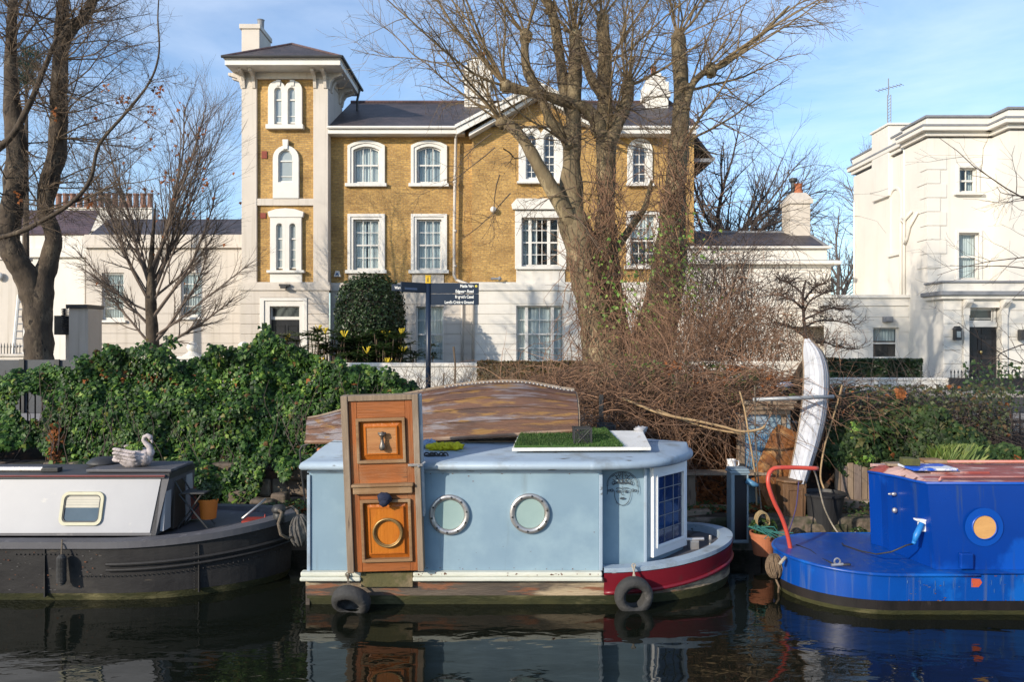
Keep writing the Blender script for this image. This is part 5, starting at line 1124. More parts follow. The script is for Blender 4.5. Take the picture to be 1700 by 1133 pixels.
# stool-table and pots on the fore deck
T = thing('folding_stool', 'black folding slatted stool with crossed legs on the narrowboat deck', 'stool', P(325,862,9.0))
a = P(326,818,9.0); zf_ = .645
mb = MB(); mb.box(a.x-.13,a.x+.14,a.y-.13,a.y+.13,a.z,a.z+.018); mb.build('seat', m_tarpaint, T, bevel=.004)
for yy in (-.11,.11):
    mb = MB(); mb.tube([(a.x-.15,a.y+yy,a.z),(a.x+.17,a.y+yy,zf_)], .01, 6); mb.build('leg', m_tarpaint, T); mb = MB(); mb.tube([(a.x+.1,a.y+yy*.85,a.z),(a.x-.17,a.y+yy*.85,zf_)], .01, 6); mb.build('leg', m_tarpaint, T)
mb = MB()
for yy in (-.11,.11): mb.tube([(a.x-.11,a.y+yy,a.z),(a.x-.24,a.y+yy,a.z+.22)], .009, 6)
mb.tube([(a.x-.24,a.y-.11,a.z+.22),(a.x-.24,a.y+.11,a.z+.22)], .012, 6); mb.build('back_frame', m_tarpaint, T)
def pot(px, py_t, py_b, wpx, Y, label, mat, leafm, nl, lr, lh, flare=.82, cat='plant pot', name='plant_pot', lsize=.04, fl=None):
    c = P(px, py_b, Y); r = wpx*Y/F/2; h = Z(py_t,Y)-Z(py_b,Y); T = thing(name, label, cat, c)
    m_ = MB(); m_.lathe([(r*flare,0),(r*.97,h*.84),(r*1.03,h*.85),(r*1.05,h),(r*.93,h),(r*.9,h*.9),(0.01,h*.9)], c, 28, 'z', cap=True); m_.build('pot', mat, T, smooth=False)
    m_ = MB(); m_.lathe([(0.01,h*.915),(r*.9,h*.9)], c, 20, cap=False); m_.build('soil', m_earth, T)
    if nl:
        rg_ = random.Random(int(px)); m_ = MB(); leaves(m_, nl, ell(c+Vector((0,0,h+lh*.6)), (lr,lr,lh)), lsize, rg_, up=.4)
        for i in range(14): m_.tube([c+Vector((0,0,h*.9)), c+Vector((rg_.uniform(-lr,lr)*.8,rg_.uniform(-lr,lr)*.8,h+rg_.uniform(.3,1)*lh))], .003, 3)
        m_.build('plant', leafm, T)
    return T
pot(346,828,861,31,9.15,'bright orange plastic pot with leafy plant on the narrowboat deck', M('orange_plastic', (.58,.17,.025), (.5,.14,.02), 4, .5, .05), m_mahonia, 420, .14, .12, .8)
pot(322,822,860,30,9.42,'dull brick red pot behind the folding stool', M('dull_red_pot', (.22,.07,.05), (.16,.05,.04), 5, .8, .2), m_dead, 60, .08, .06, .85)
loc('tiller_bar', m_chrome, [P(402,862,9.0),P(441,829,9.25)], .014, 'pale metal bar propped at a slant on the black bow', 'bar')
mb = MB(); c = P(430,860,9.2); mb.box(c.x-.17,c.x+.12,c.y-.1,c.y+.12,.64,.68); mb.lathe([(.012,0),(.018,.02),(.006,.09)], (P(440,858,9.1).x,9.1,.67), 8); o = recentre(mb.build('red_box', M('red_metal', (.3,.03,.02), (.2,.02,.015), 6, .5), bevel=.01)); tag(o, 'small dull red metal box on the deck near the black bow', 'box')
# ---------------------------------------------------------------- blue narrowboat on the right
H = Hull(8.78, .84, 9.5, 3.85, 2.93, pw=.5)
def up3(x): t = max(0, (3.85-x)/.92); return t*t
B3 = thing('narrowboat', 'bright blue steel narrowboat with rounded stern and red roof', 'narrowboat', (5,8.78,0))
mb = MB(); H.strip(mb, lambda x: -.3, lambda x: .05, -.15, -.005, sub=3); mb.build('slime_line', m_slime, B3, smooth=True)
mb = MB(); H.strip(mb, .048, lambda x: .15-.0*up3(x), -.005, -.0, sub=2); mb.build('black_band', M('black_bitumen', (.01,.009,.009), (.02,.016,.015), 3, .55, .2, 14, stretch=(2,2,.6), c3=(.055,.045,.038), s3=6, t3=(.62,.75), spec=.25), B3, smooth=True)
mb = MB(); H.strip(mb, .148, lambda x: .41+.03*up3(x), .006, .012, sub=3); mb.build('hull', m_blue, B3, smooth=True)
mb = MB(); H.deck(mb, lambda x: .418+.03*up3(x), .01); mb.build('deck', m_blue, B3)
mb = MB(); ol = [p for p in H.outline(.012) if p[0] <= 4.93 or p[1] > 8.78]; n_ = [i for i, p in enumerate(H.outline(.012)) if p[1] <= 8.78 and p[0] <= 4.93]; full = H.outline(.012)
mb.tube([(full[i][0],full[i][1],.405+.03*up3(full[i][0])) for i in range(n_[0], len(full))], .019, 8); mb.build('rubbing_strake', m_blue, B3, smooth=True)
zt0, zt1 = 1.24, 1.285
plan = [(1446,903),(1466,909),(1476,914),(1486,918),(1500,924),(1524,935),(1545,943),(1553,946.5)]
lo = []
for px, py in plan: Yq = (ZC-.42)*F/(py-566.5); lo.append((X(px,Yq), Yq))
lo += [(9.5, 8.03)]
cx_ = 6.5
rows = []
for k in range(5):
    u = k/4; z = .42+(1.285-.42)*u; rows.append([(x-(.03*u if i < 6 else .05*u*(i < 8)), y+.06*u*(1 if i >= 6 else 0), z-(.045*u*(1-min(i/7,1)))) for i, (x, y) in enumerate(lo)])
mb = MB(); mb.sheet(rows); top = rows[-1]; back = [(9.5,9.45,1.27),(4.3,9.45,1.24)]
mb.sheet([[(lo[0][0],lo[0][1],.42),(4.25,9.45,.42),(9.5,9.45,.42)],[(top[0][0],top[0][1],top[0][2]),back[1],back[0]]]); cab3 = mb.build('cabin', m_bluec, B3)
for p in cab3.data.polygons: p.use_smooth = False
mb = MB()
tp = list(top); bk = [(p[0]+.0, 9.42, p[2]) for p in tp]
mb.sheet([tp, [(a[0]+.03, a[1]+.06, a[2]+.012) for a in tp], [(max(a[0]+.08,4.25), min(8.75,9.1) if a[1] < 8.75 else a[1]+.1, a[2]+.06) for a in tp], [(max(a[0],4.25), 9.45, a[2]) for a in tp]]); mb.build('cabin_roof', m_redroof, B3)
mb = MB(); mb.tube([p for p in tp], .016, 6); mb.build('roof_edge', m_bluel, B3, smooth=True)
mb = MB(); mb.tube([(X(1556,8.2),8.16,1.31),(X(1562,8.2),8.2,1.335),(9.5,8.2,1.345)], .013, 6)
mb.tube([(X(1566,9),9.1,1.36),(9.5,9.1,1.365)], .018, 6); mb.build('handrail', M('pink_red_rail', (.42,.13,.1), (.5,.25,.22), 6, .5), B3, smooth=True)
mb = MB(); mb.box(X(1530,8.7),X(1626,8.7),8.5,9.0,1.3,1.345); mb.build('hatch_slide', m_redroof, B3, bevel=.008)
mb = MB(); mb.box(X(1505,8.6),X(1578,8.6),8.45,8.8,1.36,1.385); o = recentre(mb.build('painted_board', [M('flaked_blue_board', (.012,.1,.55), (.01,.08,.45), 2, .5, .1, c3=(.6,.62,.65), s3=4, t3=(.5,.56), st3=(1,1,1))], bevel=.004)); tag(o, 'blue and white painted board lying across the blue narrowboat roof', 'board')
rr = random.Random(4)
for i, (px, py, Yc, wd, dp, ht, lab, mt) in enumerate(((1490,775,8.95,.22,.14,.03,'grey weathered plank end nearest the left corner of the blue roof',m_woodg),(1513,776,8.62,.17,.16,.075,'mossy green topped log block on the blue narrowboat roof',None),(1533,771,9.1,.2,.12,.05,'pale timber offcut behind the mossy log on the blue roof',m_woodg),(1553,776,8.8,.24,.18,.035,'flat brown board offcut right of the mossy log on the blue roof',m_woodh))):
    c = P(px, py, Yc); mb = MB(); z = 1.388 if i in (1,3) else 1.33; mb.prism([(c.x-wd/2,c.y),(c.x+wd/2,c.y-.03),(c.x+wd/2-.02,c.y+dp),(c.x-wd/2+.03,c.y+dp)], z, z+ht, 'z'); o = recentre(mb.build('timber_offcut', mt or M('mossy_log', (.1,.1,.03), (.06,.06,.02), 8, .9, .5), bevel=.008)); tag(o, lab, 'timber')
# round wooden blank porthole
c = P(1634,876,8.075); yv = c.y
mb = MB(); mb.lathe([(.118,.012),(.118,-.012),(.126,-.016),(.13,.012)], c, 40, 'y', cap=False); r_ = mb.build('porthole', m_bluel, B3, smooth=True)
mb = MB(); mb.lathe([(0,-.005),(.118,-.005)], c, 36, 'y', cap=False); mb.build('wooden_blank', M('pine_disc', (.6,.33,.12), (.5,.26,.09), 3, .6, .1, 10, stretch=(1,1,5), c3=(.42,.22,.1), s3=5, t3=(.6,.75)), r_)
mb = MB(); mb.lathe([(.13,.004),(.195,.004)], c+Vector((0,-.003,0)), 40, 'y', cap=False); mb.build('paint_ring', m_bluel, r_)
mb = MB(); c = P(1606,931,8.03); mb.box(c.x-.07,c.x+.06,c.y-.01,c.y+.04,c.z-.09,c.z+.07); mb.build('side_plate', m_bluec, B3, bevel=.012)
mb = MB(); c = P(1621,968,7.93); mb.prism([(c.x-.05,c.z-.045),(c.x+.02,c.z-.045),(c.x+.055,c.z),(c.x+.035,c.z+.035),(c.x-.05,c.z+.042)], c.y-.004, c.y+.01); mb.build('primer_patch', M('orange_primer', (.5,.09,.04), (.42,.07,.03), 5, .7, .1), B3)
mb = MB(); mb.box(X(1551,8.0),X(1567,8.0),7.935,7.95,Z(954,8),Z(951,8)); mb.build('paint_chip', m_cabwhite, B3)
for px, py in ((1486,821),(1489,822.5)): pass
mb = MB(); Yq = 8.66
for px, py, r_ in ((1483,821,.012),(1489,821,.018),(1490,848,.026)):
    c = P(px, py, Yq); mb.blob((c.x-.03,c.y,c.z), (.03,r_,r_*1.2), 10, 6)
mb.build('door_latch', m_chrome, B3, smooth=True)
mb = MB(); c = P(1530,873,8.22); mb.box(c.x-.035,c.x+.05,c.y-.03,c.y+.02,c.z-.06,c.z+.06); mb.prism([(c.x-.08,c.z+.075),(c.x+.05,c.z+.065),(c.x+.05,c.z+.045),(c.x-.075,c.z+.055)], c.y-.04, c.y+.02); sk = mb.build('power_socket', m_plastic, B3, bevel=.006)
mb = MB(); p0 = c+Vector((-.03,-.03,-.01)); mb.tube([p0+Vector((.02,0,.04)), p0+Vector((-.05,-.02,-.08)), p0+Vector((-.075,-.03,-.14))], [.03,.032,.022], 12); mb.tube([p0+Vector((-.075,-.03,-.14)), p0+Vector((-.085,-.03,-.165))], .022, 10); mb.build('power_plug', M('blue_plastic', (.02,.18,.5), (.02,.15,.42), 3, .4, 0), sk, smooth=True)
loc('power_cable', m_tarpaint, [p0+Vector((-.085,-.03,-.165)),P(1505,906,8.1),P(1480,917,8.2),P(1455,921,8.3),P(1430,916,8.5),P(1400,906,9.0),P(1390,890,9.8)], .008, 'thin black cable running from the white socket across the blue deck', 'cable')
# red swan-neck tiller pipe
tl = [P(1313,920,8.85),P(1311,905,8.84),P(1305,880,8.82),P(1297,858,8.8),P(1287,838,8.78),P(1279,818,8.76),P(1275,801,8.76),P(1277,787,8.78),P(1284,779,8.8),P(1295,777,8.8),P(1320,777,8.82),P(1358,778.5,8.85)]
def spline(pts, n=5):
    out = []
    for i in range(len(pts)-1):
        p0, p1, p2, p3 = pts[max(i-1,0)], pts[i], pts[i+1], pts[min(i+2,len(pts)-1)]
        for q_ in range(n):
            t = q_/n; out.append(.5*((2*p1)+(p2-p0)*t+(2*p0-5*p1+4*p2-p3)*t*t+(3*p1-p0-3*p2+p3)*t**3))
    out.append(pts[-1]); return out
mb = MB(); mb.tube(spline(tl), .024, 10); mb.build('tiller', M('coral_red_paint', (.5,.07,.045), (.42,.055,.04), 4, .4, .05, c3=(.32,.1,.07), s3=8, t3=(.6,.7)), B3, smooth=True)
mb = MB(); mb.lathe([(.05,-.02),(.05,.05),(.035,.06)], P(1313,922,8.85), 12); mb.build('rudder_post', m_blue, B3)
loc('stern_chain', m_ropel, [P(1316,921,8.75),P(1307,924,8.6),P(1300,930,8.5),P(1294,938,8.5)], .018, 'pale rope lashing at the foot of the red tiller', 'rope')
loc('mooring_line', m_tarpaint, [P(1322,906,9.0),P(1345,915,8.8),P(1362,928,8.5),P(1386,939,8.2),P(1412,938,8.1)], .013, 'dark mooring line lying across the blue stern deck', 'rope')
mb = MB(); c = P(1390,936,8.15); mb.torus((c.x,c.y,c.z+.02), .03, .009, 'y', 14, 6); mb.tube([c+Vector((-.06,0,-.02)),c+Vector((.06,0,-.01))], .016, 6); mb.build('mooring_ring', m_chrome, B3)
mb = MB(); c = P(1286,941,8.72); mb.blob(c, (.085,.09,.125), 18, 12, .25, 6, 9)
rr = random.Random(9)
for i in range(22):
    a = rr.uniform(0,6.28); mb.tube([c+Vector((.092*math.sin(.3+2.5*k/8)*math.cos(a+k*.12), .097*math.sin(.3+2.5*k/8)*math.sin(a+k*.12), .133*math.cos(.3+2.5*k/8))) for k in range(9)], .01, 5)
mb.tube([c+Vector((0,-.02,-.12)),c+Vector((.03,-.05,-.2)),c+Vector((.02,-.06,-.28))], .012, 6)
o = recentre(mb.build('rope_fender', M('brown_rope', (.2,.14,.09), (.12,.08,.05), 20, .95, .8, 50), smooth=True)); tag(o, 'frayed brown rope fender hanging off the rounded blue stern', 'fender')
loc('shore_cable', m_ropel, spline([P(1342,776,9.6),P(1352,783,9.8),P(1360,810,10.0),P(1368,842,10.1),P(1382,872,10.2),P(1397,893,10.0)]), .011, 'grey cable sagging from the red tiller to the quay', 'cable')

# ================================================================ quay clutter between the boats
def gz(x, y): return ground_z(x, y)
# stone retaining wall on the left bank
A = thing('stone_wall', 'crumbling stone retaining wall under the ivy on the left bank', 'wall', (-5,11.5,.4))
rr = random.Random(21); mb = MB(); z = .3; row = 0
while z < .78:
    h = rr.uniform(.2,.28); x = -10-rr.uniform(0,.4)
    while x < -2.0:
        wd = rr.uniform(.35,.75); o_ = rr.uniform(-.03,.05); dz_ = rr.uniform(-.015,.015)
        if not (z > .75 and rr.random() < .18): mb.box(x+.008, x+wd-.008, 11.3+o_, 11.8, z+dz_+.008, z+h+dz_-.008)
        x += wd
    z += h; row += 1
mb.build('wall', m_stone, A, bevel=.03)
mb = MB(); mb.box(-10,-1.9,11.36,11.85,.2,.88); mb.build('mortar', m_earth, A)
rr = random.Random(6)
A = thing('quay_edging', 'worn timber and stone edging along the far bank waterline', 'kerb', (0,10.5,0))
mb = MB(); x = -10
while x < 10:
    wd = rr.uniform(.7,1.4); mb.box(x+.01, x+wd-.01, 10.42+rr.uniform(-.02,.02), 10.75, -.5, .4+rr.uniform(-.02,.03)); x += wd
mb.build('edge_stone', m_stone, A, bevel=.03)
for px, py, Yc, s_, lab in ((398,822,11.15,.24,'square dark stone lying by the foot of the ivy wall'),(437,840,10.95,.3,'pale squared stone block on the bank behind the black bow'),(465,826,11.1,.2,'small brown stone block leaning on the wall by the pale stone')):
    c = P(px, py, Yc); z0 = gz(c.x,c.y)-.03; mb = MB(); mb.prism([(c.x-s_*.6,z0),(c.x+s_*.6,z0),(c.x+s_*.55,c.z+s_*.3),(c.x-s_*.5,c.z+s_*.35)], Yc-.12, Yc+.12); o = recentre(mb.build('stone_block', m_stone, bevel=.03)); tag(o, lab, 'stone block')
loc('bank_pipe', m_tarpaint, [P(497,745,10.9),P(500,741,10.9),P(504,741,10.9)]+[P(497,745,10.9)], .015, 'short bent black pipe end by the left end of the houseboat roof', 'pipe')
bpy.data.objects['bank_pipe'].data.clear_geometry()
mb = MB(); mb.tube([P(512,738,10.8),P(502,741,10.8),P(498,748,10.8),P(501,790,10.8),P(509,850,10.8)], .014, 6); 
me = bpy.data.objects['bank_pipe']; c0 = me.location.copy(); me.data.from_pydata([tuple(Vector(v)-c0) for v in mb.v], [], mb.f); me.data.update(); me['label'] = 'thin bent black pipe standing by the left end of the houseboat roof'

# timber plank fence
A = thing('plank_fence', 'weathered vertical plank fence holding the bank behind the blue boat', 'fence', (X(1418,11.2),11.2,.4))
rr = random.Random(31)
x = X(1386,11.2); i = 0
while x < X(1640,11.2):
    wd = rr.uniform(.085,.13); mb = MB(); zt_ = Z(772,11.2)+rr.uniform(-.03,.04); mb.box(x+.004, x+wd-.004, 11.2+rr.uniform(-.012,.012), 11.24, .3, zt_); mb.build('plank', m_woodg if rr.random() < .7 else M('grey_plank', (.22,.17,.14), (.14,.105,.09), 4, .85, .3, stretch=(6,1,.6)), A, bevel=.004); x += wd; i += 1
mb = MB(); mb.box(X(1384,11.1),X(1640,11.1),11.0,11.18,.3,.52); mb.build('sleeper', m_woodg, A, bevel=.015)
# service post
A = thing('service_post', 'grey blue mooring service post with dark window and blue socket', 'service post', P(1228,905,10.0))
Yq = 10.0; x0, x1, z0, z1 = X(1214,Yq), X(1243,Yq), Z(903,Yq), Z(787,Yq)
m_post = M('post_grey_paint', (.2,.26,.3), (.16,.215,.25), 3, .5, .05, c3=(.3,.33,.34), s3=6, t3=(.6,.75))
mb = MB(); mb.ring(rect(x0,x1,z0,z1), rect(x0+.045,x1-.02,z0+.04,z1-.02), Yq, Yq+.05); mb.box(x0+.001,x1-.001,Yq+.05,Yq+.22,z0,z1); mb.build('post_body', m_post, A, bevel=.008)
mb = MB(); mb.box(x0+.05,x1-.022,Yq+.02,Yq+.045,z0+.045,z1-.025); mb.build('dark_panel', m_blackgloss, A)
mb = MB(); mb.box(x0-.015,x1+.015,Yq-.015,Yq+.235,z1,z1+.03); mb.box(x0-.005,x1+.005,Yq-.005,Yq+.225,z1+.03,z1+.06); mb.build('post_cap', m_post, A, bevel=.01)
mb = MB(); c = P(1250,804,9.95); mb.tube([c+Vector((-.06,.05,.03)),c+Vector((.0,0,0)),c+Vector((.06,-.01,-.02))], [.04,.035,.02], 10); mb.build('socket_outlet', M('socket_blue', (.08,.2,.32), (.06,.16,.27), 4, .4, 0), A, smooth=True)
# shelf with enamel jug
A = thing('plank_shelf', 'rough plank shelf on posts under the brambles beside the houseboat bow', 'shelf', (X(1170,10.9),10.9,.45))
zs_ = Z(784,10.9)
mb = MB(); mb.box(X(1120,10.9),X(1278,10.9),10.8,11.1,zs_-.035,zs_); mb.build('shelf_board', m_woodg, A, bevel=.006)
for px in (1146,1226): mb = MB(); mb.box(X(px,10.95)-.05,X(px,10.95)+.05,10.86,11.0,.35,zs_-.037); mb.build('post', m_woodg, A, bevel=.006)
J = thing('enamel_jug', 'white enamel jug on the plank shelf left of the service post', 'jug', (X(1214,10.95),10.95,zs_))
mb = MB(); c = (X(1214,10.95),10.95,zs_); mb.lathe([(.055,0),(.065,.01),(.068,.06),(.06,.11),(.058,.15),(.068,.165),(.06,.165),(.05,.15),(.05,.02),(.01,.015)], c, 24, cap=False); mb.build('jug_body', m_plastic, J, smooth=True)
mb = MB(); mb.tube([Vector(c)+Vector((.055,0,.145)),Vector(c)+Vector((.1,0,.14)),Vector(c)+Vector((.105,0,.09)),Vector(c)+Vector((.065,0,.05))], .009, 6); mb.build('handle', m_plastic, J, smooth=True)
for px, py, Yc, wd, ht, lab in ((1152,885,10.6,.45,.07,'long rough timber baulk on the leafy bank by the maroon bow'),(1185,868,10.9,.5,.08,'grey timber baulk lying further back among fallen leaves'),(1148,835,11.0,.09,.32,'short upright timber stub on the leafy bank')):
    c = P(px, py, Yc); z0 = gz(c.x,c.y)-.02; mb = MB(); mb.box(c.x-wd/2,c.x+wd/2,Yc-.06,Yc+.08,z0,max(z0+.08,c.z+ht/2)); o = recentre(mb.build('timber_baulk', m_woodg, bevel=.012)); o.rotation_euler = (0,0,R(8 if px < 1160 else -6)); tag(o, lab, 'timber')
# old window-door with blue panes and pediment
A = thing('painted_cabinet', 'old pale blue cabinet door with lattice panes under a wooden cornice', 'cabinet', P(1262,790,11.2)); Yq = 11.2
def fx(p): return X(p, Yq)
def fz(p): return Z(p, Yq)
mb = MB(); mb.box(fx(1236),fx(1312),Yq,Yq+.04,.45,fz(678)); mb.build('panel', m_paleblue, A)
mb = MB(); mb.box(fx(1224),fx(1236),Yq-.03,Yq+.06,.45,fz(688)); mb.box(fx(1296),fx(1305),Yq-.02,Yq+.06,.8,fz(688)); mb.build('jamb', m_woodg, A, bevel=.008)
mb = MB(); mb.box(fx(1234),fx(1308),Yq-.1,Yq+.08,fz(688),fz(680)); mb.box(fx(1236),fx(1313),Yq-.14,Yq+.08,fz(680),fz(672)); mb.box(fx(1231),fx(1316),Yq-.17,Yq+.08,fz(672),fz(665)); mb.build('cornice', m_woodg, A, bevel=.012)
for i, (pa_, pb_) in enumerate(((1240,1256),(1258,1273))):
    mb = MB(); mb.box(fx(pa_),fx(pb_),Yq-.012,Yq-.002,fz(775),fz(722)); pn = mb.build('pane', M('blue_old_glass', (.16,.32,.48), (.12,.26,.42), 4, .15, .1, 10, spec=.7), A)
    mb = MB()
    for k in range(1,4): xx = fx(pa_)+(fx(pb_)-fx(pa_))*k/4; mb.box(xx-.004,xx+.004,Yq-.02,Yq-.013,fz(775),fz(722))
    for k in range(1,6): zz = fz(775)+(fz(722)-fz(775))*k/6; mb.box(fx(pa_),fx(pb_),Yq-.021,Yq-.0125,zz-.004,zz+.004)
    mb.build('lattice_bar', m_lead, pn)
mb = MB(); mb.prism([(fx(1238),fz(705)),(fx(1276),fz(705)),(fx(1270),fz(690)),(fx(1257),fz(683)),(fx(1244),fz(690))], Yq-.03, Yq); mb.build('arched_head', m_roofblue, A, bevel=.006)
# leaning brown shutter
A = thing('brown_shutter', 'brown planked wooden shutter leaning at a slant beside the pale blue cabinet', 'shutter', P(1283,850,10.75))
q0, q1, q2, q3 = P(1258,806,10.8), P(1272,832,10.75), P(1329,722,11.15), P(1297,708,11.2)
q0 = P(1262,795,10.8); q1 = P(1278,842,10.7)
n_ = (q1-q0).cross(q2-q1).normalized()
if n_.y > 0: n_ = -n_
A0 = [P(1268,842,10.72), P(1284,846,10.7), P(1329,724,11.1), P(1297,709,11.15)]
A0 = [P(1256,800,10.8), P(1286,866,10.7), P(1335,725,11.1), P(1297,706,11.15)]
mb = MB()
th = Vector((-.05,.1,.02))
def lerp2(u, v): return A0[0].lerp(A0[1],u).lerp(A0[3].lerp(A0[2],u),v)
for k in range(4):
    u0, u1 = k/4+.008, (k+1)/4-.008; vs = [lerp2(u0,0),lerp2(u1,0),lerp2(u1,1),lerp2(u0,1)]; mb.add(vs+[v+th for v in vs], [(0,1,2,3),(7,6,5,4),(0,4,5,1),(1,5,6,2),(2,6,7,3),(3,7,4,0)])
m_shut = M('brown_shutter_wood', (.23,.09,.026), (.13,.05,.018), 4, .5, .3, 10, stretch=(2,2,2), c3=(.36,.2,.08), s3=3, t3=(.52,.68)); mb.build('shutter_board', m_shut, A)
mb = MB()
for v0 in (.12,.5,.86):
    vs = [lerp2(0,v0)-th*.35,lerp2(1,v0)-th*.35,lerp2(1,v0+.07)-th*.35,lerp2(0,v0+.07)-th*.35]; mb.add(vs+[v+th*.34 for v in vs], [(0,1,2,3),(7,6,5,4),(0,4,5,1),(1,5,6,2),(2,6,7,3),(3,7,4,0)])
mb.build('ledger', m_shut, A)
# white dinghy stood on end
A = thing('upright_rowing_boat', 'narrow white clinker rowing boat stood on end against the bank', 'rowing boat', P(1330,802,10.6))
cl = [(1329,803,10.55),(1338,770,10.65),(1348,730,10.8),(1356,690,10.95),(1360,650,11.05),(1360,615,11.1),(1354,585,11.12),(1344,563,11.12)]
wl = [.02,.34]
hw = [15,17,19.5,21,21,20,16,4]
lft, mid = [], []
rows = []
for (px,py,Yc), h in zip(cl, hw):
    row = []
    for k in range(9):
        u = k/8*2-1; dpt = (1-abs(u)**2.2)*.2*(h/18); c = P(px+u*h, py, Yc); row.append((c.x, c.y-dpt+.12, c.z+(-.0)))
    rows.append(row)
# plank steps
mb = MB(); rows2 = []
for r_ in rows:
    nr = []
    for k in range(8):
        a, b = Vector(r_[k]), Vector(r_[k+1]); nr += [tuple(a+Vector((0,-.012 if k else 0,0))), tuple(b)]
    rows2.append(nr)
def dense(rows, n=4):
    out = []
    for i in range(len(rows)-1):
        for q_ in range(n):
            t = q_/n; p = lambda j, c: Vector(rows[min(max(j,0),len(rows)-1)][c])
            out.append([.5*((2*p(i,c))+(p(i+1,c)-p(i-1,c))*t+(2*p(i-1,c)-5*p(i,c)+4*p(i+1,c)-p(i+2,c))*t*t+(3*p(i,c)-p(i-1,c)-3*p(i+1,c)+p(i+2,c))*t**3) for c in range(len(rows[0]))])
    out.append([Vector(v) for v in rows[-1]]); return out
d_ = dense(rows2); mb.sheet(d_)
m_wb = M('weathered_white_boat_paint', (.5,.51,.55), (.4,.41,.45), 2.5, .6, .15, 20, stretch=(4,1,.5), c3=(.22,.21,.2), s3=4, t3=(.57,.72))
mb.build('hull', m_wb, A, solid=.012)
mb = MB()
for j in range(1, 15, 2): mb.tube([r_[j]+Vector((0,-.005,0)) for r_ in d_], .006, 4)
o = mb.build('plank_seam', m_woodg, A)
mb = MB(); mb.tube([r_[0] for r_ in d_], .017, 6); mb.tube([r_[-1] for r_ in d_], .017, 6); mb.build('gunwale', m_woodg, A)
mb = MB(); 
ctr = [r_[8] for r_ in d_]
mb.tube([c+Vector((0,-.012,0)) for c in ctr], .012, 5); mb.build('keel', m_wb, A)
# wooden stool-box and black tub
A = thing('wooden_pedestal', 'brown carved wooden pedestal with overhanging top beside the black tub', 'pedestal', P(1320,875,10.5)); Yq = 10.5
x0, x1 = X(1302,Yq), X(1337,Yq); zb_, zt_ = Z(868,Yq), Z(804,Yq)
m_ped = wood('dark_pedestal_wood', (.16,.085,.04), (.09,.05,.028), (.2,.12,.06), (5,5,.7))
mb = MB(); mb.prism([(x0-.0,zb_),(x1+.0,zb_),(x1+.02,zt_),(x0-.02,zt_)], Yq, Yq+.28); mb.ring(rect(x0+.03,x1-.03,zb_+.05,zt_-.05), rect(x0+.06,x1-.06,zb_+.09,zt_-.09), Yq-.012, Yq+.002); mb.build('body', m_ped, A, bevel=.01)
mb = MB(); mb.lathe([(.17,0),(.2,.015),(.2,.035),(.19,.045),(.01,.05)], ((x0+x1)/2,Yq+.14,zt_), 8); mb.build('top', m_ped, A, bevel=.006)
mb = MB(); mb.box(x0-.03,x1+.03,Yq-.03,Yq+.31,zb_-.035,zb_); 
for xx in (x0,x1): 
    for yy in (Yq,Yq+.28): mb.lathe([(.04,0),(.05,.03),(.03,.06)], (xx,yy,zb_-.095), 10)
mb.build('base', m_ped, A, bevel=.006)
A = thing('black_tub', 'large black plastic planting tub beside the wooden pedestal', 'tub', P(1366,880,10.5))
c = P(1366,880,10.6); h = Z(818,10.6)-c.z; mb = MB(); mb.lathe([(.2,0),(.27,h*.93),(.295,h*.94),(.3,h),(.275,h),(.26,h*.92),(.01,h*.9)], c, 32); mb.build('tub', M('black_plastic', (.018,.018,.02), (.03,.03,.032), 3, .5, .05), A)
mb = MB(); mb.box(c.x-.3,c.x+.25,c.y-.2,c.y+.25,gz(c.x,c.y)-.05,c.z); o = recentre(mb.build('stone_slab', m_stone, bevel=.02)); tag(o, 'low stone slab under the black tub', 'stone slab')
pot(1268,884,921,44,9.7,'terracotta pot with trailing plant and coiled hose on the quay', m_terra, m_mahonia, 160, .16, .1, .75, lsize=.06)
mb = MB(); c = P(1265,868,9.7)
for i in range(7): 
    pts = [c+Vector((.075*math.cos(2*math.pi*k/24)*(1+.08*math.sin(i)), .02*i-.06, .11*math.sin(2*math.pi*k/24)*(1-.06*math.cos(i*2))+.02)) for k in range(25)]; mb.tube(pts, .007, 5)
o = recentre(mb.build('coiled_hose', M('tan_hose', (.3,.22,.11), (.22,.16,.08), 8, .6, 0), smooth=True)); tag(o, 'tan hose hung in a loose coil above the terracotta pot', 'hose')
mb = MB(); rr = random.Random(12); c = P(1262,880,9.6)
for i in range(12): mb.tube([c+Vector((rr.uniform(-.15,.15),rr.uniform(-.1,.05),.03)), c+Vector((rr.uniform(-.15,.25),-.12,rr.uniform(.0,.1))), c+Vector((rr.uniform(0,.35),-.15,rr.uniform(-.12,0)))], .007, 4)
o = recentre(mb.build('green_netting', M('teal_cord', (.03,.14,.12), (.02,.1,.09), 5, .8, 0))); tag(o, 'tangle of teal green cord spilling over the terracotta pot rim', 'cord')
A = thing('white_trough', 'white trough of low green plants on the quay behind the blue deck', 'planter', P(1425,897,9.9)); c = P(1425,898,9.9)
mb = MB(); mb.box(c.x-.12,c.x+.12,c.y-.07,c.y+.07,c.z,c.z+.075); mb.build('trough', m_plastic, A, bevel=.008); mb = MB(); leaves(mb, 200, ell(c+Vector((0,0,.1)), (.11,.07,.06)), .035, random.Random(14), up=.6); mb.build('plant', m_mahonia, A)
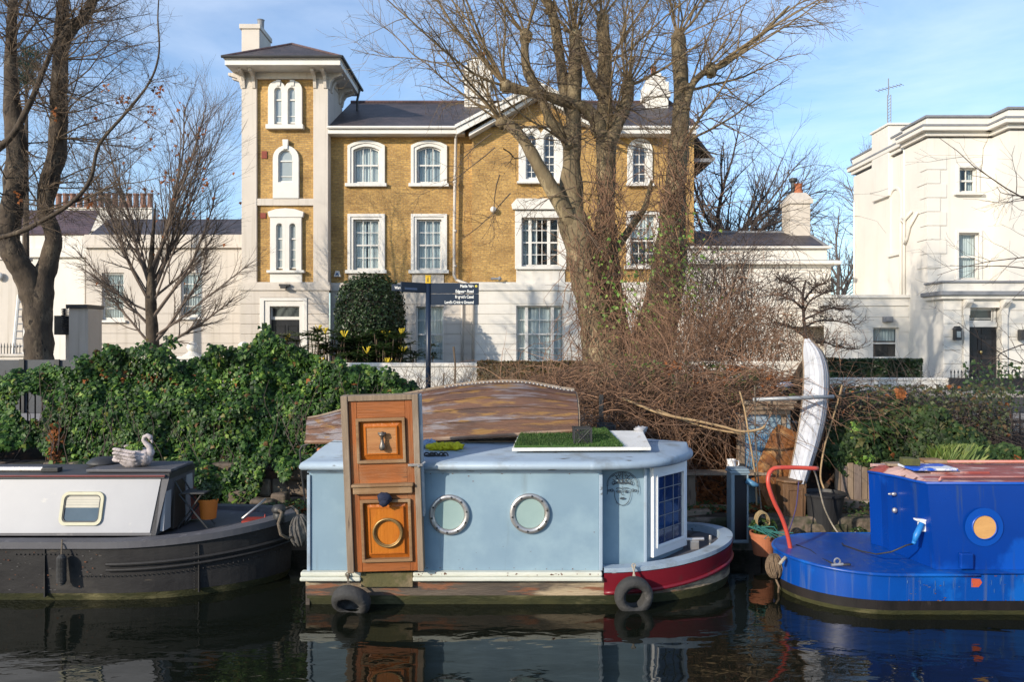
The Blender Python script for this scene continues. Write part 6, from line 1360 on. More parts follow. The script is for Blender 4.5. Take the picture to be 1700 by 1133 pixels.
# poles, sticks and pipes
A = thing('scaffold_pipe', 'grey scaffold pipe lying level across the front of the white upright boat', 'pipe', P(1320,661,10.7)); mb = MB(); mb.tube([P(1250,664,10.7),P(1384,659,10.72)], .026, 12); mb.build('pipe', M('galvanised_steel', (.36,.37,.38), (.28,.29,.3), 6, .5, .1, metal=.3), A, smooth=True)
loc('rusty_rod', m_barkd, [P(1384,659,10.72),P(1400,656,10.9),P(1446,648,11.9)], .012, 'thin brown rod running on right from the scaffold pipe end', 'rod')
loc('dead_stem', m_deadstem, spline([P(1030,660,11.0),P(1060,673,10.9),P(1100,688,10.7),P(1160,700,10.6),P(1200,709,10.5),P(1232,717,10.4),P(1262,713,10.4),P(1270,707,10.4)],4), .018, 'long straw coloured dead stem reaching from the brambles to the cabinet', 'stem')
loc('dead_stem', m_deadstem, spline([P(1090,680,10.9),P(1140,700,10.75),P(1190,714,10.6),P(1236,721,10.45)],4), .014, 'straw coloured stem lying just under the long one beside it', 'stem')
loc('dead_stem', m_deadstem, spline([P(1228,650,10.6),P(1236,680,10.5),P(1241,710,10.4),P(1246,740,10.4),P(1254,790,10.4),P(1256,840,10.3)],4), .012, 'upright pale stem in front of the blue lattice panes', 'stem')
loc('dead_stem', m_deadstem, spline([P(1398,640,11.2),P(1390,670,11.1),P(1378,710,11.0),P(1368,745,10.8),P(1362,790,10.6),P(1368,812,10.5)],4), .013, 'pale bent stem rising out of the black tub beside the white boat', 'stem')
loc('old_rope', m_rope, spline([P(1253,640,10.7),P(1254,700,10.6),P(1256,760,10.4),P(1262,830,10.2),P(1272,910,9.6)],4), .009, 'dark rope hanging straight down before the pale blue cabinet', 'rope')
loc('old_rope', M('violet_rope', (.07,.05,.14), (.05,.04,.1), 10, .9, .3), spline([P(1326,800,10.2),P(1322,840,10.1),P(1314,870,10.0),P(1306,893,9.9)],4), .008, 'violet rope hanging down over the wooden pedestal', 'rope')
mb = MB(); c = P(1302,640,11.4); mb.blob(c, (.13,.1,.045), 14, 8, .5, 3, 3); o = recentre(mb.build('plastic_bag', M('blue_white_bag', (.4,.45,.55), (.3,.34,.45), 6, .5, .3), smooth=True)); tag(o, 'crumpled pale plastic bag caught in the brambles by the white boat', 'bag')
mb = MB(); c = P(1338,640,11.55); mb.prism([(c.x-.3,c.z-.5),(c.x+.1,c.z-.55),(c.x+.14,c.z+.25),(c.x+.02,c.z+.5),(c.x-.22,c.z+.1)], 11.5, 11.55); o = recentre(mb.build('scrap_board', m_barkd, bevel=.006)); tag(o, 'dark scrap board standing behind the white upright boat', 'board')
mb = MB(); mb.box(X(998,10.9)-.03,X(998,10.9)+.03,10.87,10.93,.4,Z(655,10.9)); o = recentre(mb.build('mooring_stake', m_tarpaint, bevel=.006)); tag(o, 'black square post among brambles behind the turf mat', 'post')

# ================================================================ signpost
Yq = 13.6; S = thing('signpost', 'dark navy fingerpost with white lettering behind the upturned rowing boat', 'signpost', P(712,650,Yq))
def fx(p): return X(p, Yq)
def fz(p): return Z(p, Yq)
x0 = fx(711); mb = MB(); mb.lathe([(.045,1.2),(.045,fz(470))], (x0,Yq,0), 16); mb.build('pole', m_navy, S, smooth=True)
mb = MB(); mb.box(x0-.045,x0+.045,Yq-.045,Yq+.045,fz(471),fz(459)); mb.box(x0-.05,x0+.05,Yq-.05,Yq+.05,fz(459),fz(457.5)); cp = mb.build('cap', M('sign_yellow', (.62,.4,.02), (.55,.35,.02), 3, .45, 0), S, bevel=.004)
mb = MB(); mb.tube([(x0,Yq-.047,fz(462)),(x0-.004,Yq-.047,fz(465))], .006, 5); mb.tube([(x0-.004,Yq-.047,fz(465)),(x0-.014,Yq-.047,fz(468.5))], .0045, 5); mb.tube([(x0-.004,Yq-.047,fz(465)),(x0+.01,Yq-.047,fz(468.5))], .0045, 5); mb.tube([(x0-.012,Yq-.047,fz(464)),(x0+.012,Yq-.047,fz(464.5))], .004, 5); mb.blob((x0,Yq-.047,fz(461)), (.006,.004,.006), 8, 6); mb.build('walking_figure', m_navy, cp)
def text(parent, body, size, loc_, rot, al, mat):
    cu = bpy.data.curves.new('lettering', 'FONT'); cu.body = body; cu.size = size; cu.align_x = al; cu.align_y = 'CENTER'; cu.extrude = .0015; cu.offset = .0018; cu.space_character = 1.0
    t = bpy.data.objects.new('tmp', cu); C.objects.link(t); dg = bpy.context.evaluated_depsgraph_get(); me = bpy.data.meshes.new_from_object(t.evaluated_get(dg)); bpy.data.objects.remove(t); bpy.data.curves.remove(cu)
    me.materials.clear(); me.materials.append(mat); o = bpy.data.objects.new('lettering', me); C.objects.link(o); o.parent = parent
    q_ = parent
    while q_ not in ROOT: q_ = q_.parent
    o.location = Vector(loc_)-ROOT[q_]; o.rotation_euler = rot; o.scale = (.76,1,1); me.name = 'lettering'; return o
m_letter = M('white_lettering', (.78,.78,.76), (.74,.74,.72), 5, .5, 0)
for pa, pb, lines in ((470.5,487.6,((475.5,'Maida Vale'),(484.2,'Edgware Road'))),(488.4,506.5,((493.4,"Regent's Canal"),(502.3,"Lord's Cricket Ground")))):
    mb = MB(); mb.box(x0+.03, fx(795), Yq-.012, Yq+.012, fz(pb), fz(pa)); f_ = mb.build('finger_board', m_navy, S, bevel=.004)
    for py, tx in lines: text(f_, tx, .07, (fx(786.5), Yq-.0155, fz(py)), (R(90),0,0), 'RIGHT', m_letter)
    if lines[0][1].startswith('Maida'):
        mb = MB(); mb.lathe([(0,-.003),(.022,0)], (fx(790.5),Yq-.0125,fz(475.5)), 12, 'y', cap=False); mb.build('marker_dot', M('yellow_dot', (.6,.5,.08), (.55,.45,.07)), f_)
# arm pointing to the left, and one turned towards the canal
mb = MB(); mb.box(fx(650), x0-.05, Yq+.01, Yq+.034, fz(483), fz(472)); f_ = mb.build('finger_board', m_navy, S, bevel=.004); text(f_, 'Warwick Ave', .065, (fx(655), Yq+.006, fz(478)), (R(90),0,0), 'LEFT', m_letter)
mb = MB(); mb.box(0, .52, -.012, .012, fz(487), fz(470.5)); f_ = placed('finger_board', m_navy, S, mb, (x0-.03, Yq-.02), R(180+42), bevel=.004)
mb = MB(); mb.box(.2,.45,-.0155,-.0125,fz(483),fz(479.5)); mb.v = [(v[0],-v[1],v[2]) for v in mb.v]; placed('faded_lettering', M('faded_blue_lettering', (.12,.16,.26), (.1,.14,.22)), f_, mb, (x0-.03, Yq-.02), R(180+42))

# scratches, rust runs and chips on the boats' paint (thin marks lying on the steel)
def marks(parent, name, mat, n, fn, seed):
    r_ = random.Random(seed); m_ = MB()
    for i in range(n):
        x, y, z, w_, h_ = fn(r_); k = r_.randint(5,7); pts = []
        for j in range(k): a_ = 2*math.pi*j/k; q_ = r_.uniform(.55,1); pts.append((x+w_*q_*math.cos(a_), y, z+h_*q_*math.sin(a_)))
        m_.add(pts, [tuple(range(k-1,-1,-1))])
    o = m_.build(name, mat, parent); o['kind'] = 'stuff'; return o
m_run = M('pale_lime_run', (.09,.19,.36), (.05,.13,.33), 8, .7, 0); m_rust = M('rust_mark', (.16,.06,.025), (.09,.035,.02), 10, .9, .2); m_chip = M('pale_chip', (.16,.15,.145), (.09,.085,.085), 8, .8, 0)
def on_blue(r_):
    x = r_.uniform(3.9,6.2); top = r_.random() < .5
    return x, 8.78-.858, (.385 if top else r_.uniform(.28,.36))-r_.uniform(0,.05), r_.uniform(.002,.005), r_.uniform(.02,.06)
marks(B3, 'paint_run', m_run, 26, on_blue, 1)
marks(B3, 'rust_speck', m_rust, 40, lambda r_: (r_.uniform(3.9,6.2), 8.78-.8585, r_.choice((.155,.16,.4,r_.uniform(.16,.4))), r_.uniform(.004,.018), r_.uniform(.002,.007)), 2)
marks(B3, 'chipped_paint', m_chip, 24, lambda r_: (r_.uniform(3.9,6.2), 8.78-.859, r_.uniform(.15,.41), r_.uniform(.003,.022), r_.uniform(.001,.0035)), 3)
marks(B1, 'rust_speck', m_rust, 26, lambda r_: (r_.uniform(-1.0,.9), 8.2675, r_.choice((.37,.38,1.36,r_.uniform(.36,1.37))), r_.uniform(.003,.014), r_.uniform(.002,.008)), 4)
marks(B1, 'rail_stain', m_rust, 26, lambda r_: (r_.uniform(-1.0,.9), 8.1985, r_.uniform(.315,.35), r_.uniform(.004,.02), r_.uniform(.003,.012)), 6)
marks(B2, 'hull_scrape', m_chip, 34, lambda r_: (r_.uniform(-5.4,-4.3), 8.348, r_.uniform(.1,.55), r_.uniform(.003,.025), r_.uniform(.0015,.004)), 7)
marks(B2, 'rust_speck', m_rust, 22, lambda r_: (r_.uniform(-5.4,-4.3), 8.3475, r_.uniform(.1,.57), r_.uniform(.004,.02), r_.uniform(.003,.012)), 8)
# ================================================================ ivy, hedges, brambles
def interp(pl, x):
    for (x0, y0), (x1, y1) in zip(pl[:-1], pl[1:]):
        if x0 <= x <= x1: return y0+(y1-y0)*(x-x0)/(x1-x0)
    return pl[0][1] if x < pl[0][0] else pl[-1][1]
def ivy_leaf(mb, p, nv, size, rng):
    t = Vector((rng.gauss(0,.6), rng.gauss(0,.3), -1)); t = (t-nv*t.dot(nv))
    if t.length < 1e-3: return
    t.normalize(); b = nv.cross(t); s = size
    f = nv*s*.12
    mb.add([p-t*s*.38, p-t*s*.1+b*s*.5-f, p+t*s*.12+b*s*.28, p+t*s*.6, p+t*s*.12-b*s*.28, p-t*s*.1-b*s*.5-f], [(0,5,4,3),(0,3,2,1)])
def ivy_sheet(n, pl_top, pl_bot, Yf, size, rng, hole=None, px=(0,660), depth=.32, sel=None, Yr=11.9):
    a, b, c = MB(), MB(), MB()
    k = 0
    while k < n:
        x = rng.uniform(*px); top = interp(pl_top, x); bot = interp(pl_bot, x)
        e = noise.noise(Vector((x*.03, 1.7, 0)))*14+noise.noise(Vector((x*.11, 5, 0)))*9
        y = rng.uniform(top+e-4, bot+e*.8)
        k += 1
        if hole and hole(x, y): continue
        X0 = X(x, Yr); Z0 = Z(y, Yr)
        q = Vector((X0*1.6, Z0*1.6, 3.3)); lump = noise.noise(q)*.26+noise.noise(q*2.3)*.16
        dpt = rng.random()**1.5*depth
        Yl = Yf(Z0)-lump+dpt; f = Yl/Yr
        p = Vector((X0*f, Yl, ZC+(Z0-ZC)*f))
        e2 = .05; gx = (noise.noise(q+Vector((e2,0,0)))-noise.noise(q-Vector((e2,0,0))))/(2*e2)*.42; gz_ = (noise.noise(q+Vector((0,e2,0)))-noise.noise(q-Vector((0,e2,0))))/(2*e2)*.42
        nv = Vector((-gx*1.2, -1, .45-gz_*1.2)) 
        nv = (nv.normalized()+Vector((rng.gauss(0,.38),rng.gauss(0,.38),rng.gauss(0,.38)))).normalized()
        s = size*rng.uniform(.4,1.35); kind = sel(x, y, rng) if sel else 0
        ivy_leaf((a, b, c)[kind], p, nv, s, rng)
    return a, b, c
rng = random.Random(101)
m_ivyd = leaf_mat('dull_ivy_leaf', [(0,(.014,.026,.01)), (.5,(.028,.055,.016)), (.85,(.05,.085,.022)), (1,(.1,.09,.03))], .55, .2, .25)
top = [(-60,624),(40,622),(80,612),(120,622),(150,597),(180,587),(240,584),(270,577),(300,602),(330,600),(360,588),(400,590),(425,565),(440,550),(455,572),(480,574),(520,590),(560,604),(600,608),(640,622),(668,642),(700,652)]
bot = [(-60,765),(60,742),(85,770),(110,790),(150,800),(200,800),(260,805),(320,838),(350,845),(400,838),(428,822),(445,772),(470,806),(488,775),(510,770),(540,760),(600,760),(700,735)]
def hole(x, y):
    return ((x-52)/26)**2+((y-676)/26)**2 < 1+.5*noise.noise(Vector((x*.1,y*.1,0))) or ((x-25)/50)**2+((y-762)/16)**2 < 1
def sel(x, y, r):
    if ((x-93)/14)**2+((y-735)/36)**2 < 1: return 2 if r.random() < .75 else 0
    if abs(y-(618+(x-160)*.13)) < 9 and 165 < x < 300: return 2 if r.random() < .2 else 0
    v = noise.noise(Vector((x*.045, y*.045, 9)))
    if v > .42: return 1 if r.random() < .55 else 0
    if v < -.62: return 2 if r.random() < .2 else 0
    return 0
A = thing('ivy_hedge', 'thick green ivy smothering the railings on the left bank', 'hedge', (-5,11.8,1.0))
a, b, c = ivy_sheet(62000, top, bot, lambda z: 11.42+.32*(z-1) if z > 1 else 11.42-.42*min(1,(1-z)*4), .073, rng, hole, (-60,700), .42, sel)
# sprigs along the top
for px, y0, y1 in ((438,575,545),(405,592,572),(240,588,566),(285,582,560),(570,610,598),(640,640,612),(182,590,572),(655,640,618),(350,592,574),(130,606,590)):
    p0, p1 = P(px,y0,11.6), P(px+rng.uniform(-8,8),y1,11.5)
    for i in range(40):
        p = p0.lerp(p1, rng.random())+Vector((rng.gauss(0,.05),rng.gauss(0,.05),rng.gauss(0,.02))); ivy_leaf(a, p, Vector((rng.gauss(0,.5),-1,rng.uniform(0,1))).normalized(), rng.uniform(.05,.09), rng)
f_ = a.build('foliage', m_ivy, A); b.build('young_foliage', m_ivyb, A); c.build('dead_foliage', m_dead, A)
mb = MB()
for i in range(110):
    x = rng.uniform(-60,680); p = P(x, interp(bot,x)+rng.uniform(-20,30), 11.6+rng.uniform(-.3,.2)); pts = [p]
    if hole(x, 690): continue
    for k in range(6): p = p+Vector((rng.uniform(-.12,.12),rng.uniform(-.05,.06),rng.uniform(.1,.25))); pts.append(p)
    mb.tube(pts, [.009-.001*k for k in range(7)], 3, False)
mb.build('stem', m_twigd, A)
# black railings glimpsed through the ivy, left and right
def railings(px0, px1, Yr, y_t, y_b, n, label):
    T = thing('railings', label, 'railings', (X((px0+px1)/2,Yr),Yr,1.2), 'black railings along the towpath'); m_ = MB()
    for i in range(n): x = X(px0+(px1-px0)*i/(n-1),Yr); m_.lathe([(.012,Z(y_b,Yr)),(.012,Z(y_t,Yr)),(.001,Z(y_t,Yr)+.1)], (x,Yr,0), 6)
    m_.build('bar', m_blackgloss, T); m_ = MB(); m_.box(X(px0,Yr)-.1,X(px1,Yr)+.1,Yr-.012,Yr+.012,Z(y_t,Yr)-.12,Z(y_t,Yr)-.08); m_.box(X(px0,Yr)-.1,X(px1,Yr)+.1,Yr-.012,Yr+.012,Z(y_b,Yr)+.08,Z(y_b,Yr)+.12); m_.build('rail', m_blackgloss, T)
railings(-40,120,12.3,625,712,14,'black iron railings glimpsed through the gap in the left ivy'); railings(1560,1760,12.2,690,770,16,'black iron railings standing behind the grass at the right edge')
def qpx(x, y, Y): return P(x, y, Y)
# right bank: ivy mixed with dry growth
topr = [(1370,715),(1400,700),(1440,690),(1500,672),(1560,685),(1600,715),(1640,738),(1720,760)]; botr = [(1370,775),(1400,785),(1440,775),(1500,778),(1560,780),(1720,792)]
A = thing('ivy_bank', 'mixed green and russet ivy above the plank fence on the right bank', 'hedge', (6,11.4,1.0))
def selr(x, y, r):
    v = noise.noise(Vector((x*.03, y*.04, 2))); return 2 if (v > .4 and r.random() < .12) else (1 if (v < -.45 and r.random() < .3) else 0)
a, b, c = ivy_sheet(9500, topr, botr, lambda z: 11.15+.35*(z-1), .085, rng, None, (1372,1720), .4, selr, 11.4); a.build('foliage', m_ivyd, A); b.build('young_foliage', m_ivyb, A); c.build('dead_foliage', m_dead, A)
A = tag(recentre((lambda m_: (m_, [m_.add([p-Vector((.003,0,0)), p+Vector((.003,0,0)), p+Vector((dx_*.45,-.02,h*.65))+Vector((.003,0,0)), p+Vector((dx_,-.06,h*.9))], [(0,1,2,3)]) for p, dx_, h in [(P(rng.gauss(1578,12),792,10.75+rng.uniform(-.2,.2)), rng.gauss(.03,.12), rng.uniform(.22,.52)) for _ in range(1300)]])[0])(MB()).build('grass_tuft', m_grassb)), 'bright yellow green grass tuft on the bank above the red roof', 'grass tuft')
# brambles and dry stems round the pale tree
def env_top(x): return interp([(780,640),(850,622),(920,612),(980,602),(1030,592),(1090,588),(1160,592),(1230,598),(1290,608),(1340,620),(1400,630),(1500,645),(1620,660)], x)
def env_bot(x): return interp([(800,650),(950,668),(1000,705),(1080,715),(1140,695),(1200,680),(1240,665),(1320,690),(1400,700),(1620,720)], x)
def tangle(n, pxr, Yr, rng, rad=(.003,.008), steps=9, stp=.16, top=env_top, bot=env_bot, back=None):
    m_ = MB(); k = 0
    while k < n:
        x = rng.triangular(*pxr) if len(pxr) == 3 else rng.uniform(*pxr); y0, y1 = top(x), bot(x); u = rng.random()**.75; y = y0+(y1-y0)*u**.8; Y_ = rng.uniform(*Yr); p = P(x, y, Y_); k += 1
        d = Vector((rng.gauss(0,1), rng.gauss(0,.5), rng.gauss(.15,.7))).normalized(); r0 = rng.uniform(*rad); pts = [p]; curl = Vector((rng.gauss(0,.12),rng.gauss(0,.12),-rng.uniform(.02,.22)))
        s_ = stp*rng.uniform(.4,1.2)
        for i in range(steps):
            d = (d+curl+Vector((rng.gauss(0,.16),rng.gauss(0,.16),rng.gauss(0,.16)))).normalized(); p = p+d*s_
            if p.z < ground_z(p.x, p.y)+.05: d.z = abs(d.z)*.4
            pts.append(p.copy())
        m_.tube(pts, [r0*(1-.75*i/steps) for i in range(steps+1)], 3, False)
    return m_
A = thing('bramble_thicket', 'wide brown leafless bramble thicket tumbling down the bank under the pale tree', 'brambles', (3,12,1.1))
mb = tangle(2700, (790,1460,1080), (10.9,13.3), rng, (.003,.008), 9, .14); mb.build('stem', m_twigr, A)
mb = tangle(1500, (860,1430,1160), (11.5,13.8), rng, (.002,.005), 8, .11); mb.build('fine_stem', m_twigd, A)
mb = MB()
for i in range(520):
    x = rng.triangular(1010,1420,1180); p = P(x, 600, rng.uniform(12,14)); h_ = rng.uniform(.5,2.1)*(1-abs(x-1170)/330); d_ = Vector((rng.gauss(0,.3),rng.gauss(0,.2),1)).normalized(); pts = [p]
    for k in range(9): d_ = (d_+Vector((rng.gauss(0,.2),rng.gauss(0,.15),rng.gauss(-.05-.03*k,.12)))).normalized(); p = p+d_*max(h_,.3)/7; pts.append(p.copy())
    mb.tube(pts, [.0055*(1-.085*k) for k in range(10)], 3, False)
    for k in range(3):
        q_ = pts[rng.randrange(2,9)]; d2 = Vector((rng.gauss(0,1),rng.gauss(0,.6),rng.gauss(.3,.6))).normalized(); mb.tube([q_, q_+d2*.12, q_+d2*.22+Vector((0,0,rng.gauss(0,.05)))], [.0035,.003,.002], 3, False)
mb.build('tall_stem', m_twigr, A)
mb = MB()
for i in range(330):
    x = rng.gauss(1205,48); p = P(x, rng.uniform(480,620), rng.uniform(13.2,15)); h_ = rng.uniform(.9,2.9)*max(.25,1-abs(x-1195)/150); d_ = Vector((rng.gauss(0,.25),rng.gauss(0,.2),1)).normalized(); pts = [p]
    for k in range(12): d_ = (d_+Vector((rng.gauss(0,.22),rng.gauss(0,.15),rng.gauss(.03-.035*k,.12)))).normalized(); p = p+d_*h_/9; pts.append(p.copy())
    mb.tube(pts, [.0055*(1-.06*k) for k in range(13)], 3, False)
    for k in range(5):
        q_ = pts[rng.randrange(2,12)]; d2 = Vector((rng.gauss(0,1),rng.gauss(0,.6),rng.gauss(.1,.6))).normalized(); mb.tube([q_, q_+d2*.14, q_+d2*.26+Vector((0,0,rng.gauss(-.03,.06)))], [.0035,.003,.002], 3, False)
mb.build('climbing_stem', m_twigd, A)
mb = tangle(420, (985,1240), (10.8,11.6), rng, (.004,.009), 10, .14, lambda x: 640, lambda x: 720); mb.build('trailing_stem', m_twigr, A)
mb = MB(); a2 = MB()
for i in range(1700):
    x = rng.triangular(980,1440,1180); y = rng.uniform(env_top(x)+10, env_bot(x)); p = P(x, y, rng.uniform(11.2,13.4)); v = noise.noise(Vector((x*.02,y*.02,1)))
    ivy_leaf(mb if v > -.05 else a2, p, Vector((rng.gauss(0,.6),-1,rng.gauss(.5,.5))).normalized(), rng.uniform(.04,.075), rng)
mb.build('foliage', leaf_mat('bramble_leaf', [(0,(.04,.07,.02)),(.6,(.08,.12,.03)),(1,(.18,.18,.05))]), A); a2.build('dead_foliage', m_dead, A)
A = thing('dry_scrub', 'dry twiggy scrub with a few russet leaves below the clipped green hedge', 'scrub', (6,12.5,1.1))
mb = tangle(1700, (1370,1690), (11.4,13.2), rng, (.002,.006), 8, .12, lambda x: interp([(1370,640),(1450,628),(1560,640),(1640,680)],x), lambda x: 730); mb.build('stem', m_twigd, A)
mb = MB(); a2 = MB()
for i in range(3000):
    x = rng.uniform(1375,1680); y = 725-85*rng.random()**1.3; ivy_leaf(mb if rng.random() < .975 else a2, P(x,y,rng.uniform(11.4,12.6)), Vector((rng.gauss(0,.6),-1,rng.gauss(.5,.5))).normalized(), rng.uniform(.04,.08), rng)
for px, py in ((1497,655),(1498,652)):
    for i in range(9): ivy_leaf(a2, P(px+rng.gauss(0,4),py+rng.gauss(0,4),11.4), Vector((rng.gauss(0,.4),-1,.4)).normalized(), .09, rng)
mb.build('foliage', leaf_mat('olive_leaf', [(0,(.03,.045,.015)),(.7,(.06,.075,.025)),(1,(.12,.07,.03))]), A); a2.build('dead_foliage', m_dead, A)
A = thing('dry_weeds', 'thin pale dry stems and seedheads in front of the white garden wall', 'weeds', (-1,13,1.3))
mb = MB()
for i in range(150):
    x = rng.uniform(655,860); p = P(x, 655, rng.uniform(11.8,13.0)); pts = [p]; d = Vector((rng.gauss(0,.35),0,1))
    for k in range(6): d = (d+Vector((rng.gauss(0,.25),rng.gauss(0,.1),rng.gauss(-.05,.15)))).normalized(); p = p+d*rng.uniform(.05,.12); pts.append(p)
    mb.tube(pts, [.005-.0006*k for k in range(7)], 3, False)
mb.tube([P(754,655,12.8),P(756,610,12.8),P(753,576,12.8)], .016, 5); mb.tube([P(735,650,12.8),P(737,620,12.8)], .012, 5); mb.build('stem', m_twig, A)
# clipped hedges, dome and garden shrubs
def box_hedge(name, label, px0, px1, y_top, Y0, Y1, mat, n, size, seed, zb=1.3):
    T = thing(name, label, 'hedge', (X((px0+px1)/2,Y0),Y0,zb)); r_ = random.Random(seed); x0, x1, z1 = X(px0,Y0), X(px1,Y0), Z(y_top,Y0)
    def fn(r):
        x = r.uniform(x0,x1); nn = noise.noise(Vector((x*2,seed,0)))*.06
        if r.random() < .7: return (x, Y0+nn+r.uniform(0,.08), r.uniform(zb,z1+nn)), (0,-1,.3)
        return (x, r.uniform(Y0,Y1), z1+nn-r.uniform(0,.06)), (0,-.2,1)
    m_ = MB(); leaves(m_, n, fn, size, r_); m_.build('foliage', mat, T); m_ = MB(); m_.box(x0+.05,x1-.05,Y0+.12,Y1,zb,z1-.1); m_.build('dark_core', m_twigd, T)  # solid dark block inside stands in for shade between the leaves
m_russet = leaf_mat('russet_hedge_leaf', [(0,(.05,.05,.018)),(.5,(.1,.075,.03)),(1,(.17,.09,.035))], .6)
box_hedge('clipped_hedge', 'low clipped olive brown hedge before the villa gable bay', 792, 1000, 601, 23.5, 24.3, m_russet, 5000, .09, 3)
box_hedge('clipped_hedge', 'clipped dark green hedge along the white boundary wall on the right', 1376, 1532, 597, 22.75, 23.6, m_box, 5200, .09, 5)
A = thing('topiary_dome', 'tall clipped dark green evergreen dome beside the tower', 'topiary', P(615,610,27.4)); c = P(615,535,27.4)
rw, rh = 56*27.4/F, 78*27.4/F
def dome(r):
    d = Vector((r.gauss(0,1),r.gauss(0,1),r.gauss(0,1))).normalized(); pz = d.z; k = r.uniform(.84,1.03)+noise.noise(d*4)*.07+(.05 if r.random() < .04 else 0); sq = (abs(d.x)**2.6+abs(d.y)**2.6+abs(d.z)**2.6)**(-1/2.6)
    return (c.x+d.x*sq*rw*k*(1.0 if pz > 0 else 1-.12*abs(pz)), c.y+d.y*sq*rw*k, c.z+d.z*sq*rh*k), d
mb = MB(); leaves(mb, 15000, dome, .085, random.Random(7), .2); mb.build('foliage', m_box, A); mb = MB(); mb.blob(c, (rw*.84,rw*.84,rh*.84), 18, 12, .1); mb.build('dark_core', m_twigd, A, smooth=True)  # dark solid blob inside gives the gaps in the foliage their shade
def mahonia(px, py, Y, n, seed, label, fl=2, s_=1.0):
    n = int(n*2.2)
    T = thing('mahonia_shrub', label, 'shrub', P(px, 612, Y), 'mahonia shrubs under the tower and dome'); r_ = random.Random(seed); lf, fw, sm = MB(), MB(), MB(); cx = P(px, py, Y)
    for i in range(n):
        tip = cx+Vector((r_.uniform(-.75,.75)*s_, r_.uniform(-.4,.4), r_.uniform(-.9,.12)*s_)); sm.tube([Vector((tip.x*.7+cx.x*.3, tip.y, 1.3)), tip], .018, 4)
        for k in range(11):
            a_ = 2*math.pi*k/11+r_.random()*.4; el_ = r_.uniform(.1,.7); d = Vector((math.cos(a_)*math.cos(el_), math.sin(a_)*math.cos(el_), math.sin(el_))); p = tip.copy(); L_f = r_.uniform(.26,.4)*s_
            for q_ in range(6):
                d = (d-Vector((0,0,.08))).normalized(); p = p+d*L_f/6; sd_ = d.cross(Vector((0,0,1))); sd_.normalize(); l_ = .11*s_*(1-.06*q_)
                for sg in (-1,1): w_ = d*.036*s_; t_ = sd_*sg*l_-Vector((0,0,.02)); lf.add([p-w_*.6, p+t_*.5-w_, p+t_, p+t_*.5+w_], [(0,1,2,3)])
        if i < fl:
            for k in range(9):
                a_ = r_.random()*6.28; d = Vector((math.cos(a_)*.45, math.sin(a_)*.65, r_.uniform(.5,1.1))).normalized()
                for q_ in range(11): p = tip+d*(.03+.022*q_)*s_; fw.add([p+Vector((.016,0,0)),p+Vector((0,0,.022)),p+Vector((-.016,0,0)),p+Vector((0,-.016,-.014))], [(0,1,2,3)])
    lf.build('foliage', m_mahonia, T); sm.build('stem', m_twig, T)
    if fl: fw.build('flower_spike', m_yellow, T)
mahonia(500,560,26.0,7,1,'spiky shrub with yellow flowers at the black tower door',1); mahonia(535,552,26.2,8,2,'tallest spiky shrub between the tower door and the dome',2); mahonia(562,560,26.3,6,3,'yellow flowered spiky shrub against the left side of the dome',3)
mahonia(632,562,26.0,9,4,'spiky shrub with yellow flowers low before the dome',3); mahonia(655,552,26.2,7,5,'spiky shrub overlapping the right side of the dome',2); mahonia(688,572,26.3,8,6,'dark flowerless spiky shrub under the ground floor window',0,.9); mahonia(590,590,25.6,8,8,'low feathery green shrub at the foot of the dome',1,.8)
mahonia(530,590,25.5,5,9,'low yellow flowered shrub just above the garden wall coping',4,.7)

# ================================================================ trees
def rot_dir(d, ang, rng):
    o = d.orthogonal().normalized(); a = rng.uniform(0, 2*math.pi); o = o*math.cos(a)+d.cross(o)*math.sin(a); return (d*math.cos(ang)+o*math.sin(ang)).normalized()
def branch(mb, p, d, L, r, rng, lvl, spec):
    """spec: list per level of (children, length ratio, angle min, angle max, up pull, wobble, segments)"""
    nc, lr, a0, a1, upp, wob, sg = spec[lvl]; pts, dirs = [p.copy()], [d.copy()]
    for i in range(sg):
        d = (d+Vector((rng.gauss(0,wob),rng.gauss(0,wob),rng.gauss(0,wob)+upp))).normalized(); p = p+d*L/sg; pts.append(p.copy()); dirs.append(d.copy())
    mb.tube(pts, [max(r*(1-.74*i/sg), .0022) for i in range(sg+1)], (6,5,4,3,3)[min(lvl+(0 if r > .03 else 1),4)], False)
    if lvl+1 < len(spec):
        for c in range(nc):
            t = rng.uniform(.18,1.0); i = min(int(t*sg), sg-1); q = pts[i].lerp(pts[i+1], t*sg-i)
            branch(mb, q, rot_dir(dirs[i], R(rng.uniform(a0,a1)), rng), L*lr*rng.uniform(.6,1.25)*(1.1-.45*t), max(r*(1-.6*t)*.5,.003), rng, lvl+1, spec)
def limb(mb, pts, rad, n=10, knobs=True, rng=None):
    pp = [P(*q) for q in pts]; sp = spline(pp, 5); k = len(sp); rs = []
    for i in range(k):
        u = i/5; j = min(int(u), len(rad)-2); rs.append(rad[j]+(rad[j+1]-rad[j])*(u-j))
    if rng:
        rs = [r*(1+.09*noise.noise(v*3.1)+.06*noise.noise(v*8)) for r, v in zip(rs, sp)]
    vs0 = len(mb.v); mb.tube(sp, rs, n, False)
    if rng:
        for i in range(vs0, len(mb.v)):
            v = Vector(mb.v[i]); j = (i-vs0)//n; c = sp[j]; k_ = 1+.16*noise.noise(v*2.6)+.1*noise.noise(v*6.5); mb.v[i] = tuple(c+(v-c)*k_)
    return sp
px2m = lambda r, Y: r*Y/F
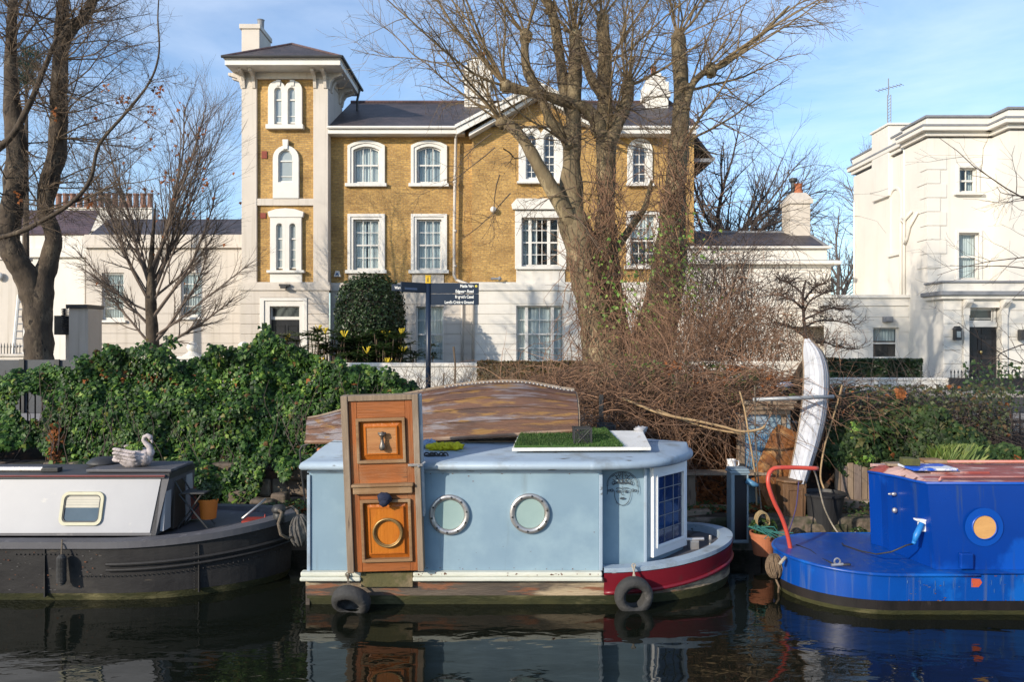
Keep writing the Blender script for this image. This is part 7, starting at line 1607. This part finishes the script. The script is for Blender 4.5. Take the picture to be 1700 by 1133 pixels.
# ---- the pale pollarded plane in the middle
rng = random.Random(77)
T = thing('plane_tree', 'pale multi trunked pollarded plane tree rising from the brambles', 'tree', P(1010,625,14.6)); tr = MB()
Y0 = 14.6; u = lambda r: px2m(r, Y0)
limb(tr, [(1018,660,Y0),(1006,590,Y0),(992,520,Y0),(972,440,Y0-.05),(952,365,Y0-.1),(948,300,Y0-.1),(951,240,Y0-.1),(954,150,Y0-.1),(955,66,Y0-.1)], [u(q) for q in (44,38,31,28,23,17,14,11,10)], 16, rng=rng)
limb(tr, [(972,440,Y0),(956,390,Y0-.12),(935,345,Y0-.3),(905,295,Y0-.4),(878,248,Y0-.45),(856,216,Y0-.5),(834,203,Y0-.5)], [u(q) for q in (14,15,13,11,10,9,8)], 12, rng=rng)
limb(tr, [(952,250,Y0-.1),(938,226,Y0-.15),(916,204,Y0-.2),(901,168,Y0-.2),(877,122,Y0-.25),(871,88,Y0-.25),(873,62,Y0-.25)], [u(q) for q in (12,11,9,8,7.5,7,7)], 12, rng=rng)
limb(tr, [(953,205,Y0),(938,150,Y0+.1),(930,95,Y0+.1),(922,45,Y0+.1),(915,16,Y0+.1)], [u(q) for q in (11,9.5,9,8.5,8)], 12, rng=rng)
limb(tr, [(1024,640,Y0+.1),(1016,560,Y0+.1),(1010,480,Y0+.1),(1006,400,Y0+.1),(1006,320,Y0+.1),(1006,228,Y0+.1),(1004,150,Y0+.1),(1003,75,Y0+.1),(1000,32,Y0+.1)], [u(q) for q in (44,30,24,18,15,17,12,11,10.5)], 16, rng=rng)
limb(tr, [(1000,222,Y0),(979,185,Y0-.1),(946,171,Y0-.2),(904,159,Y0-.3),(868,150,Y0-.35),(840,143,Y0-.4)], [u(q) for q in (14,11,9.5,8.5,8,9)], 12, rng=rng)
limb(tr, [(1002,158,Y0),(984,135,Y0-.05),(973,105,Y0-.1),(964,81,Y0-.1),(955,62,Y0-.1)], [u(q) for q in (10,8,7,7,8)], 10, rng=rng)
limb(tr, [(1008,245,Y0),(1024,210,Y0-.1),(1036,180,Y0-.1),(1042,162,Y0-.1),(1042,143,Y0-.1)], [u(q) for q in (13,11,10,10,12)], 12, rng=rng)
limb(tr, [(1010,430,Y0+.2),(1046,380,Y0+.3),(1070,345,Y0+.3),(1082,300,Y0+.3)], [u(q) for q in (9,6,5,3)], 8, rng=rng)
limb(tr, [(1066,660,Y0+.3),(1082,580,Y0+.3),(1100,500,Y0+.3),(1112,430,Y0+.3),(1120,330,Y0+.3),(1127,240,Y0+.3),(1131,150,Y0+.3),(1127,90,Y0+.3),(1126,62,Y0+.3)], [u(q) for q in (46,38,32,27,19,16,13,12,12)], 16, rng=rng)
limb(tr, [(1136,180,Y0+.2),(1150,140,Y0+.1),(1172,118,Y0),(1204,106,Y0-.1),(1260,60,Y0-.2),(1310,10,Y0-.2)], [u(q) for q in (9,6,5,4,3,2)], 8, rng=rng)
knobs = [((955,62,Y0-.1),7,(0,0,1)),((834,203,Y0-.5),7,(-.7,0,.7)),((873,60,Y0-.25),6,(-.3,0,1)),((915,14,Y0+.1),6,(-.2,0,1)),((1000,30,Y0+.1),8,(.1,0,1)),((840,143,Y0-.4),10,(-.5,-.1,.9)),((955,60,Y0-.1),6,(-.1,0,1)),((1042,143,Y0-.1),9,(.5,0,.9)),((1126,62,Y0+.3),9,(.2,0,1)),((1141,150,Y0+.2),5,(.9,0,.6)),((1006,228,Y0),4,(.4,-.4,.7)),((945,240,Y0-.2),4,(-.6,-.5,.5)),((1131,240,Y0+.2),4,(.8,-.2,.3)),((1003,110,Y0+.1),5,(.5,-.2,.8)),((1180,116,Y0),5,(.8,-.1,.5)),((955,120,Y0-.1),4,(-.5,-.4,.8))]
for q, n, d in knobs:
    c = P(*q); tr.blob(c, (u(11),u(11),u(12)), 12, 8, .45, 3, n)
tr.build('trunk', m_barkp, T, smooth=True)
sh = MB(); spec = [(15,.36,22,62,.03,.08,9),(6,.52,25,60,-.01,.13,5),(4,.5,25,55,0,.16,3)]
for q, n, d in knobs:
    for i in range(n):
        dd = (Vector(d)+Vector((rng.gauss(0,.5),rng.gauss(0,.5),rng.gauss(.1,.3)))).normalized(); branch(sh, P(*q), dd, rng.uniform(1.5,3.4), u(rng.uniform(1.3,2.8)), rng, 0, spec)
sh.build('crown', m_twigo, T)
tw = MB(); spec2 = [(9,.45,30,80,-.03,.16,7),(3,.5,30,70,-.03,.18,4),(2,.5,30,60,-.02,.2,3)]
for i in range(110):
    q = rng.choice(knobs)[0]; branch(tw, P(q[0]+rng.uniform(-20,20), q[1]+rng.uniform(0,120), q[2]-.3), Vector((rng.gauss(0,1),rng.gauss(-.2,.5),rng.gauss(.1,.5))).normalized(), rng.uniform(.7,1.9), u(1.1), rng, 0, spec2)
tw.build('side_twig', m_twig, T)
# vines clinging to the trunks
vn = MB()
for i in range(900):
    base_ = rng.choice(((1000,560,40),(975,440,30),(1010,480,24),(1008,360,18),(1100,520,44),(1115,420,30),(1122,330,22),(1085,580,50))); p = P(base_[0]+rng.gauss(0,base_[2]*.7), base_[1]+rng.gauss(0,40), Y0-.25+rng.uniform(-.35,.2)); d = Vector((rng.gauss(0,.5),rng.gauss(0,.15),rng.choice((-1,1)))); pts = [p]
    for k in range(8): d = (d+Vector((rng.gauss(0,.25),rng.gauss(0,.1),rng.gauss(0,.1)))).normalized(); p = p+d*rng.uniform(.06,.17); pts.append(p)
    vn.tube(pts, [.009*(1-.09*k) for k in range(9)], 3, False)
o = vn.build('clinging_vine', m_twigr, T)
lv = MB()
for i in range(500):
    b_ = rng.choice(((1010,480,35),(1110,430,45),(1085,560,60),(1140,470,40))); ivy_leaf(lv, P(b_[0]+rng.gauss(0,b_[2]*.7), b_[1]+rng.gauss(0,45), Y0-.5+rng.uniform(-.2,.2)), Vector((rng.gauss(0,.5),-1,.4)).normalized(), rng.uniform(.05,.09), rng)
lv.build('clinging_foliage', m_ivyb, T)
# ---- dark double tree at the left edge
T = thing('plane_tree', 'dark forked plane tree at the left edge with rough flaking trunk', 'tree', P(66,605,18)); Y0 = 18.0; tr = MB()
limb(tr, [(68,625,Y0),(65,590,Y0),(63,540,Y0),(57,490,Y0),(42,455,Y0-.1),(26,432,Y0-.2),(14,400,Y0-.2),(18,350,Y0-.2),(26,300,Y0-.2),(27,240,Y0-.2),(20,170,Y0-.1),(18,90,Y0),(22,0,Y0),(24,-60,Y0)], [u_*Y0/F for u_ in (26,22,21,22,19,17,17,17,17,15,12,9,7,6)], 16, rng=rng)
limb(tr, [(66,580,Y0),(67,530,Y0),(68,490,Y0),(76,450,Y0+.1),(88,398,Y0+.1),(76,350,Y0+.1),(80,310,Y0+.1),(96,240,Y0+.1),(98,150,Y0+.1),(102,75,Y0+.1),(105,0,Y0+.1),(106,-60,Y0+.1)], [u_*Y0/F for u_ in (14,18,19,16,13,13,14,14,13,12,9.5,8)], 14, rng=rng)
limb(tr, [(104,70,Y0),(122,44,Y0-.1),(144,24,Y0-.1),(158,-10,Y0-.1)], [u_*Y0/F for u_ in (10,9,8,7)], 10, rng=rng)
limb(tr, [(-20,400,Y0-1),(25,388,Y0-1.1),(57,374,Y0-1.2),(117,338,Y0-1.3),(150,298,Y0-1.3),(165,240,Y0-1.3),(210,186,Y0-1.3),(249,135,Y0-1.3),(264,87,Y0-1.3),(262,30,Y0-1.3),(265,-20,Y0-1.3)], [u_*Y0/F for u_ in (4.5,4,3.6,3.2,2.9,2.5,2.1,1.7,1.4,1.1,.8)], 8, rng=rng)
limb(tr, [(-20,260,Y0-.8),(20,225,Y0-.9),(50,170,Y0-1),(75,110,Y0-1),(95,60,Y0-1)], [u_*Y0/F for u_ in (6,5,4.5,3.5,2.5)], 8, rng=rng)
tr.build('trunk', m_barkd, T, smooth=True)
cr = MB(); spec = [(12,.42,25,70,.02,.1,8),(6,.5,25,65,-.01,.14,5),(4,.5,25,60,0,.16,3)]
for q in [(18,90),(22,20),(27,240),(20,170),(98,150),(100,100),(104,40),(96,230),(80,310),(122,44),(144,24),(102,75),(18,330),(72,350),(96,190),(60,374),(117,338),(150,298),(165,240),(210,186),(249,135),(105,0),(10,60)]:
    for i in range(6 if q[0] < 110 else 4):
        dd = Vector((rng.gauss(.45,.6),rng.gauss(-.1,.6),rng.gauss(.25,.45))).normalized(); big = q[0] < 150 and q[1] < 360
        branch(cr, P(q[0],q[1],Y0-(1.25 if q[0] > 150 or q in ((60,374),(117,338)) else .1)), dd, rng.uniform(1.3,2.9) if big else rng.uniform(.7,1.5), .02 if big else .009, rng, 0, spec)
cr.build('crown', m_twig, T)
dl = MB()
for px, py in ((175,145),(262,150),(268,148),(200,168),(160,190),(250,187),(335,220),(90,185),(270,300),(205,165),(150,340),(340,310),(300,180),(30,330)):
    for i in range(7): ivy_leaf(dl, P(px+rng.gauss(0,4),py+rng.gauss(0,5),Y0-1.2), Vector((rng.gauss(0,.6),-1,rng.gauss(.2,.5))).normalized(), rng.uniform(.05,.095), rng)
dl.build('dead_foliage', m_dead, T)
# ---- vase shaped tree in front of the annexe
T = thing('vase_tree', 'slender many stemmed bare tree fanning out before the cream annexe', 'tree', P(256,612,24)); Y0 = 24.0; tr = MB(); cr = MB(); u = lambda r: px2m(r, Y0)
limb(tr, [(258,620,Y0),(255,585,Y0),(252,540,Y0),(250,495,Y0),(251,440,Y0),(254,390,Y0),(258,340,Y0+.1)], [u(q) for q in (12,10,9.5,8.5,5,3,1)], 12, rng=rng)
spec = [(12,.42,14,42,.05,.05,9),(6,.5,15,42,.05,.08,6),(3,.5,18,45,.04,.1,3)]
STEMS = [((250,rng.uniform(440,520)),(rng.uniform(180,345),rng.uniform(165,300)),rng.uniform(2.0,3.2)) for _ in range(9)]
for i, (q, tip, r_) in enumerate(tuple(STEMS)+(((256,580),(370,490),5),((255,575),(165,470),4),((256,570),(350,430),5),((252,545),(180,400),4.5),((252,530),(335,330),5),((250,505),(190,310),5),((250,490),(310,260),5),((250,480),(225,220),5),((250,470),(262,190),5),((250,450),(290,200),4.5),((252,520),(145,440),3.5),((254,560),(390,440),3.5),((250,470),(210,330),4),((250,500),(355,380),4))):
    a_, b_ = P(q[0],q[1],Y0+rng.uniform(-.1,.1)), P(tip[0],tip[1],Y0+rng.uniform(-1.4,1.4)); d = (b_-a_); L_ = d.length*1.08; branch(cr, a_, (d.normalized()+Vector((.25*(1 if tip[0] > 250 else -1),0,-.12))).normalized(), L_, u(r_*.62), rng, 0, [(26,.34,14,42,.035,.055,10),(9,.5,15,45,.06,.09,6),(5,.5,18,45,.04,.12,3)])
tr.build('trunk', m_barkd, T, smooth=True); cr.build('crown', M('vase_bark', (.15,.115,.09), (.095,.072,.06), 3, .9, 0), T)
dl = MB()
for i in range(60): ivy_leaf(dl, P(rng.gauss(275,50),rng.gauss(290,70),Y0-.4), Vector((rng.gauss(0,.6),-1,rng.gauss(.2,.5))).normalized(), rng.uniform(.08,.15), rng)
dl.build('dead_foliage', m_dead, T)
# ---- dark layered shrub, right
T = thing('layered_shrub', 'dark tiered ornamental shrub with flat twiggy branches before the link block', 'shrub', P(1334,640,13.0)); Y0 = 13.0; tr = MB(); cr = MB(); u = lambda r: px2m(r, Y0)
limb(tr, [(1338,655,Y0),(1340,600,Y0),(1337,560,Y0),(1334,520,Y0),(1333,488,Y0),(1338,465,Y0)], [u(q) for q in (4,3.5,3,2.6,2.2,1.5)], 8)
for pts in ([(1336,545),(1355,534),(1385,533),(1418,540)],[(1334,520),(1345,500),(1370,486),(1385,484)],[(1334,515),(1315,498),(1292,490)],[(1340,575),(1365,568),(1390,576),(1424,580)],[(1333,488),(1310,470),(1295,466)],[(1337,560),(1315,545),(1298,540)],[(1334,500),(1352,478),(1372,470)],[(1336,530),(1380,512),(1400,515)]):
    sp = limb(tr, [(a_,b_,Y0+rng.uniform(-.2,.2)) for a_, b_ in pts], [u(2),u(1.6),u(1.2),u(.7)], 6)
    for k in range(46): branch(cr, sp[rng.randrange(3,len(sp))], Vector((rng.gauss(0,.8),rng.gauss(0,.8),rng.gauss(.35,.35))).normalized(), rng.uniform(.12,.34), .006, rng, 0, [(4,.6,25,60,.03,.15,4),(2,.5,25,60,0,.1,2)])
tr.build('trunk', m_twigd, T); cr.build('crown', m_twigd, T)
# ---- far bare trees behind the houses and a near one past the right edge
def far_tree(px, py_b, py_t, Y, wpx, label, seed, mat=m_twigd, n=9):
    T = thing('bare_tree', label, 'tree', (X(px,Y),Y,1.2)); r_ = random.Random(seed); tr, cr = MB(), MB(); h = Z(py_t,Y)-1.2; b_ = Vector((X(px,Y),Y,1.2)); tr.tube([b_, b_+Vector((0,0,h*.25)), b_+Vector((.1,0,h*.55))], [h*.018,h*.013,h*.007], 8, False)
    for i in range(n):
        z = r_.uniform(.22,.55)*h; a_ = r_.uniform(0,6.28); d = Vector((math.cos(a_)*.6, math.sin(a_)*.6, r_.uniform(.5,1.1))).normalized(); branch(cr, b_+Vector((0,0,z)), d, (h-z)*r_.uniform(.7,1.0)*min(1,wpx/60+.3)*.85, h*.0065, r_, 0, [(14,.42,18,55,.02,.1,8),(8,.5,20,60,.01,.13,5),(5,.5,20,55,.02,.15,3)])
    tr.build('trunk', mat, T); cr.build('crown', mat, T)
m_fartw = M('hazy_twig', (.14,.115,.1), (.1,.085,.08), 3, .9, 0)
far_tree(1390,600,288,52,40,'distant bare tree in the gap between the low chimney and the white villa',1,m_fartw,10); far_tree(1240,600,215,44,70,'distant bare tree rising right of the brick villa roof',2,m_fartw,12); far_tree(1300,600,330,60,60,'distant bare tree behind the small slate roofed annexe chimney',3,m_fartw,9); far_tree(1495,600,185,58,40,'distant bare tree showing above the white villa parapet',4,m_fartw,9); far_tree(1190,600,150,34,60,'bare tree close behind the right end of the brick villa',7,m_twigd,11)
T = thing('bare_tree', 'bare branches reaching in from the right edge before the white villa', 'tree', (X(1775,17),17,1.2)); tr, cr = MB(), MB(); Y0 = 17; tr.tube([Vector((X(1775,17),17,1.2)),P(1770,400,17),P(1765,150,17),P(1760,-100,17)], [.2,.16,.12,.08], 10, False)
for q, tip, r_ in (((1770,470),(1600,400),2.2),((1768,380),(1580,250),2.4),((1768,330),(1640,300),2),((1770,420),(1610,385),2),((1772,560),(1560,590),2.2),((1772,600),(1590,640),2.5),((1772,640),(1580,560),2),((1774,690),(1600,620),2)):
    a_, b_ = P(q[0],q[1],Y0), P(tip[0],tip[1],Y0-1.2); d = b_-a_; branch(cr, a_, d.normalized(), d.length, r_*.7*Y0/F, rng, 0, [(8,.36,20,55,.0,.09,8),(4,.5,20,60,0,.14,5),(2,.5,20,60,0,.14,3)])
tr.build('trunk', m_barkd, T); cr.build('crown', m_twigd, T)
lv = MB()
for i in range(900):
    x = rng.uniform(1600,1720); y = rng.gauss(640,42); 
    if y > 600 and rng.random() < .55: ivy_leaf(lv, P(x+ (720-y)*0, y, rng.uniform(15.2,16)), Vector((rng.gauss(0,.6),-1,rng.gauss(.5,.5))).normalized(), rng.uniform(.05,.11), rng)
lv.build('foliage', m_mahonia, T)
# conifer glimpsed behind the left tree
T = thing('pine_tree', 'dark green pine top glimpsed behind the dark forked tree', 'tree', (X(42,27),27,1.2)); tr, nd = MB(), MB(); tr.tube([Vector((X(42,27),27,1.2)),P(44,110,27)], [.16,.04], 8, False)
for px, py in ((30,105),(45,88),(58,112),(38,130),(52,135),(28,140),(62,92),(47,112)):
    c = P(px, py, 27); tr.tube([P(44,py+25,27), c], .03, 5, False)
    for i in range(120):
        d = Vector((rng.gauss(0,.6),rng.gauss(0,.6),rng.gauss(.5,.5))).normalized(); l_ = rng.uniform(.25,.5); s_ = d.orthogonal().normalized()*.012; p = c+Vector((rng.gauss(0,.1),rng.gauss(0,.1),rng.gauss(0,.1))); nd.add([p-s_,p+s_,p+d*l_], [(0,1,2)])
tr.build('trunk', m_barkd, T); nd.build('crown', leaf_mat('pine_needle', [(0,(.012,.05,.03)),(1,(.03,.085,.05))], .5), T)

# ================================================================ fallen leaves and weeds on the bank
lf = MB(); rng = random.Random(55)
for i in range(9000):
    if rng.random() < .65: x, y = rng.uniform(2.0,3.6), rng.uniform(10.7,12.9)
    elif rng.random() < .6: x, y = rng.uniform(-4.2,-2.3), rng.uniform(10.7,11.25)
    else: x, y = rng.uniform(-4,8), rng.uniform(10.7,12.9)
    z = ground_z(x, y)+rng.uniform(.005,.05); nv = Vector((rng.gauss(0,.5),rng.gauss(-.25,.5),1)).normalized(); ivy_leaf(lf, Vector((x,y,z)), nv, rng.uniform(.05,.095), rng)
o = lf.build('fallen_leaves', m_dead); o = recentre(o); stuff(o, 'brown fallen leaves littering the bank behind the boats', 'fallen leaves')
wd = MB()
for i in range(900):
    x, y = rng.uniform(-4.5,-2.2), rng.uniform(10.5,11.2)
    ivy_leaf(wd, Vector((x,y,ground_z(x,y)+rng.uniform(.02,.12))), Vector((rng.gauss(0,.5),-.6,1)).normalized(), rng.uniform(.03,.06), rng)
for i in range(1300):
    x, y = rng.uniform(1.9,8), rng.uniform(10.5,11.1); ivy_leaf(wd, Vector((x,y,ground_z(x,y)+rng.uniform(.02,.1))), Vector((rng.gauss(0,.5),-.6,1)).normalized(), rng.uniform(.03,.06), rng)
o = wd.build('ground_weeds', m_mahonia); o = recentre(o); stuff(o, 'low green weeds scattered along the far quay edge', 'weeds')
